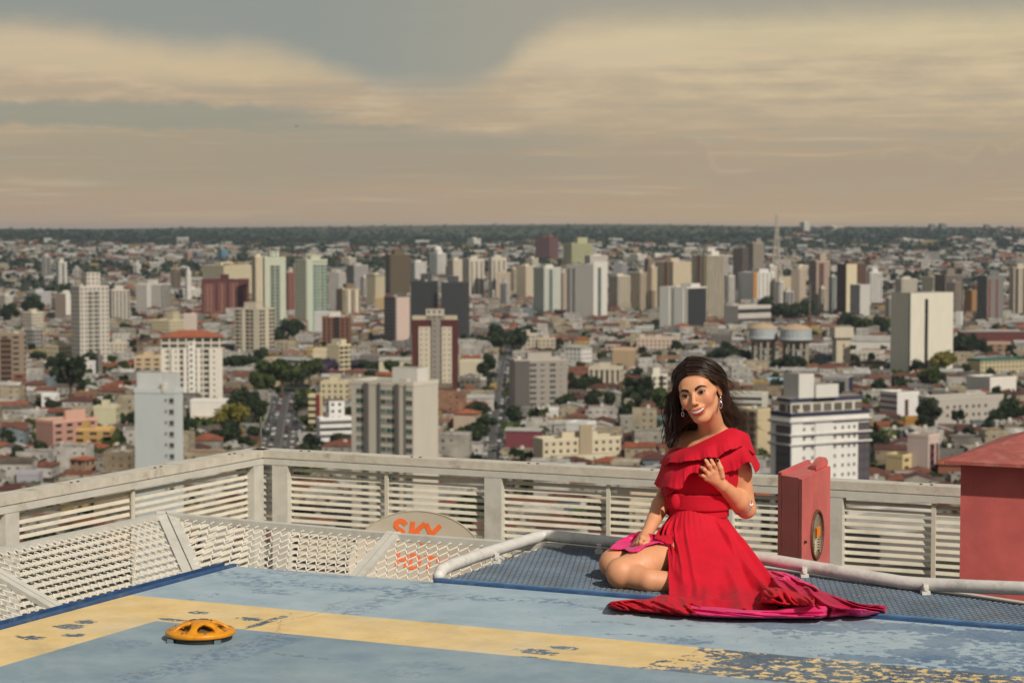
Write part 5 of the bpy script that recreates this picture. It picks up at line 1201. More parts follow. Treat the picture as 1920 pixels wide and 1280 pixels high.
# ---------------- the carpet of houses
LM = [((x0 + x1) / 2, (yt + yb) / 2, yb, x0, x1, yt, Yd, sh) for (x0, yt, x1, yb, Yd, sh) in RECTS if sh]
def occluded(px, py, Yd):
    return any(x0 - 2 < px < x1 + 2 and yt < py < yb and Y0 < Yd for (x0, yt, x1, yb, Y0, sh) in RECTS)
def where_is(px, py):
    best = sorted(LM, key=lambda l: ((px - l[0]) / 1.0) ** 2 + ((py - l[2]) * 2.2) ** 2)
    out = []
    for l in best[:3]:
        dx_, dy_ = px - l[0], py - l[2]; hw = (l[4] - l[3]) / 2
        if abs(dx_) < hw + 4: r_ = 'in front of' if dy_ > 0 else 'behind'
        else: r_ = ('just ' if abs(dx_) < hw + 40 else '') + ('right of' if dx_ > 0 else 'left of')
        out.append(r_ + ' ' + l[7])
    return out
def unique(desc, px, py):
    ws = where_is(px, py)
    for cand in (desc + ', ' + ws[0], desc + ', ' + ws[1], desc + ', ' + ws[2]):
        if cand not in _used and len(cand.replace('-', ' ').split()) <= 16: _used[cand] = 1; return cand
    cand = desc + ', ' + ws[0]; k = _used.get(cand, 1) + 1
    if len(desc.replace('-', ' ').split()) + len(ws[0].replace('-', ' ').split()) > 14: desc = desc.replace('two-storey ', '').replace('low ', '').replace('stained ', '')
    while True:
        c2 = '%s %s, %s' % (ordn(k), desc, ws[0])
        if len(c2.replace('-', ' ').split()) > 16: c2 = c2.replace(' house with', '').replace('dirty ', '')
        if c2 not in _used: break
        k += 1
    _used[cand] = k; _used[c2] = 1
    return c2

def wall_mat(nm, c, win=True):
    """plastered wall with a scatter of dark windows placed by height and position in metres"""
    if nm in _mats: return _mats[nm]
    m = bpy.data.materials.new(nm); m.use_nodes = True; t = NT(m.node_tree); b = t.n['Principled BSDF']; b.inputs['Roughness'].default_value = .85; b.inputs['Specular IOR Level'].default_value = .2
    g = t.new('ShaderNodeNewGeometry'); x, y, z = t.xyz(g.outputs['Position'])[:3]; nx, ny, nz = t.xyz(g.outputs['True Normal'])[:3]
    u = t.m('ADD', t.m('MULTIPLY', x, t.m('GREATER_THAN', t.m('ABSOLUTE', ny), .7)), t.m('MULTIPLY', y, t.m('GREATER_THAN', t.m('ABSOLUTE', nx), .7)))
    fu = t.m('FRACT', t.m('DIVIDE', u, 3.3)); fv = t.m('FRACT', t.m('DIVIDE', t.m('ADD', z, 96.0), 3.05))
    wn = t.new('ShaderNodeTexWhiteNoise', noise_dimensions='3D'); t.l.new(t.comb(t.m('FLOOR', t.m('DIVIDE', u, 3.3)), t.m('FLOOR', t.m('DIVIDE', z, 3.05)), t.m('FLOOR', t.m('DIVIDE', x, 30))), wn.inputs[0])
    k = t.m('MULTIPLY', t.m('MULTIPLY', t.m('GREATER_THAN', fu, .36), t.m('LESS_THAN', fu, .70)), t.m('MULTIPLY', t.m('GREATER_THAN', fv, .36), t.m('LESS_THAN', fv, .72)))
    k = t.m('MULTIPLY', k, t.m('GREATER_THAN', wn.outputs[0], .45)); k = t.m('MULTIPLY', k, t.m('LESS_THAN', t.m('ABSOLUTE', nz), .3))
    n = t.noise(g.outputs['Position'], .12, 6, .7)
    wc = t.mix(t.step(n, .35, .7), tuple(q * .46 for q in c), tuple(min(1, q * .84) for q in c))
    wn2 = t.new('ShaderNodeTexWhiteNoise', noise_dimensions='2D'); t.l.new(t.comb(t.m('FLOOR', t.m('DIVIDE', x, 11)), t.m('FLOOR', t.m('DIVIDE', y, 13))), wn2.inputs[0])
    wc = t.mix(t.m('MULTIPLY', wn2.outputs[0], .35), wc, tuple(q * .5 for q in c))
    t.l.new(t.mix(t.m('MULTIPLY', k, .9), wc, lin(42, 40, 38)), b.inputs['Base Color']); _mats[nm] = m; return m
def roof_mat(nm, c, c2, sc_=.35):
    if nm in _mats: return _mats[nm]
    m = bpy.data.materials.new(nm); m.use_nodes = True; t = NT(m.node_tree); b = t.n['Principled BSDF']; b.inputs['Roughness'].default_value = .85
    g = t.new('ShaderNodeNewGeometry'); P_ = g.outputs['Position']; x, y, z = t.xyz(P_)[:3]
    c_ = t.mix(t.step(t.noise(P_, sc_, 6, .7), .35, .68), tuple(q * .88 for q in c), tuple(q * .82 for q in c2))
    wn2 = t.new('ShaderNodeTexWhiteNoise', noise_dimensions='2D'); t.l.new(t.comb(t.m('FLOOR', t.m('DIVIDE', x, 13)), t.m('FLOOR', t.m('DIVIDE', y, 14))), wn2.inputs[0])
    c_ = t.mix(t.m('MULTIPLY', wn2.outputs[0], .5), c_, tuple(q * .45 for q in c2)); t.l.new(c_, b.inputs['Base Color']); _mats[nm] = m; return m
WALLS = [('white', (206, 202, 194)), ('cream', (194, 182, 156)), ('grey', (140, 137, 130)), ('beige', (164, 148, 124)), ('yellow', (188, 164, 108)), ('peach', (178, 138, 112)), ('pale blue', (142, 156, 160)), ('dirty white', (180, 175, 164))]
ROOFS = [('terracotta tile', (136, 76, 54), (96, 64, 50)), ('dull red tile', (104, 56, 44), (78, 50, 42)), ('orange tile', (164, 88, 52), (126, 76, 54)), ('grey sheet', (148, 145, 139), (84, 81, 77)), ('white sheet', (204, 202, 196), (152, 149, 142)), ('brown sheet', (112, 96, 82), (78, 70, 62)), ('stained concrete', (122, 116, 106), (66, 63, 58))]
WM_ = [wall_mat('wall_' + n.replace(' ', '_'), lin(*c)) for n, c in WALLS]; RM_ = [roof_mat('roof_' + n.replace(' ', '_'), lin(*a), lin(*b)) for n, a, b in ROOFS]
def house_faces(mb, rb, cx_, cy_, z0, w_, d_, h_, rz, kind, wk, rk):
    """walls into mb, roof into rb (may be the same builder)"""
    ca, sa = math.cos(rz), math.sin(rz)
    def q(x, y, z): return (cx_ + x * ca - y * sa, cy_ + x * sa + y * ca, z0 + z)
    a, b = w_ / 2, d_ / 2; cs = [(-a, -b), (a, -b), (a, b), (-a, b)]
    mb.k = wk; par = .7 if kind == 'flat' else 0
    for i in range(4):
        p, r = cs[i], cs[(i + 1) % 4]; mb.face([q(*p, -1.5), q(*r, -1.5), q(*r, h_ + par), q(*p, h_ + par)])
    rb.k = rk
    if kind == 'flat': rb.face([q(x * .97, y * .97, h_) for x, y in cs]); 
    elif kind == 'hip':
        e = .5; hh = min(w_, d_) * .2; o = [(x + e * (1 if x > 0 else -1), y + e * (1 if y > 0 else -1)) for x, y in cs]
        if w_ > d_: r0, r1 = (-a + b, 0), (a - b, 0)
        else: r0, r1 = (0, -b + a), (0, b - a)
        if w_ > d_:
            rb.face([q(*o[0], h_), q(*o[1], h_), q(*r1, h_ + hh), q(*r0, h_ + hh)]); rb.face([q(*o[2], h_), q(*o[3], h_), q(*r0, h_ + hh), q(*r1, h_ + hh)])
            rb.face([q(*o[1], h_), q(*o[2], h_), q(*r1, h_ + hh)]); rb.face([q(*o[3], h_), q(*o[0], h_), q(*r0, h_ + hh)])
        else:
            rb.face([q(*o[1], h_), q(*o[2], h_), q(*r1, h_ + hh), q(*r0, h_ + hh)]); rb.face([q(*o[3], h_), q(*o[0], h_), q(*r0, h_ + hh), q(*r1, h_ + hh)])
            rb.face([q(*o[0], h_), q(*o[1], h_), q(*r0, h_ + hh)]); rb.face([q(*o[2], h_), q(*o[3], h_), q(*r1, h_ + hh)])
    else:
        e = .4; hh = min(w_, d_) * .16
        if w_ > d_:
            rb.face([q(-a - e, -b - e, h_), q(a + e, -b - e, h_), q(a + e, 0, h_ + hh), q(-a - e, 0, h_ + hh)]); rb.face([q(a + e, b + e, h_), q(-a - e, b + e, h_), q(-a - e, 0, h_ + hh), q(a + e, 0, h_ + hh)])
            mb.k = wk; mb.face([q(-a, -b, h_), q(-a, 0, h_ + hh * .95), q(-a, b, h_)]); mb.face([q(a, -b, h_), q(a, b, h_), q(a, 0, h_ + hh * .95)])
        else:
            rb.face([q(-a - e, -b - e, h_), q(0, -b - e, h_ + hh), q(0, b + e, h_ + hh), q(-a - e, b + e, h_)]); rb.face([q(a + e, -b - e, h_), q(a + e, b + e, h_), q(0, b + e, h_ + hh), q(0, -b - e, h_ + hh)])
            mb.k = wk; mb.face([q(-a, -b, h_), q(a, -b, h_), q(0, -b, h_ + hh * .95)]); mb.face([q(a, b, h_), q(-a, b, h_), q(0, b, h_ + hh * .95)])
rh = random.Random(77)
def choose():
    k = rh.random()
    if k < .31: kind = 'hip' if rh.random() < .6 else 'gable'; rk = rh.choice([0, 0, 1, 1, 2])
    elif k < .62: kind = 'gable'; rk = rh.choice([3, 4, 4, 4, 5])
    else: kind = 'flat'; rk = rh.choice([6, 6, 3, 4, 4])
    wk = rh.choices(range(8), [7, 4, 2.2, 1.8, .7, .8, .5, 4])[0]
    return kind, wk, rk
cand = []; TREEC = []
y = 610.0
GR_ = R(-4)
def cl(x, y, pad=0): return any(abs(x - a) < r + pad and abs(y - b) < r + pad and math.hypot(x - a, y - b) < r + pad for a, b, r in FOOT)
# green patches left free of houses (photo px, py, radius m)
PARKS = [(land(540, 728), 26), (land(465, 690), 26), (land(1480, 596), 60), (land(1372, 676), 24), (land(958, 640), 30), (land(1630, 625), 60), (land(128, 735), 15), (land(1250, 770), 14), (land(1195, 765), 10), (land(470, 790), 16), (land(460, 830), 14), (land(905, 820), 8)]
FOOTG = {}
for fx in FOOT + [(p.x, p.y, r) for p, r in PARKS]:
    for i in range(int((fx[0] - fx[2] - 20) // 40), int((fx[0] + fx[2] + 20) // 40) + 1):
        for j in range(int((fx[1] - fx[2] - 20) // 40), int((fx[1] + fx[2] + 20) // 40) + 1): FOOTG.setdefault((i, j), []).append(fx)
def clear_of(x, y, pad): return not any(math.hypot(x - a, y - b) < r + pad for a, b, r in FOOTG.get((int(x // 40), int(y // 40)), ()))
row = 0
while y < 2650:
    dpt_ = 13.5 + (y - 600) * .0014; X1 = y * .42; x = -X1 + rh.uniform(0, 8); street_y = (row % 6 == 5); row += 1
    if street_y: y += 7
    ccol = 0
    while x < X1:
        wd_ = rh.uniform(9.5, 17.5); ccol += 1
        gx = x + wd_ / 2; gy = y + rh.uniform(-1.2, 1.2)
        xr_, yr_ = gx * math.cos(GR_) - gy * math.sin(GR_), gx * math.sin(GR_) + gy * math.cos(GR_)
        gx2, gy2 = gx, gy + gx * -.06
        if rh.random() < .75 and clear_of(gx2, gy2, 4) and not (gy2 < 1750 and near_road(gx2, gy2)):
            kind, wk, rk = choose(); h_ = rh.choices([3.4, 4.2, 6.4, 9.4, 12.5], [3, 3.4, 3.6, .8, .25])[0] + rh.uniform(-.3, .5)
            if h_ > 8.5: kind = 'flat' if rh.random() < .7 else kind
            cand.append((gx2, gy2, wd_ * rh.uniform(.82, .97), dpt_ * rh.uniform(.72, .93), h_, GR_ + rh.choice([0, 0, 0, .12, -.1]), kind, wk, rk))
        elif clear_of(gx2, gy2, 2) and not (gy2 < 1750 and near_road(gx2, gy2, -3)): TREEC.append((gx2, gy2))
        x += wd_
        if ccol % 7 == 0: x += 8
    y += dpt_
# keep roofs from hiding the landmark buildings behind them
cc_ = []
for c in cand:
    gx, gy, w_, d_, h_ = c[:5]
    z = terr(gx, gy); px, py = pxof((gx, gy, z + h_ + 1.2)); hw = w_ * F / gy / 2; drop = False; low = h_
    for (x0, yt, x1, yb, Yd, sh) in RECTS:
        if gy < Yd and Yd - gy < 260 and px + hw > x0 + 1 and px - hw < x1 - 1:
            lim = yb - .28 * (yb - yt)
            if py < lim:
                need = h_ - (lim - py) * gy / F
                if need < 2.6: drop = True; break
                low = min(low, need)
    if drop: TREEC.append((gx, gy)) if rh.random() < .0 else None; continue
    cc_.append(c[:4] + (low,) + c[5:])
cand = cc_
# farther suburb: sparser rows climbing the slope
y = 2650.0
while y < 8300:
    st = 24 + (y - 2650) * .004; X1 = y * .40; x = -X1 + rh.uniform(0, 20)
    while x < X1:
        gx = x + rh.uniform(0, st); gy = y + rh.uniform(-st / 2, st / 2)
        patch = math.sin(gx / 260 + 1.3 * math.sin(gy / 410)) + math.sin(gy / 330 + gx / 900) + .8 * math.sin(gx / 90 + gy / 120)
        px_ = 960 + F * gx / gy
        dens = .80 - .42 * sm(y, 3000, 5200) - .50 * sm(y, 5000, 6700) * (1 if px_ < 1450 else .72)
        if rh.random() < dens * (1.0 if patch > -.5 else .22):
            kind, wk, rk = choose()
            if rk in (0, 1, 2) and rh.random() < .35: rk = 4
            s_ = rh.uniform(.8, 1.25) * (1 + (y - 2650) / 9000); cand.append((gx, gy, st * .62 * s_ * rh.uniform(.6, 1.2), st * .5 * s_, rh.choices([4, 6.5, 10, 16], [3, 3, .5, .12])[0], rh.uniform(-.4, .4), kind, wk, rk))
        elif rh.random() < .8: TREEC.append((gx, gy))
        x += st
    y += st * 1.15
# which 300 show largest
def vis(c):
    z = terr(c[0], c[1]); px, py = pxof((c[0], c[1], z + c[4])); return px, py
near = []
for i, c in enumerate(cand):
    if c[1] < 850 or c[1] > 1500: continue
    px, py = vis(c)
    lim = 925 - .183 * min(px, 490) if px < 490 else 840 + (px - 495) * .0575
    if not (5 < px < 1915) or py > lim - 4 or (1225 < px < 1420 and py > 690) or (px > 1800 and py > 815): continue
    if occluded(px, py, c[1]): continue
    near.append((c[2] * c[4] / c[1] ** 2, i, px, py))
near.sort(key=lambda q: -cand[q[1]][2] * (cand[q[1]][4] + 3) / cand[q[1]][1] ** 2)
ind = {}
NH = 262
for q in near[:NH]: ind[q[1]] = q
sb = MB()
for i, c in enumerate(cand):
    if i in ind: continue
    gx, gy, w_, d_, h_, rz, kind, wk, rk = c
    house_faces(sb, sb, gx, gy, terr(gx, gy), w_, d_, h_, rz, kind, wk, 8 + rk)
    if gy < 1700 and rh.random() < .3: sb.k = 0; sb.box((gx + rh.uniform(-2, 2), gy + rh.uniform(-2, 2), ZG + h_ + 1.4), (1.6, 1.6, 1.6))
sb.build('suburb', WM_ + RM_, kind='stuff', label='dense carpet of small houses and sheds across the town')
hr = {'hip': 'hipped', 'gable': 'gabled', 'flat': 'flat'}
for i, q in sorted(ind.items(), key=lambda kv: -kv[1][3]):
    gx, gy, w_, d_, h_, rz, kind, wk, rk = cand[i]; z = terr(gx, gy)
    desc = '%s %shouse with %s %s roof' % (WALLS[wk][0], 'low ' if h_ < 5 else 'two-storey ' if h_ < 8 else 'tall ', hr[kind], ROOFS[rk][0])
    t_ = thing('house', unique(desc, q[2], q[3] + 8), 'house', (gx, gy, z), 0, 'small houses of the near streets')
    a, b = MB(), MB(); house_faces(a, b, 0, 0, 0, w_, d_, h_, rz, kind, 0, 0)
    if rh.random() < .45:      # annex wing
        s1 = rh.choice([-1, 1]); ww = w_ * .45; dx_, dy_ = s1 * (w_ / 2 - ww / 2), -d_ / 2 - 1.2; ca, sa = math.cos(rz), math.sin(rz)
        house_faces(a, b, dx_ * ca - dy_ * sa, dx_ * sa + dy_ * ca, 0, ww, 3.2, min(h_, 3.0) - .2, rz, 'flat', 0, 0)
    a.build('walls', WM_[wk], t_); b.build('roof', RM_[rk], t_)
    if rh.random() < .35:
        f = MB(); f.box((rh.uniform(-2, 2), rh.uniform(-2, 2), h_ + 1.5), (1.5, 1.5, 1.5)); f.build('water_tank', TANK, t_)

# ---------------- trees
def leaf_mat(nm, c, c2):
    m = bpy.data.materials.new(nm); m.use_nodes = True; t = NT(m.node_tree); b = t.n['Principled BSDF']; b.inputs['Roughness'].default_value = .7; b.inputs['Specular IOR Level'].default_value = .2
    g = t.new('ShaderNodeNewGeometry'); oi = t.new('ShaderNodeObjectInfo')
    col_ = t.mix(t.step(t.noise(g.outputs['Position'], .5, 4, .7), .35, .65), c, c2); col_ = t.mix(t.m('MULTIPLY', oi.outputs['Random'], .4), col_, tuple(q * .6 for q in c2)); t.l.new(col_, b.inputs['Base Color']); return m
LEAF = [leaf_mat('dark_leaves', lin(32, 42, 26), lin(52, 64, 36)), leaf_mat('mid_leaves', lin(52, 68, 32), lin(78, 90, 46)), leaf_mat('yellowing_leaves', lin(92, 92, 36), lin(120, 112, 48)), leaf_mat('purple_blossom', lin(58, 50, 62), lin(84, 72, 92))]
BARK = mat('bark', lin(86, 72, 58), .9, .2, 2)
rt_ = random.Random(3)
def crown_mesh(shape, seed, m, n=1500):
    r = random.Random(seed); mb = MB(); lobes = []
    R0, H0, Z0 = shape
    for k in range(13):
        a = r.uniform(0, 6.283); q = R0 * math.sqrt(r.random()) * .72
        lobes.append((q * math.cos(a), q * math.sin(a), Z0 + r.uniform(-.35, .38) * H0 * (1 - .5 * q / R0), r.uniform(.26, .46) * R0))
    for k in range(n):
        lx, ly, lz, lr = r.choice(lobes); u = r.uniform(-1, 1); a = r.uniform(0, 6.283); q = math.sqrt(1 - u * u); rr = lr * r.uniform(.80, 1.12)
        p = Vector((lx + rr * q * math.cos(a), ly + rr * q * math.sin(a), lz + rr * u * min(1, H0 / R0 * 1.1)))
        s_ = r.uniform(.22, .5); e1 = Vector((r.gauss(0, 1), r.gauss(0, 1), r.gauss(0, .6))).normalized(); e2 = e1.cross(Vector((r.gauss(0, 1), r.gauss(0, 1), r.gauss(0, 1)))).normalized()
        mb.face([p + e1 * s_, p + e2 * s_ * .8, p - e1 * s_ * .8, p - e2 * s_])
    for lx, ly, lz, lr in lobes: mb.ball((lx, ly, lz), (lr * .78, lr * .78, lr * .74 * min(1, H0 / R0 * 1.1)), 8, 6)
    return mb.mesh('crown', m)
def trunk_mesh(shape):
    R0, H0, Z0 = shape; mb = MB(); mb.tube([(0, 0, -1), (.1, 0, Z0 * .4), (0, .1, Z0 * .8)], [.38, .28, .18], 7)
    for k in range(5):
        a = k * 1.26; mb.tube([(0, 0, Z0 * .45), (R0 * .3 * math.cos(a), R0 * .3 * math.sin(a), Z0 * .75), (R0 * .55 * math.cos(a), R0 * .55 * math.sin(a), Z0 * .95)], [.2, .13, .06], 5)
    return mb.mesh('trunk', BARK)
SH = [('round dark-leaved tree', (4.2, 4.4, 6.2), 0), ('broad dark-leaved tree', (5.6, 4.0, 6.6), 0), ('mid green tree', (3.8, 4.2, 5.6), 1), ('tall narrow tree', (3.0, 6.0, 7.6), 0), ('yellowing tree', (4.6, 4.0, 6.0), 2), ('small green tree', (2.8, 3.2, 4.2), 1), ('purple flowering tree', (5.0, 4.0, 6.4), 3)]
TM = [(n, crown_mesh(s, 40 + i, LEAF[l]), trunk_mesh(s), s) for i, (n, s, l) in enumerate(SH)]
def palm_meshes():
    mb = MB(); r = random.Random(9)
    for k in range(26):
        a = k * 2.4; e = r.uniform(-.3, .9); pts = []
        for i in range(7):
            f = i / 6; l = 4.6 * f; pts.append(Vector((l * math.cos(a) * math.cos(e * .6), l * math.sin(a) * math.cos(e * .6), 12 + l * math.sin(e) - 3.0 * f * f)))
        for i in range(6):
            d = (pts[i + 1] - pts[i]).normalized(); n = d.cross(Vector((0, 0, 1))).normalized(); w0 = .55 * math.sin(math.pi * min(1, (i + .6) / 6.2)) + .08
            for sg in (-1, 1): mb.face([pts[i], pts[i + 1], pts[i + 1] + n * sg * w0 + Vector((0, 0, -.28)), pts[i] + n * sg * w0 + Vector((0, 0, -.28))])
    tk = MB(); tk.tube([(0, 0, -1), (.15, 0, 5), (0, 0, 12)], [.32, .26, .2], 8)
    return mb.mesh('crown', LEAF[0]), tk.mesh('trunk', BARK)
PALM = palm_meshes()
def tree(k, x, y, s_, label=None, rz=None, grp='trees among the houses', scz=1.0):
    n, cm, tm, sh = TM[k]; z = terr(x, y); px, py = pxof((x, y, z + 4))
    t_ = thing('tree', label or unique(n, px, py), 'tree', (x, y, z), rt_.uniform(0, 6.28), grp); t_.scale = (s_, s_, s_ * scz)
    obj('crown', cm, t_); obj('trunk', tm, t_)
NTREE = 0
# hand placed: (kind, px, py foot, width px)
HT = [(1, 128, 742, 46), (1, 116, 726, 40), (3, 133, 762, 44), (0, 62, 602, 34), (0, 18, 612, 30), (0, 540, 648, 34), (0, 555, 636, 26), (0, 520, 652, 24), (1, 432, 702, 34), (1, 452, 698, 36), (1, 474, 700, 32), (0, 492, 690, 26), (2, 505, 738, 46), (2, 530, 742, 50), (1, 556, 734, 46), (2, 580, 726, 40), (2, 495, 756, 44), (6, 600, 716, 38), (6, 618, 712, 34), (4, 438, 828, 58), (0, 452, 792, 44), (0, 478, 800, 36), (0, 430, 846, 40), (1, 940, 668, 46), (1, 962, 664, 44), (1, 985, 652, 40), (0, 926, 650, 30),
      (1, 1346, 690, 34), (1, 1368, 692, 40), (1, 1392, 690, 34), (1, 1450, 606, 34), (1, 1470, 610, 40), (1, 1492, 608, 38), (0, 1510, 604, 30), (0, 1438, 596, 28), (0, 1600, 634, 30), (2, 1622, 640, 32), (0, 1648, 636, 30), (0, 1585, 628, 28), (2, 1665, 628, 24), (4, 1770, 708, 40), (0, 1800, 680, 36), (0, 1820, 676, 34), (0, 1842, 672, 26), (0, 1742, 802, 38), (0, 1212, 702, 28), (3, 1196, 800, 44), (0, 1178, 802, 34), (2, 1252, 796, 50), (1, 640, 846, 34), (1, 898, 836, 40), (1, 912, 812, 32), (0, 884, 846, 34), (0, 1078, 746, 26), (0, 1098, 746, 28), (0, 1118, 744, 26),
      (0, 1648, 858, 32), (0, 1720, 712, 26), (2, 1746, 740, 38), (0, 1648, 744, 24), (1, 690, 706, 30), (6, 668, 704, 26), (2, 735, 712, 28), (0, 760, 690, 22), (0, 170, 700, 28), (0, 100, 706, 26), (0, 232, 640, 24), (0, 247, 640, 20), (0, 14, 846, 30), (0, 32, 876, 28), (0, 84, 888, 20), (0, 915, 700, 26), (0, 908, 716, 26), (1, 1462, 700, 26), (0, 1478, 702, 26), (0, 1500, 700, 22), (0, 1890, 806, 40), (0, 1868, 818, 34), (0, 1776, 866, 26), (0, 250, 806, 24), (0, 182, 782, 24), (0, 350, 826, 30), (2, 366, 846, 30)]
for k, px, py, wpx in HT:
    p = land(px, py); r_ = wpx * .66 * p.y / F; tree(k, p.x, p.y, r_ / TM[k][3][0]); NTREE += 1
for px, py, hp in ((1192, 800, 84), (705, 690, 26), (1016, 846, 50)):
    p = land(px, py); s_ = hp * p.y / F / 13.5; z = p.z
    t_ = thing('palm_tree', unique('tall palm tree with drooping fronds', px, py), 'palm tree', tuple(p), 0, 'palm trees'); t_.scale = (s_, s_, s_); obj('crown', PALM[0], t_); obj('trunk', PALM[1], t_)
# street and garden trees
more = [(x, y) for x, y in TREEC if 850 < y < 1750]
rt_.shuffle(more)
extra = []
for x, y in more:
    px, py = pxof((x, y, ZG + 4))
    if 5 < px < 1915 and not occluded(px, py, y) and not (1225 < px < 1420 and py > 690): extra.append((x, y))
for x, y in extra[:176]:
    k = rt_.choice([0, 0, 1, 2, 3, 5, 5, 2]); tree(k, x, y, rt_.uniform(.8, 1.25)); NTREE += 1
rest = set(extra[:176])
# avenue trees
for ps, hw in ((r1, 5.0), (r2, 9.5)):
    for a, b in zip(ps, ps[1:]):
        d = (b - a); l = d.length; d.normalize(); n = Vector((d.y, -d.x, 0)); s = rt_.uniform(0, 14)
        while s < l:
            for sg in (-1, 1):
                if rt_.random() < .38:
                    p = a + d * s + n * sg * (hw + 3)
                    px, py = pxof(p)
                    if 640 < py < 870: tree(rt_.choice([0, 1, 5, 2]), p.x, p.y, rt_.uniform(.45, .8)); NTREE += 1
            s += 14
# far greenery as one mass
fb = MB(); rf = random.Random(8)
def clump(x, y, z, r_, n):
    for k in range(n):
        u = rf.uniform(-.3, 1); a = rf.uniform(0, 6.283); q = math.sqrt(max(0, 1 - u * u)); p = Vector((x + r_ * q * math.cos(a), y + r_ * q * math.sin(a), z + r_ * .55 + r_ * .55 * u)); s_ = r_ * rf.uniform(.28, .5)
        e1 = Vector((rf.gauss(0, 1), rf.gauss(0, 1), rf.gauss(0, 1))).normalized(); e2 = e1.cross(Vector((rf.gauss(0, 1), rf.gauss(0, 1), rf.gauss(0, 1)))).normalized(); fb.face([p + e1 * s_, p + e2 * s_, p - e1 * s_, p - e2 * s_])
for x, y in TREEC:
    if (x, y) in rest: continue
    if y < 2650:
        fb.k = 0 if rf.random() < .7 else 1; clump(x, y, terr(x, y) - .5, rf.uniform(3.0, 6.0), 18)
    elif rf.random() < .8:
        fb.k = 0; clump(x, y, terr(x, y) - 1, rf.uniform(5, 11), 9)
for k in range(380):          # woods on the ridge and slopes
    y = 8900 + rf.uniform(-500, 250); x = rf.uniform(-.4, .4) * y; fb.k = 0
    if math.sin(x / 240) + math.sin(x / 610 + 2) + rf.uniform(-.6, .6) > -.3: clump(x, y, terr(x, y) - 2, rf.uniform(4, 8), 8)
fb.build('distant_trees', [LEAF[0], LEAF[1]], kind='stuff', label='scattered distant trees among houses and along the ridge')
# ---------------- haze over the whole basin
hz = MB(); hz.box((0, 3000, (16 - 270) / 2), (24000, 24000, 16 + 270))
hm_ = bpy.data.materials.new('haze'); hm_.use_nodes = True; t = NT(hm_.node_tree); t.n.clear()
pv = t.new('ShaderNodeVolumePrincipled'); pv.inputs['Color'].default_value = (.66, .80, 1.0, 1); pv.inputs['Density'].default_value = HAZE = 3.8e-5; pv.inputs['Anisotropy'].default_value = .2
om = t.new('ShaderNodeOutputMaterial'); t.l.new(pv.outputs[0], om.inputs['Volume'])
hz.build('haze', hm_, kind='stuff')
# ================================================================ THE WOMAN, seated on the grating
from mathutils import noise as mnoise
class Sdf:
    """a list of soft-joined rounded shapes; can be sampled anywhere or meshed on a grid"""
    def __init__(s): s.p = []
    def cone(s, a, b, ra, rb, k=.02, sub=False):
        s.p.append(('c', np.array(a, 'f8'), np.array(b, 'f8'), ra, rb, k, sub)); return s
    def ell(s, c, r, M=None, k=.02, sub=False):
        s.p.append(('e', np.array(c, 'f8'), np.array(r, 'f8'), np.array(M if M is not None else np.eye(3), 'f8'), 0, k, sub)); return s
    def chain(s, pts, rs, k=.01):
        for a, b, ra, rb in zip(pts, pts[1:], rs, rs[1:]): s.cone(a, b, ra, rb, k)
        return s
    @staticmethod
    def dist(q, P):
        if q[0] == 'c':
            _, a, b, ra, rb, k, sub = q; ab = b - a; l2 = max(1e-9, ab @ ab)
            t = np.clip(((P - a) @ ab) / l2, 0, 1); return np.linalg.norm(P - a - t[..., None] * ab, axis=-1) - (ra + (rb - ra) * t)
        _, c, r, M, _, k, sub = q; L = (P - c) @ M; k0 = np.linalg.norm(L / r, axis=-1); k1 = np.linalg.norm(L / (r * r), axis=-1)
        return k0 * (k0 - 1) / np.maximum(k1, 1e-9)
    @staticmethod
    def join(d, e, k, sub):
        if sub: return -Sdf.join(-d, e, k, False)
        h = np.maximum(k - np.abs(d - e), 0) / k; return np.minimum(d, e) - h * h * k * .25
    def box(s, q):
        if q[0] == 'c': lo = np.minimum(q[1] - q[3], q[2] - q[4]); hi = np.maximum(q[1] + q[3], q[2] + q[4])
        else: e = np.abs(q[3]) @ q[2]; lo = q[1] - e; hi = q[1] + e
        m = q[5] + .014; return lo - m, hi + m
    def __call__(s, P):
        P = np.asarray(P, 'f8'); d = np.full(P.shape[:-1], .5)
        for q in s.p: d = s.join(d, s.dist(q, P), q[5], q[6])
        return d
    def grid(s, lo, hi, h):
        n = np.ceil((hi - lo) / h).astype(int) + 1; f = np.full(tuple(n), .05, 'f4'); ax = [lo[i] + h * np.arange(n[i]) for i in range(3)]
        for q in s.p:
            a, b = s.box(q); i0 = np.clip(((a - lo) / h).astype(int), 0, n - 1); i1 = np.clip(((b - lo) / h).astype(int) + 2, 0, n)
            if np.any(i1 <= i0): continue
            P = np.stack(np.meshgrid(*[ax[i][i0[i]:i1[i]] for i in range(3)], indexing='ij'), -1); sl = tuple(slice(i0[i], i1[i]) for i in range(3))
            f[sl] = s.join(f[sl].astype('f8'), s.dist(q, P), q[5], q[6])
        return f
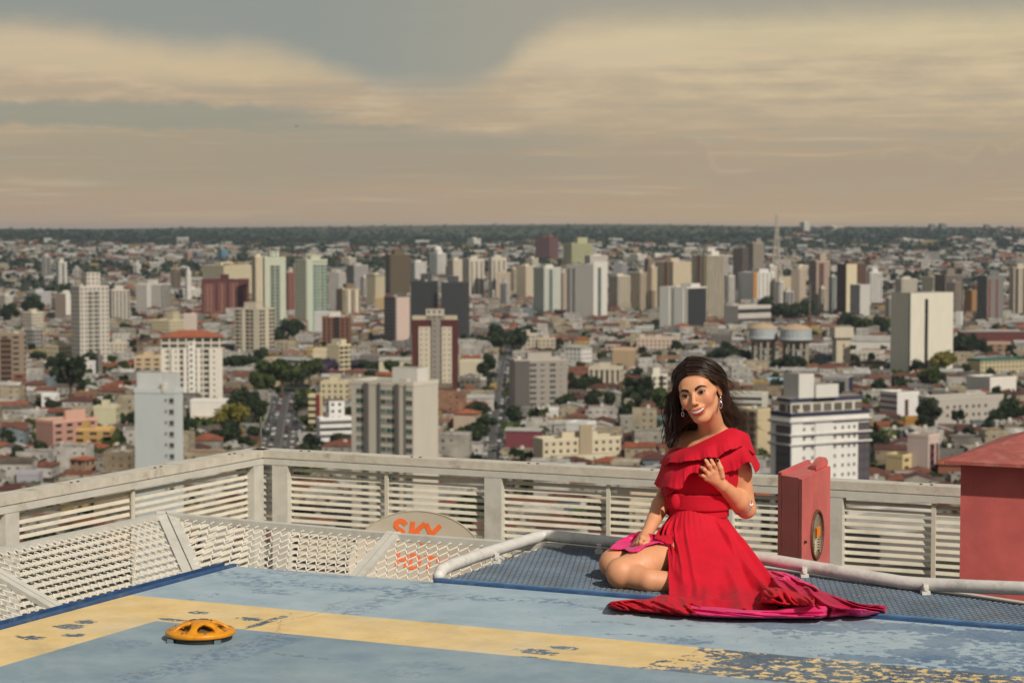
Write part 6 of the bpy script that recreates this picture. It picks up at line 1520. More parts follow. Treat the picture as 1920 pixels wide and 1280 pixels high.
def surface_nets(f, lo, h):
    n = np.array(f.shape); neg = f < 0; pos, cells, quads = [], [], []
    st = np.array([n[1] * n[2], n[2], 1])
    for a in range(3):
        s0 = [slice(None)] * 3; s1 = [slice(None)] * 3; s0[a] = slice(0, -1); s1[a] = slice(1, None)
        cr = np.argwhere(neg[tuple(s0)] != neg[tuple(s1)])
        b, c = (a + 1) % 3, (a + 2) % 3
        cr = cr[(cr[:, b] > 0) & (cr[:, c] > 0) & (cr[:, b] < n[b] - 1) & (cr[:, c] < n[c] - 1)]
        nx_ = cr.copy(); nx_[:, a] += 1; f0 = f[tuple(cr.T)]; f1 = f[tuple(nx_.T)]; t = f0 / (f0 - f1)
        p = cr.astype('f8'); p[:, a] += t; idx = cr @ st
        four = [idx - st[b] - st[c], idx - st[c], idx, idx - st[b]]
        for q in four: cells.append(q); pos.append(p)
        Q = np.stack(four, 1); flip = f0 > 0; Q[flip] = Q[flip][:, ::-1]; quads.append(Q)
    cells = np.concatenate(cells); pos = np.concatenate(pos); quads = np.concatenate(quads)
    u, inv_ = np.unique(cells, return_inverse=True); cnt = np.bincount(inv_, minlength=len(u))
    V = np.stack([np.bincount(inv_, pos[:, i], len(u)) / cnt for i in range(3)], 1)
    Fq = np.searchsorted(u, quads); return lo + V * h, Fq
def relax(V, Fq, it, lam=.5):
    e = np.concatenate([Fq[:, [0, 1]], Fq[:, [1, 2]], Fq[:, [2, 3]], Fq[:, [3, 0]]]); e = np.concatenate([e, e[:, ::-1]])
    cnt = np.bincount(e[:, 0], minlength=len(V))
    for k in range(it):
        m = np.stack([np.bincount(e[:, 0], V[e[:, 1], i], len(V)) for i in range(3)], 1) / np.maximum(cnt, 1)[:, None]
        V = V + (m - V) * (lam if k % 2 == 0 else -lam * .9)
    return V
def np_mesh(name, V, Fq, mats, smooth=True, attr=None):
    me = bpy.data.meshes.new(name); me.vertices.add(len(V)); me.vertices.foreach_set('co', np.asarray(V, 'f4').ravel())
    me.loops.add(Fq.size); me.loops.foreach_set('vertex_index', Fq.astype('i4').ravel()); me.polygons.add(len(Fq))
    me.polygons.foreach_set('loop_start', np.arange(0, Fq.size, Fq.shape[1], dtype='i4'))
    me.update(calc_edges=True); me.validate()
    for m_ in (mats if isinstance(mats, list) else [mats]): me.materials.append(m_)
    me.polygons.foreach_set('use_smooth', [smooth] * len(me.polygons))
    if attr is not None:
        ca = me.color_attributes.new('Tint', 'FLOAT_COLOR', 'POINT'); ca.data.foreach_set('color', np.concatenate([attr, np.ones((len(attr), 1))], 1).astype('f4').ravel())
    return me

# ---- materials
def skin_mat():
    m = bpy.data.materials.new('warm_skin'); m.use_nodes = True; t = NT(m.node_tree); b = t.n['Principled BSDF']
    at_ = t.new('ShaderNodeAttribute', attribute_name='Tint'); g = t.new('ShaderNodeNewGeometry')
    n = t.noise(g.outputs['Position'], 40, 4, .6); c = t.mix(t.step(n, .3, .7), (.94, .93, .92), (1.0, 1.0, 1.0)); c = t.mix(1.0, at_.outputs['Color'], c, 'MULTIPLY')
    t.l.new(c, b.inputs['Base Color']); rr_ = t.new('ShaderNodeMapRange'); t.l.new(t.noise(g.outputs['Position'], 90, 4, .6), rr_.inputs[0]); rr_.inputs[3].default_value = .36; rr_.inputs[4].default_value = .66; t.l.new(rr_.outputs[0], b.inputs['Roughness']); bp = t.new('ShaderNodeBump'); bp.inputs['Strength'].default_value = .12; bp.inputs['Distance'].default_value = .002; t.l.new(t.noise(g.outputs['Position'], 260, 4, .65), bp.inputs['Height']); t.l.new(bp.outputs[0], b.inputs['Normal']); b.inputs['Specular IOR Level'].default_value = .4
    b.inputs['Subsurface Weight'].default_value = .12; b.inputs['Subsurface Radius'].default_value = (.02, .008, .004); b.inputs['Subsurface Scale'].default_value = .5
    return m
SKIN = skin_mat(); SK = np.array(lin(214, 154, 116))
def cloth_mat(nm, c, rough, sheen=.04, coat=0., var=.06):
    m = bpy.data.materials.new(nm); m.use_nodes = True; t = NT(m.node_tree); b = t.n['Principled BSDF']; g = t.new('ShaderNodeNewGeometry')
    n = t.noise(g.outputs['Position'], 14, 5, .6); t.l.new(t.mix(t.step(n, .3, .7), tuple(x * (1 - var) for x in c), tuple(x * (1 + var) for x in c)), b.inputs['Base Color'])
    b.inputs['Roughness'].default_value = rough; b.inputs['Sheen Weight'].default_value = sheen; b.inputs['Sheen Roughness'].default_value = .4; b.inputs['Specular IOR Level'].default_value = .25
    n2 = t.noise(g.outputs['Position'], 9, 4, .55, 1.0); bp = t.new('ShaderNodeBump'); bp.inputs['Strength'].default_value = .35; bp.inputs['Distance'].default_value = .012; t.l.new(n2, bp.inputs['Height']); t.l.new(bp.outputs[0], b.inputs['Normal'])
    return m
RED = cloth_mat('red_crepe', lin(193, 17, 42), .8); ROSE = cloth_mat('rose_crepe', lin(188, 26, 72), .65); PINK = cloth_mat('pink_satin_lining', lin(228, 50, 122), .42, .1)
def hair_mat():
    m = bpy.data.materials.new('dark_hair'); m.use_nodes = True; t = NT(m.node_tree); b = t.n['Principled BSDF']; g = t.new('ShaderNodeNewGeometry')
    n = t.noise(g.outputs['Position'], 60, 3, .6); t.l.new(t.mix(n, lin(22, 16, 13), lin(56, 38, 28)), b.inputs['Base Color']); b.inputs['Roughness'].default_value = .38; b.inputs['Specular IOR Level'].default_value = .5; return m
HAIR = hair_mat()

def A(px, py, Y): return np.array(at(px, py, Y))
ORG = Vector(on(1305, 1112, 0.0)); ORG.z = 0
woman = thing('person', 'dark-haired woman in a long red ruffled dress sitting on the blue grating', 'person', tuple(ORG))
ORGn = np.array(ORG)

# ---- head frame
vd = np.array([.087, .996, 0]); yaw = R(5 + 15)
fw = np.array([-math.sin(yaw), -math.cos(yaw), -.02]); fw /= np.linalg.norm(fw)
rt0 = np.cross(fw, [0, 0, 1]); rt0 = -rt0 if rt0[0] < 0 else rt0; rt0 /= np.linalg.norm(rt0); up0 = np.cross(rt0, fw); up0 = up0 if up0[2] > 0 else -up0
ro_ = R(15); rt1 = rt0 * math.cos(ro_) + up0 * math.sin(ro_); up1 = up0 * math.cos(ro_) - rt0 * math.sin(ro_)
HM = np.stack([rt1, fw, up1], 1)            # columns: subject's left (picture right), forward, up
EYE = A(1300, 739.5, 7.70); HO = EYE - fw * .086
def HL(x, y, z): return HO + HM @ np.array([x, y, z])
def hl_of(P): return (np.asarray(P) - HO) @ HM

# ---- body
S = Sdf()
# torso, facing a little to the left of the picture
ty = R(28); xt = np.array([math.cos(ty), -math.sin(ty), 0]); ft = np.array([-math.sin(ty), -math.cos(ty), 0]); TM_ = np.stack([xt, ft, [0, 0, 1]], 1)
C0 = A(1322, 1058, 7.90); C1 = A(1308, 945, 7.88); C2 = A(1324, 882, 7.89); C3 = A(1332, 836, 7.90)
T = Sdf()
T.ell(C0 + [0, 0, .02], (.165, .135, .13), TM_, .05)
T.ell(C1 - [0, 0, .03], (.108, .088, .12), TM_, .08)
T.ell(C1 + [0, 0, .05], (.098, .082, .10), TM_, .05)
T.ell(C2, (.128, .096, .11), TM_, .06)
for sx in (-1, 1): T.ell(C2 + xt * sx * .058 + ft * .070 + [0, 0, -.006], (.056, .054, .056), TM_, .03)
T.ell(C3 + [0, 0, .0], (.125, .072, .055), TM_, .05)
SHL = A(1377, 846, 7.86); SHR = A(1271, 833, 7.97)
T.cone(SHL, SHR, .040, .040, .04)
for q in T.p: S.p.append(q)
NB = A(1337, 812, 7.90); NT_ = HL(.004, -.022, -.070)
S.cone(NB, NT_, .050, .047, .03); S.cone(NB - [0, 0, .03], NB + xt * .11 + [0, 0, -.025], .03, .03, .05); S.cone(NB - [0, 0, .03], SHR + [0, 0, .01], .03, .03, .05)
S.cone(C3 + ft * .055 + xt * .015 + [0, 0, .028], SHR + ft * .03 + [0, 0, .016], .010, .009, .018)   # collar bones
S.cone(C3 + ft * .055 + xt * .035 + [0, 0, .028], SHL + ft * .02 + [0, 0, .012], .010, .009, .018)
# head
def hc(a, b, ra, rb, k, sub=False): S.cone(HL(*a), HL(*b), ra, rb, k, sub)
def he(c, r, k, sub=False): S.ell(HL(*c), r, HM, k, sub)
he((0, -.020, .032), (.073, .092, .080), .01)
he((0, .026, -.022), (.0565, .062, .078), .03)
he((0, .050, .030), (.056, .036, .042), .02)              # forehead
he((0, .060, -.094), (.020, .020, .017), .03)             # chin
for sx in (-1, 1):
    hc((sx * .046, -.004, -.044), (sx * .017, .052, -.090), .016, .014, .022)   # jaw line
    he((sx * .038, .058, -.028), (.022, .024, .022), .018)                     # smiling cheek
    hc((sx * .044, .062, -.012), (sx * .060, .020, -.002), .012, .012, .018)    # cheek bone
hc((-.030, .074, .020), (.030, .074, .020), .011, .011, .014)                  # brow
for sx in (-1, 1): he((sx * .031, .092, .001), (.017, .013, .0105), .010, True)
for sx in (-1, 1): he((sx * .031, .0735, .0005), (.0165, .0135, .0120), .005)  # eyeballs under the lids
hc((0, .080, .012), (0, .108, -.028), .0060, .0082, .008)
he((0, .110, -.031), (.0085, .0082, .0075), .006)
for sx in (-1, 1): he((sx * .0115, .100, -.0345), (.0060, .0085, .0066), .005)
for sx in (-1, 1): he((sx * .0062, .1065, -.0405), (.0032, .004, .003), .002, True)
he((0, .084, -.060), (.030, .016, .020), .012)            # muzzle
for sx in (-1, 1):                                         # ears
    he((sx * .0745, -.012, -.006), (.0075, .017, .029), .006); he((sx * .082, -.006, -.002), (.004, .009, .016), .003, True)
FACE = Sdf(); FACE.p = [q for q in S.p if np.linalg.norm((q[1] - HO)) < .15]
# left arm (right in the picture), forearm rising across to the chest
EL = A(1399, 953, 7.88); WL = A(1357, 912, 7.748)
S.chain([SHL + [0, 0, -.002], SHL + (EL - SHL) * .35 + [.006, 0, 0], EL], [.040, .041, .036], .02)
S.chain([EL, EL + (WL - EL) * .35, WL], [.037, .038, .0235], .012)
# right arm (left in the picture) straight down to the thigh
ER = A(1250, 925, 7.97); WR = A(1213, 1000, 7.77)
S.chain([SHR, SHR + (ER - SHR) * .4, ER], [.043, .039, .033], .02)
S.chain([ER, ER + (WR - ER) * .3, WR], [.034, .0345, .0215], .012)
# legs folded to the left: near knee, near shin, far knee
HN = A(1312, 1050, 7.86); KN = A(1168, 1074, 7.585); AN = A(1292, 1098, 7.545)
S.chain([HN, A(1252, 1048, 7.70), A(1205, 1060, 7.63), KN], [.095, .070, .064, .060], .02)
S.chain([KN + [.01, -.005, -.004], A(1216, 1088, 7.52), A(1256, 1092, 7.52), AN], [.050, .043, .040, .034], .006)
S.ell(KN + [-.018, -.018, .006], (.036, .034, .040), None, .03); S.ell(KN + [-.030, -.024, .012], (.020, .018, .024), None, .012)
HF = A(1300, 1040, 8.04); KF = A(1152, 1056, 7.76); AF = A(1290, 1085, 7.86)
S.chain([HF, HF + (KF - HF) * .5, KF], [.088, .074, .057], .02)
S.chain([KF, KF + (AF - KF) * .4 + [0, 0, -.01], AF], [.054, .046, .03], .01)
S.ell(EL + [.010, .016, -.012], (.020, .018, .022), None, .012)
SB = Sdf(); SB.p = [q for q in S.p]
NOARM = len(S.p)
# hands
def hand(wr, kn, tips, mids, thumb, rp, rf):
    """wr wrist, kn four knuckles, mids/tips per finger, thumb three points"""
    for k_ in kn: S.cone(wr, k_, rp[0], rp[1], .010)
    for a, b in zip(kn, kn[1:]): S.cone(a, b, rp[1], rp[1], .006)
    for k_, m1, t1, r1 in zip(kn, mids, tips, rf):
        q = Sdf(); q.chain([k_, m1, t1], [r1 * 1.06, r1, r1 * .86], .003); S.p.extend(q.p)
    q = Sdf(); q.chain(list(thumb), [.0115, .0098, .0082], .004); S.p.extend(q.p)
hY = 7.705
hand(WL + [-.006, -.004, .006], [A(1343, 884, 7.720), A(1335, 884, 7.710), A(1329, 889, 7.708), A(1325, 896, 7.714)],
     [A(1333, 861, 7.710), A(1323, 861.5, 7.708), A(1315.5, 876, 7.714), A(1312.5, 890, 7.724)],
     [A(1338, 871, 7.698), A(1328.5, 871.5, 7.692), A(1321, 880, 7.694), A(1317.5, 891, 7.704)],
     (A(1354, 893, 7.720), A(1351, 877, 7.710), A(1345.5, 863, 7.712)), (.0185, .0105), [.0078, .0080, .0076, .0068])
LTH = A(1345.5, 863, 7.712)
hand(WR + [-.004, -.006, -.004], [A(1204, 1008, 7.690), A(1199, 1011, 7.705), A(1195, 1014, 7.725), A(1192, 1018, 7.745)],
     [A(1202, 1027, 7.655), A(1196, 1029, 7.668), A(1191, 1030, 7.69), A(1187.5, 1029, 7.715)],
     [A(1201, 1016, 7.650), A(1195.5, 1018, 7.662), A(1191, 1021, 7.682), A(1187.5, 1023, 7.706)],
     (A(1214, 1010, 7.70), A(1212, 1018, 7.672), A(1205, 1022, 7.655)), (.0185, .0105), [.0078, .0078, .0074, .0068])
hB = .0029
lo = np.array([.28, 7.40, -.02]); hi_ = np.array([1.0, 8.16, .86])
f = S.grid(lo, hi_, hB)
V, Q = surface_nets(f, lo, hB); V = relax(V, Q, 4)
# skin tint: lips, blush and eye make-up are worn; forehead lightened, nose highlight painted in
L = hl_of(V); tint = np.tile(SK, (len(V), 1))
def tmix(w, c):
    global tint
    w = np.clip(w, 0, 1)[:, None]; tint = tint * (1 - w) + np.array(c) * w
isf = (L[:, 1] > .02) & (np.abs(L[:, 2]) < .13)
tmix(isf * .30 * np.exp(-((np.abs(L[:, 0]) - .046) / .016) ** 2 - ((L[:, 2] + .030) / .016) ** 2), lin(190, 92, 74))
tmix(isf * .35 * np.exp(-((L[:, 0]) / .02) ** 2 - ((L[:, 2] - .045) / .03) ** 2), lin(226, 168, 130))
tmix(isf * .62 * np.exp(-((np.abs(L[:, 0]) - .034) / .016) ** 2 - ((L[:, 2] - .009) / .0065) ** 2), lin(120, 66, 44))
tmix(isf * (L[:, 1] > .08) * .3 * np.exp(-((L[:, 0]) / .006) ** 2 - ((L[:, 2] + .01) / .025) ** 2), lin(232, 180, 142))  # painted highlight down the ridge of the nose
V0 = V.copy(); 
me = np_mesh('body', V - ORGn, Q, SKIN, True, tint)
body = obj('body', me, woman)

# ---- face features laid on the head's own surface
def on_face(x, z, out=0.0):
    """points on the face at local x, z; out = lift along forward"""
    x = np.atleast_1d(np.asarray(x, 'f8')); z = np.broadcast_to(np.asarray(z, 'f8'), x.shape)
    a = np.full(x.shape, .13)
    for _ in range(36):
        P_ = HO + np.stack([x, a, z], 1) @ HM.T; a = a - FACE(P_) * .85
    return list(HO + np.stack([x, a + out, z], 1) @ HM.T)
def strip(name, xs, z0, z1, m, out0=.0006, out1=.0006, mid=0., n=5, parent=body, smooth=True):
    rows = []
    for j in range(n):
        f_ = j / (n - 1); o_ = out0 + (out1 - out0) * f_ + mid * math.sin(math.pi * f_)
        pts = on_face(xs, np.asarray(z0) * (1 - f_) + np.asarray(z1) * f_, 0.0)
        rows.append([Vector(p + fw * (o_ * 1.0) - ORGn) for p in pts])
    mb = MB(); mb.grid(rows); return mb.build(name, m, parent, smooth=smooth)
BROW = mat('brow_hair', lin(38, 24, 18), .7, .3, 300); LASH = mat('lash_line', lin(14, 10, 9), .5); SCL = mat('eye_white', lin(176, 160, 150), .4, .03, 50)
IRIS = mat('dark_iris', lin(26, 15, 10), .08, .3, 200); LIP = mat('rose_lips', lin(184, 78, 72), .3, .08, 200); TEETH = mat('teeth_white', lin(236, 232, 224), .25, .02, 100); MOUTH = mat('mouth_inside', lin(60, 20, 20), .5)
for sx in (-1, 1):
    u = np.linspace(0, 1, 13); xe = sx * (.0165 + .0300 * u)
    up_ = .0050 * np.sin(math.pi * u ** .85) ** .8 + .0028 * u - .0012; lo_ = -.0034 * np.sin(math.pi * u) ** .8 + .0028 * u - .0012
    strip('eye', xe, lo_, up_, SCL, .0008, .0008)
    eye_o = bpy.context.scene.objects[-1] if False else None
    cxe = sx * .0312 + .0008; th = np.linspace(0, 2 * math.pi, 19)
    rows = []
    for r_ in (.0002, .0035, .0072):
        X_i = cxe + r_ * np.cos(th); Z_i = .0014 + np.clip(r_ * np.sin(th), -.0042, .0034)
        rows.append([Vector(p + fw * .0013 - ORGn) for p in on_face(X_i, Z_i)])
    mb = MB(); mb.grid(rows); mb.build('iris', IRIS, body, smooth=True)
    strip('lashes', xe, up_ - .0012, up_ + .0020 + .0024 * u, LASH, .0014, .0022)
    strip('lashes', xe[3:], lo_[3:] - .0010, lo_[3:] + .0002, LASH, .0010, .0010, n=2)
    ub = np.linspace(0, 1, 15); xb = sx * (.0125 + .040 * ub); zc = .0150 + .0098 * np.sin(math.pi * np.clip(ub * .78 + .02, 0, 1)) ** 1.2 - .0045 * ub ** 3; tk = .0050 * (1 - ub) ** .5 + .0008
    strip('eyebrow', xb, zc - tk, zc + tk, BROW, .0010, .0010, mid=.0006)
u = np.linspace(-1, 1, 21); xm = u * .0360; zm = -.0650 + .0135 * u ** 2
gap_u = .0042 * (1 - u ** 2) ** .7; gap_l = .0058 * (1 - u ** 2) ** .8
cup = -.0012 * np.exp(-(u / .13) ** 2)
top_u = gap_u + .0062 * (1 - np.abs(u) ** 2.2) ** .9 + cup + .0004; bot_l = gap_l + .0088 * (1 - u ** 2) ** .8 + .0004
strip('teeth', xm * .93, zm - gap_l * .86, zm + gap_u, TEETH, .0002, .0006)
strip('mouth_inside', xm * .97, zm - gap_l * 1.05, zm - gap_l * .80, MOUTH, .0004, .0004, n=3)
strip('lips', xm, zm + gap_u * .92, zm + top_u, LIP, .0020, .0004, mid=.0018, n=7)
strip('lips', xm, zm - bot_l, zm - gap_l * .94, LIP, .0006, .0022, mid=.0026, n=7)
# tooth gaps
mb = MB()
for k in range(-4, 5):
    x0 = k * .0058 + .0029
    if abs(x0) > .024: continue
    f_ = x0 / .036; a, b = on_face([x0, x0], [-.0650 + .0135 * f_ ** 2 - .0046 * (1 - f_ ** 2), -.0650 + .0135 * f_ ** 2 + .0036 * (1 - f_ ** 2)]); mb.tube([Vector(a + fw * .0006 - ORGn), Vector(b + fw * .0008 - ORGn)], .0003, 4)
mb.build('tooth_lines', mat('tooth_shade', lin(190, 176, 164), .4), body)
# nails
for c, r_, dirn in ((LTH + np.array([-.0005, -.0075, .001]), (.0052, .0028, .0075), None), (A(1204, 1022, 7.646), (.006, .003, .005), None), (A(1333, 862, 7.702), (.0045, .0025, .006), None), (A(1323, 862.5, 7.700), (.0045, .0025, .006), None), (A(1315.5, 877, 7.706), (.0045, .0025, .005), None)):
    mb = MB(); mb.ball(Vector(c - ORGn), r_, 10, 8); mb.build('fingernail', mat('dark_nail_polish', lin(40, 16, 30), .15) if r_[0] > .005 else mat('nail_nude', lin(216, 160, 134), .3), body, smooth=True)

# ---- hair: a close cap over the skull, long locks made of many strands
def xs_(p): return Vector(np.asarray(p) - ORGn)
cap = Sdf(); cap.ell(HL(0, -.026, .034), (.0785, .095, .0845), HM, .01); cap.ell(HL(.012, -.07, -.02), (.066, .060, .085), HM, .03)
cap.cone(HL(-.030, -.065, -.03), A(1262, 800, 7.90), .050, .030, .03); cap.cone(A(1264, 790, 7.88), A(1256, 835, 7.86), .022, .010, .02)
cap.cone(HL(-.02, -.075, -.05), A(1304, 812, 7.98), .055, .03, .03); cap.cone(HL(.040, -.075, -.03), A(1366, 790, 7.96), .050, .026, .03)
cap.ell(HL(.0, .080, -.030), (.067, .074, .092), HM, .018, True)        # the face stays open
for sx in (-1, 1): cap.ell(HL(sx * .083, .0, -.012), (.014, .022, .028), HM, .006, True)
f = cap.grid(np.array([.55, 7.62, .42]), np.array([.92, 8.12, .90]), .0035); Vc, Qc = surface_nets(f, np.array([.55, 7.62, .42]), .0035); Vc = relax(Vc, Qc, 4)
hairo = obj('hair', np_mesh('hair', Vc - ORGn, Qc, HAIR), woman)
def cat(P, n):
    P = [np.asarray(p) for p in P]; P = [2 * P[0] - P[1]] + P + [2 * P[-1] - P[-2]]; out = []
    for i in range(1, len(P) - 2):
        for k in range(n):
            t = k / n; a, b, c, d = P[i - 1:i + 3]; out.append(.5 * ((2 * b) + (-a + c) * t + (2 * a - 5 * b + 4 * c - d) * t * t + (-a + 3 * b - 3 * c + d) * t ** 3))
    out.append(P[-2]); return out
hr_ = random.Random(21)
def scalp(x, y, z, lift=.004):
    c = np.array([0, -.026, .034]); d = np.array([x, y, z]) - c; r = np.array([.0815, .098, .0865]); k = 1 / np.linalg.norm(d / r); return HL(*(c + d * (k + lift / np.linalg.norm(d))))
# guides run root to tip; neighbours in the list blend into each other
GL = [  # picture-left side: from the parting down in front of the shoulder
    [scalp(-.012, .072, .083), scalp(-.045, .058, .064), scalp(-.074, .025, .030), A(1265, 745, 7.80), A(1268, 775, 7.80), A(1266, 805, 7.80), A(1262, 832, 7.80)],
    [scalp(-.012, .030, .115), scalp(-.055, .020, .080), scalp(-.084, .000, .025), A(1257, 750, 7.83), A(1256, 785, 7.82), A(1256, 815, 7.81), A(1253, 846, 7.82)],
    [scalp(-.012, -.01, .12), scalp(-.060, -.02, .080), scalp(-.085, -.03, .015), A(1260, 758, 7.88), A(1253, 790, 7.87), A(1255, 820, 7.86), A(1255, 842, 7.86)],
    [scalp(-.012, -.05, .11), scalp(-.055, -.07, .070), scalp(-.070, -.08, .0), A(1272, 765, 7.93), A(1268, 795, 7.93), A(1272, 815, 7.94), A(1272, 835, 7.95)],
    [scalp(-.005, -.09, .08), scalp(-.035, -.11, .03), scalp(-.04, -.11, -.03), A(1292, 778, 7.95), A(1290, 798, 7.97), A(1296, 820, 7.99), A(1300, 835, 8.0)]]
GR2 = [  # picture-right side: swept back over the ear and blown behind the shoulder
    [scalp(-.008, .074, .083), scalp(.037, .062, .068), scalp(.066, .030, .040), scalp(.083, -.010, .018), A(1352, 758, 7.83), A(1356, 785, 7.87), A(1376, 808, 7.93)],
    [scalp(-.008, .040, .112), scalp(.045, .030, .085), scalp(.078, .0, .040), scalp(.085, -.035, .010), A(1360, 757, 7.88), A(1368, 782, 7.92), A(1388, 806, 7.96)],
    [scalp(-.008, .010, .12), scalp(.050, .0, .085), scalp(.078, -.035, .040), A(1356, 738, 7.92), A(1370, 758, 7.95), A(1382, 780, 7.98), A(1392, 804, 8.0)],
    [scalp(-.008, -.03, .115), scalp(.040, -.05, .085), scalp(.066, -.07, .040), A(1352, 742, 7.97), A(1362, 768, 8.0), A(1372, 790, 8.02), A(1380, 812, 8.04)],
    [scalp(.0, -.08, .085), scalp(.02, -.10, .04), scalp(.03, -.11, -.02), A(1340, 770, 7.98), A(1345, 790, 8.0), A(1350, 812, 8.02), A(1352, 830, 8.04)]]
def locks(guides, n, rad, wild, name, curl=.004, dk=.75):
    mb = MB(); mb.mat(0)
    for k in range(n):
        g = hr_.uniform(0, len(guides) - 1.001); i = int(g); t = g - i
        P = [guides[i][j] * (1 - t) + guides[i + 1][j] * t for j in range(7)]
        j0 = np.array([hr_.gauss(0, 1) for _ in range(3)]); lift_ = hr_.uniform(-.001, .007); rj = np.array([hr_.gauss(0, .0055) for _ in range(3)]); ph = hr_.uniform(0, 6.28); cut = hr_.uniform(.80, 1.0)
        P = [p + j0 * wild * (m / 6) ** 1.6 + rj for m, p in enumerate(P)]
        C_ = cat(P, 4); C_ = C_[:max(6, int(len(C_) * cut))]; C_ = [c + np.array([math.cos(ph + m * .5), math.sin(ph + m * .6), .3 * math.sin(ph + m * .4)]) * curl * (m / 24) for m, c in enumerate(C_)]
        r0 = rad * hr_.uniform(.5, 1.5); mb.mat(0 if hr_.random() < dk else 1); C_ = [c + (c - HO) / np.linalg.norm(c - HO) * lift_ * (1 - m / len(C_)) for m, c in enumerate(C_)]; mb.tube([xs_(c) for c in C_], [r0 * (1 - .75 * (m / len(C_)) ** 2) for m in range(len(C_))], 4, cap=False)
    return mb.build(name, [HAIR, HAIR2], hairo, smooth=True)
HAIR2 = mat('brown_hair_highlights', lin(62, 42, 30), .35, .3, 60)
locks(GL, 560, .0019, .008, 'locks', .016, .88); locks(GR2, 600, .0019, .013, 'locks', .012, .66)
# wisps blown to the right
mb = MB()
for k in range(240):
    g = GR2[hr_.choice([0, 1, 1, 2, 2, 3])]; s0 = hr_.choice([2, 3, 4, 5]); base = g[s0] + np.array([hr_.gauss(0, .008) for _ in range(3)]); ln = hr_.uniform(.05, .12)
    d = np.array([hr_.uniform(.35, .9), hr_.uniform(-.1, .3), hr_.uniform(-1.0, -.35)]); d /= np.linalg.norm(d)
    C_ = cat([base, base + d * ln * .35 + np.array([.004, 0, .006]), base + d * ln * .7 + np.array([.010, 0, .004]), base + d * ln + np.array([.022, 0, .012 * hr_.uniform(-1, 1.4)])], 5)
    mb.tube([xs_(c) for c in C_], [.0007 * (1 - .6 * m / len(C_)) for m in range(len(C_))], 3, cap=False)
mb.build('wispy_locks', mat('wispy_brown_hair', lin(66, 46, 32), .4, .2, 60), hairo)  # loose strands in a lighter brown than the dark locks

# ---- jewellery
SIL = mat('silver_stones', lin(214, 210, 206), .15, .1, 400, metal=.9); GAR = mat('dark_red_stone', lin(96, 18, 34), .1, .1, 200)
for base, n_ in ((HL(.0785, .004, -.036), 1), (HL(-.0725, .012, -.036), .75)):
    mb = MB(); b0 = xs_(base)
    if n_ == 1: b0 = b0 + Vector(fw) * .006
    def ring(c, rx, rz, r_): mb.tube([c + Vector((rx * math.cos(a), 0, rz * math.sin(a))) for a in [2 * math.pi * k / 14 for k in range(14)]], r_, 5, closed=True)
    mb.ball(b0, .0042, 8, 6); ring(b0 + Vector((0, 0, -.010)), .0042 * n_, .0055 * n_, .0014); ring(b0 + Vector((0, 0, -.029)), .0058 * n_, .0125 * n_, .0016)
    mb.mat(1); mb.ball(b0 + Vector((0, 0, -.030)), (.0042 * n_, .003, .009 * n_), 8, 6); mb.mat(0)
    mb.build('earring', [SIL, GAR], woman, smooth=True)
bd = (WL - EL) / np.linalg.norm(WL - EL); bx = np.cross(bd, [0, 0, 1]); bx /= np.linalg.norm(bx); by = np.cross(bd, bx)
mb = MB()
for o_ in (.0, .006):
    c = EL + bd * (.030 + o_); mb.tube([xs_(c + bx * (.0405 * math.cos(a)) + by * (.0405 * math.sin(a)) + bd * .003 * math.sin(a * 2 + o_ * 300)) for a in [2 * math.pi * k / 28 for k in range(28)]], .0016, 5, closed=True)
mb.build('bracelet', SIL, woman, smooth=True)

# ---- dress
dress = obj('dress', None, woman)
# bodice and belt: close shells round the torso
def shell(T_, off, z0, z1, name, m, parent, top=None, h=.004):
    lo_, hi2 = C1 - [.28, .25, .15], C3 + [.26, .25, .10]; f = T_.grid(lo_, hi2, h) - off
    n = f.shape; Z = lo_[2] + h * np.arange(n[2]); X = lo_[0] + h * np.arange(n[0])
    f = np.maximum(f, (z0 - Z)[None, None, :]); zt = np.full(n[0], z1) if top is None else np.array([top(x) for x in X]); f = np.maximum(f, Z[None, None, :] - zt[:, None, None])
    V_, Q_ = surface_nets(f.astype('f4'), lo_, h); V_ = relax(V_, Q_, 4); return obj(name, np_mesh(name, V_ - ORGn, Q_, m), parent)
zb0, zb1 = A(1308, 957, 7.80)[2], A(1308, 926, 7.80)[2]
xl, xr_ = A(1262, 846, 7.85), A(1372, 812, 7.85)
shell(T, .006, zb0 - .03, 0, 'bodice', RED, dress, top=lambda x: float(np.interp(x, [xl[0], xr_[0], xr_[0] + .03], [xl[2] - .016, xr_[2] - .012, xr_[2] + .006])))
shell(T, .013, zb0, zb1, 'belt', RED, dress)
mb = MB(); bc = A(1266, 939, 7.795)
rows = [[xs_(bc + np.array([rr * .018 * math.cos(a), -.010 * math.sqrt(max(0, 1 - rr * rr)) * 1.0 - .012, rr * .029 * math.sin(a)])) for a in [2 * math.pi * k / 28 for k in range(28)]] for rr in (.01, .4, .7, .9, 1.0)]
mb.grid([list(r) + [r[0]] for r in rows]); mb.build('buckle', RED, dress, smooth=True)

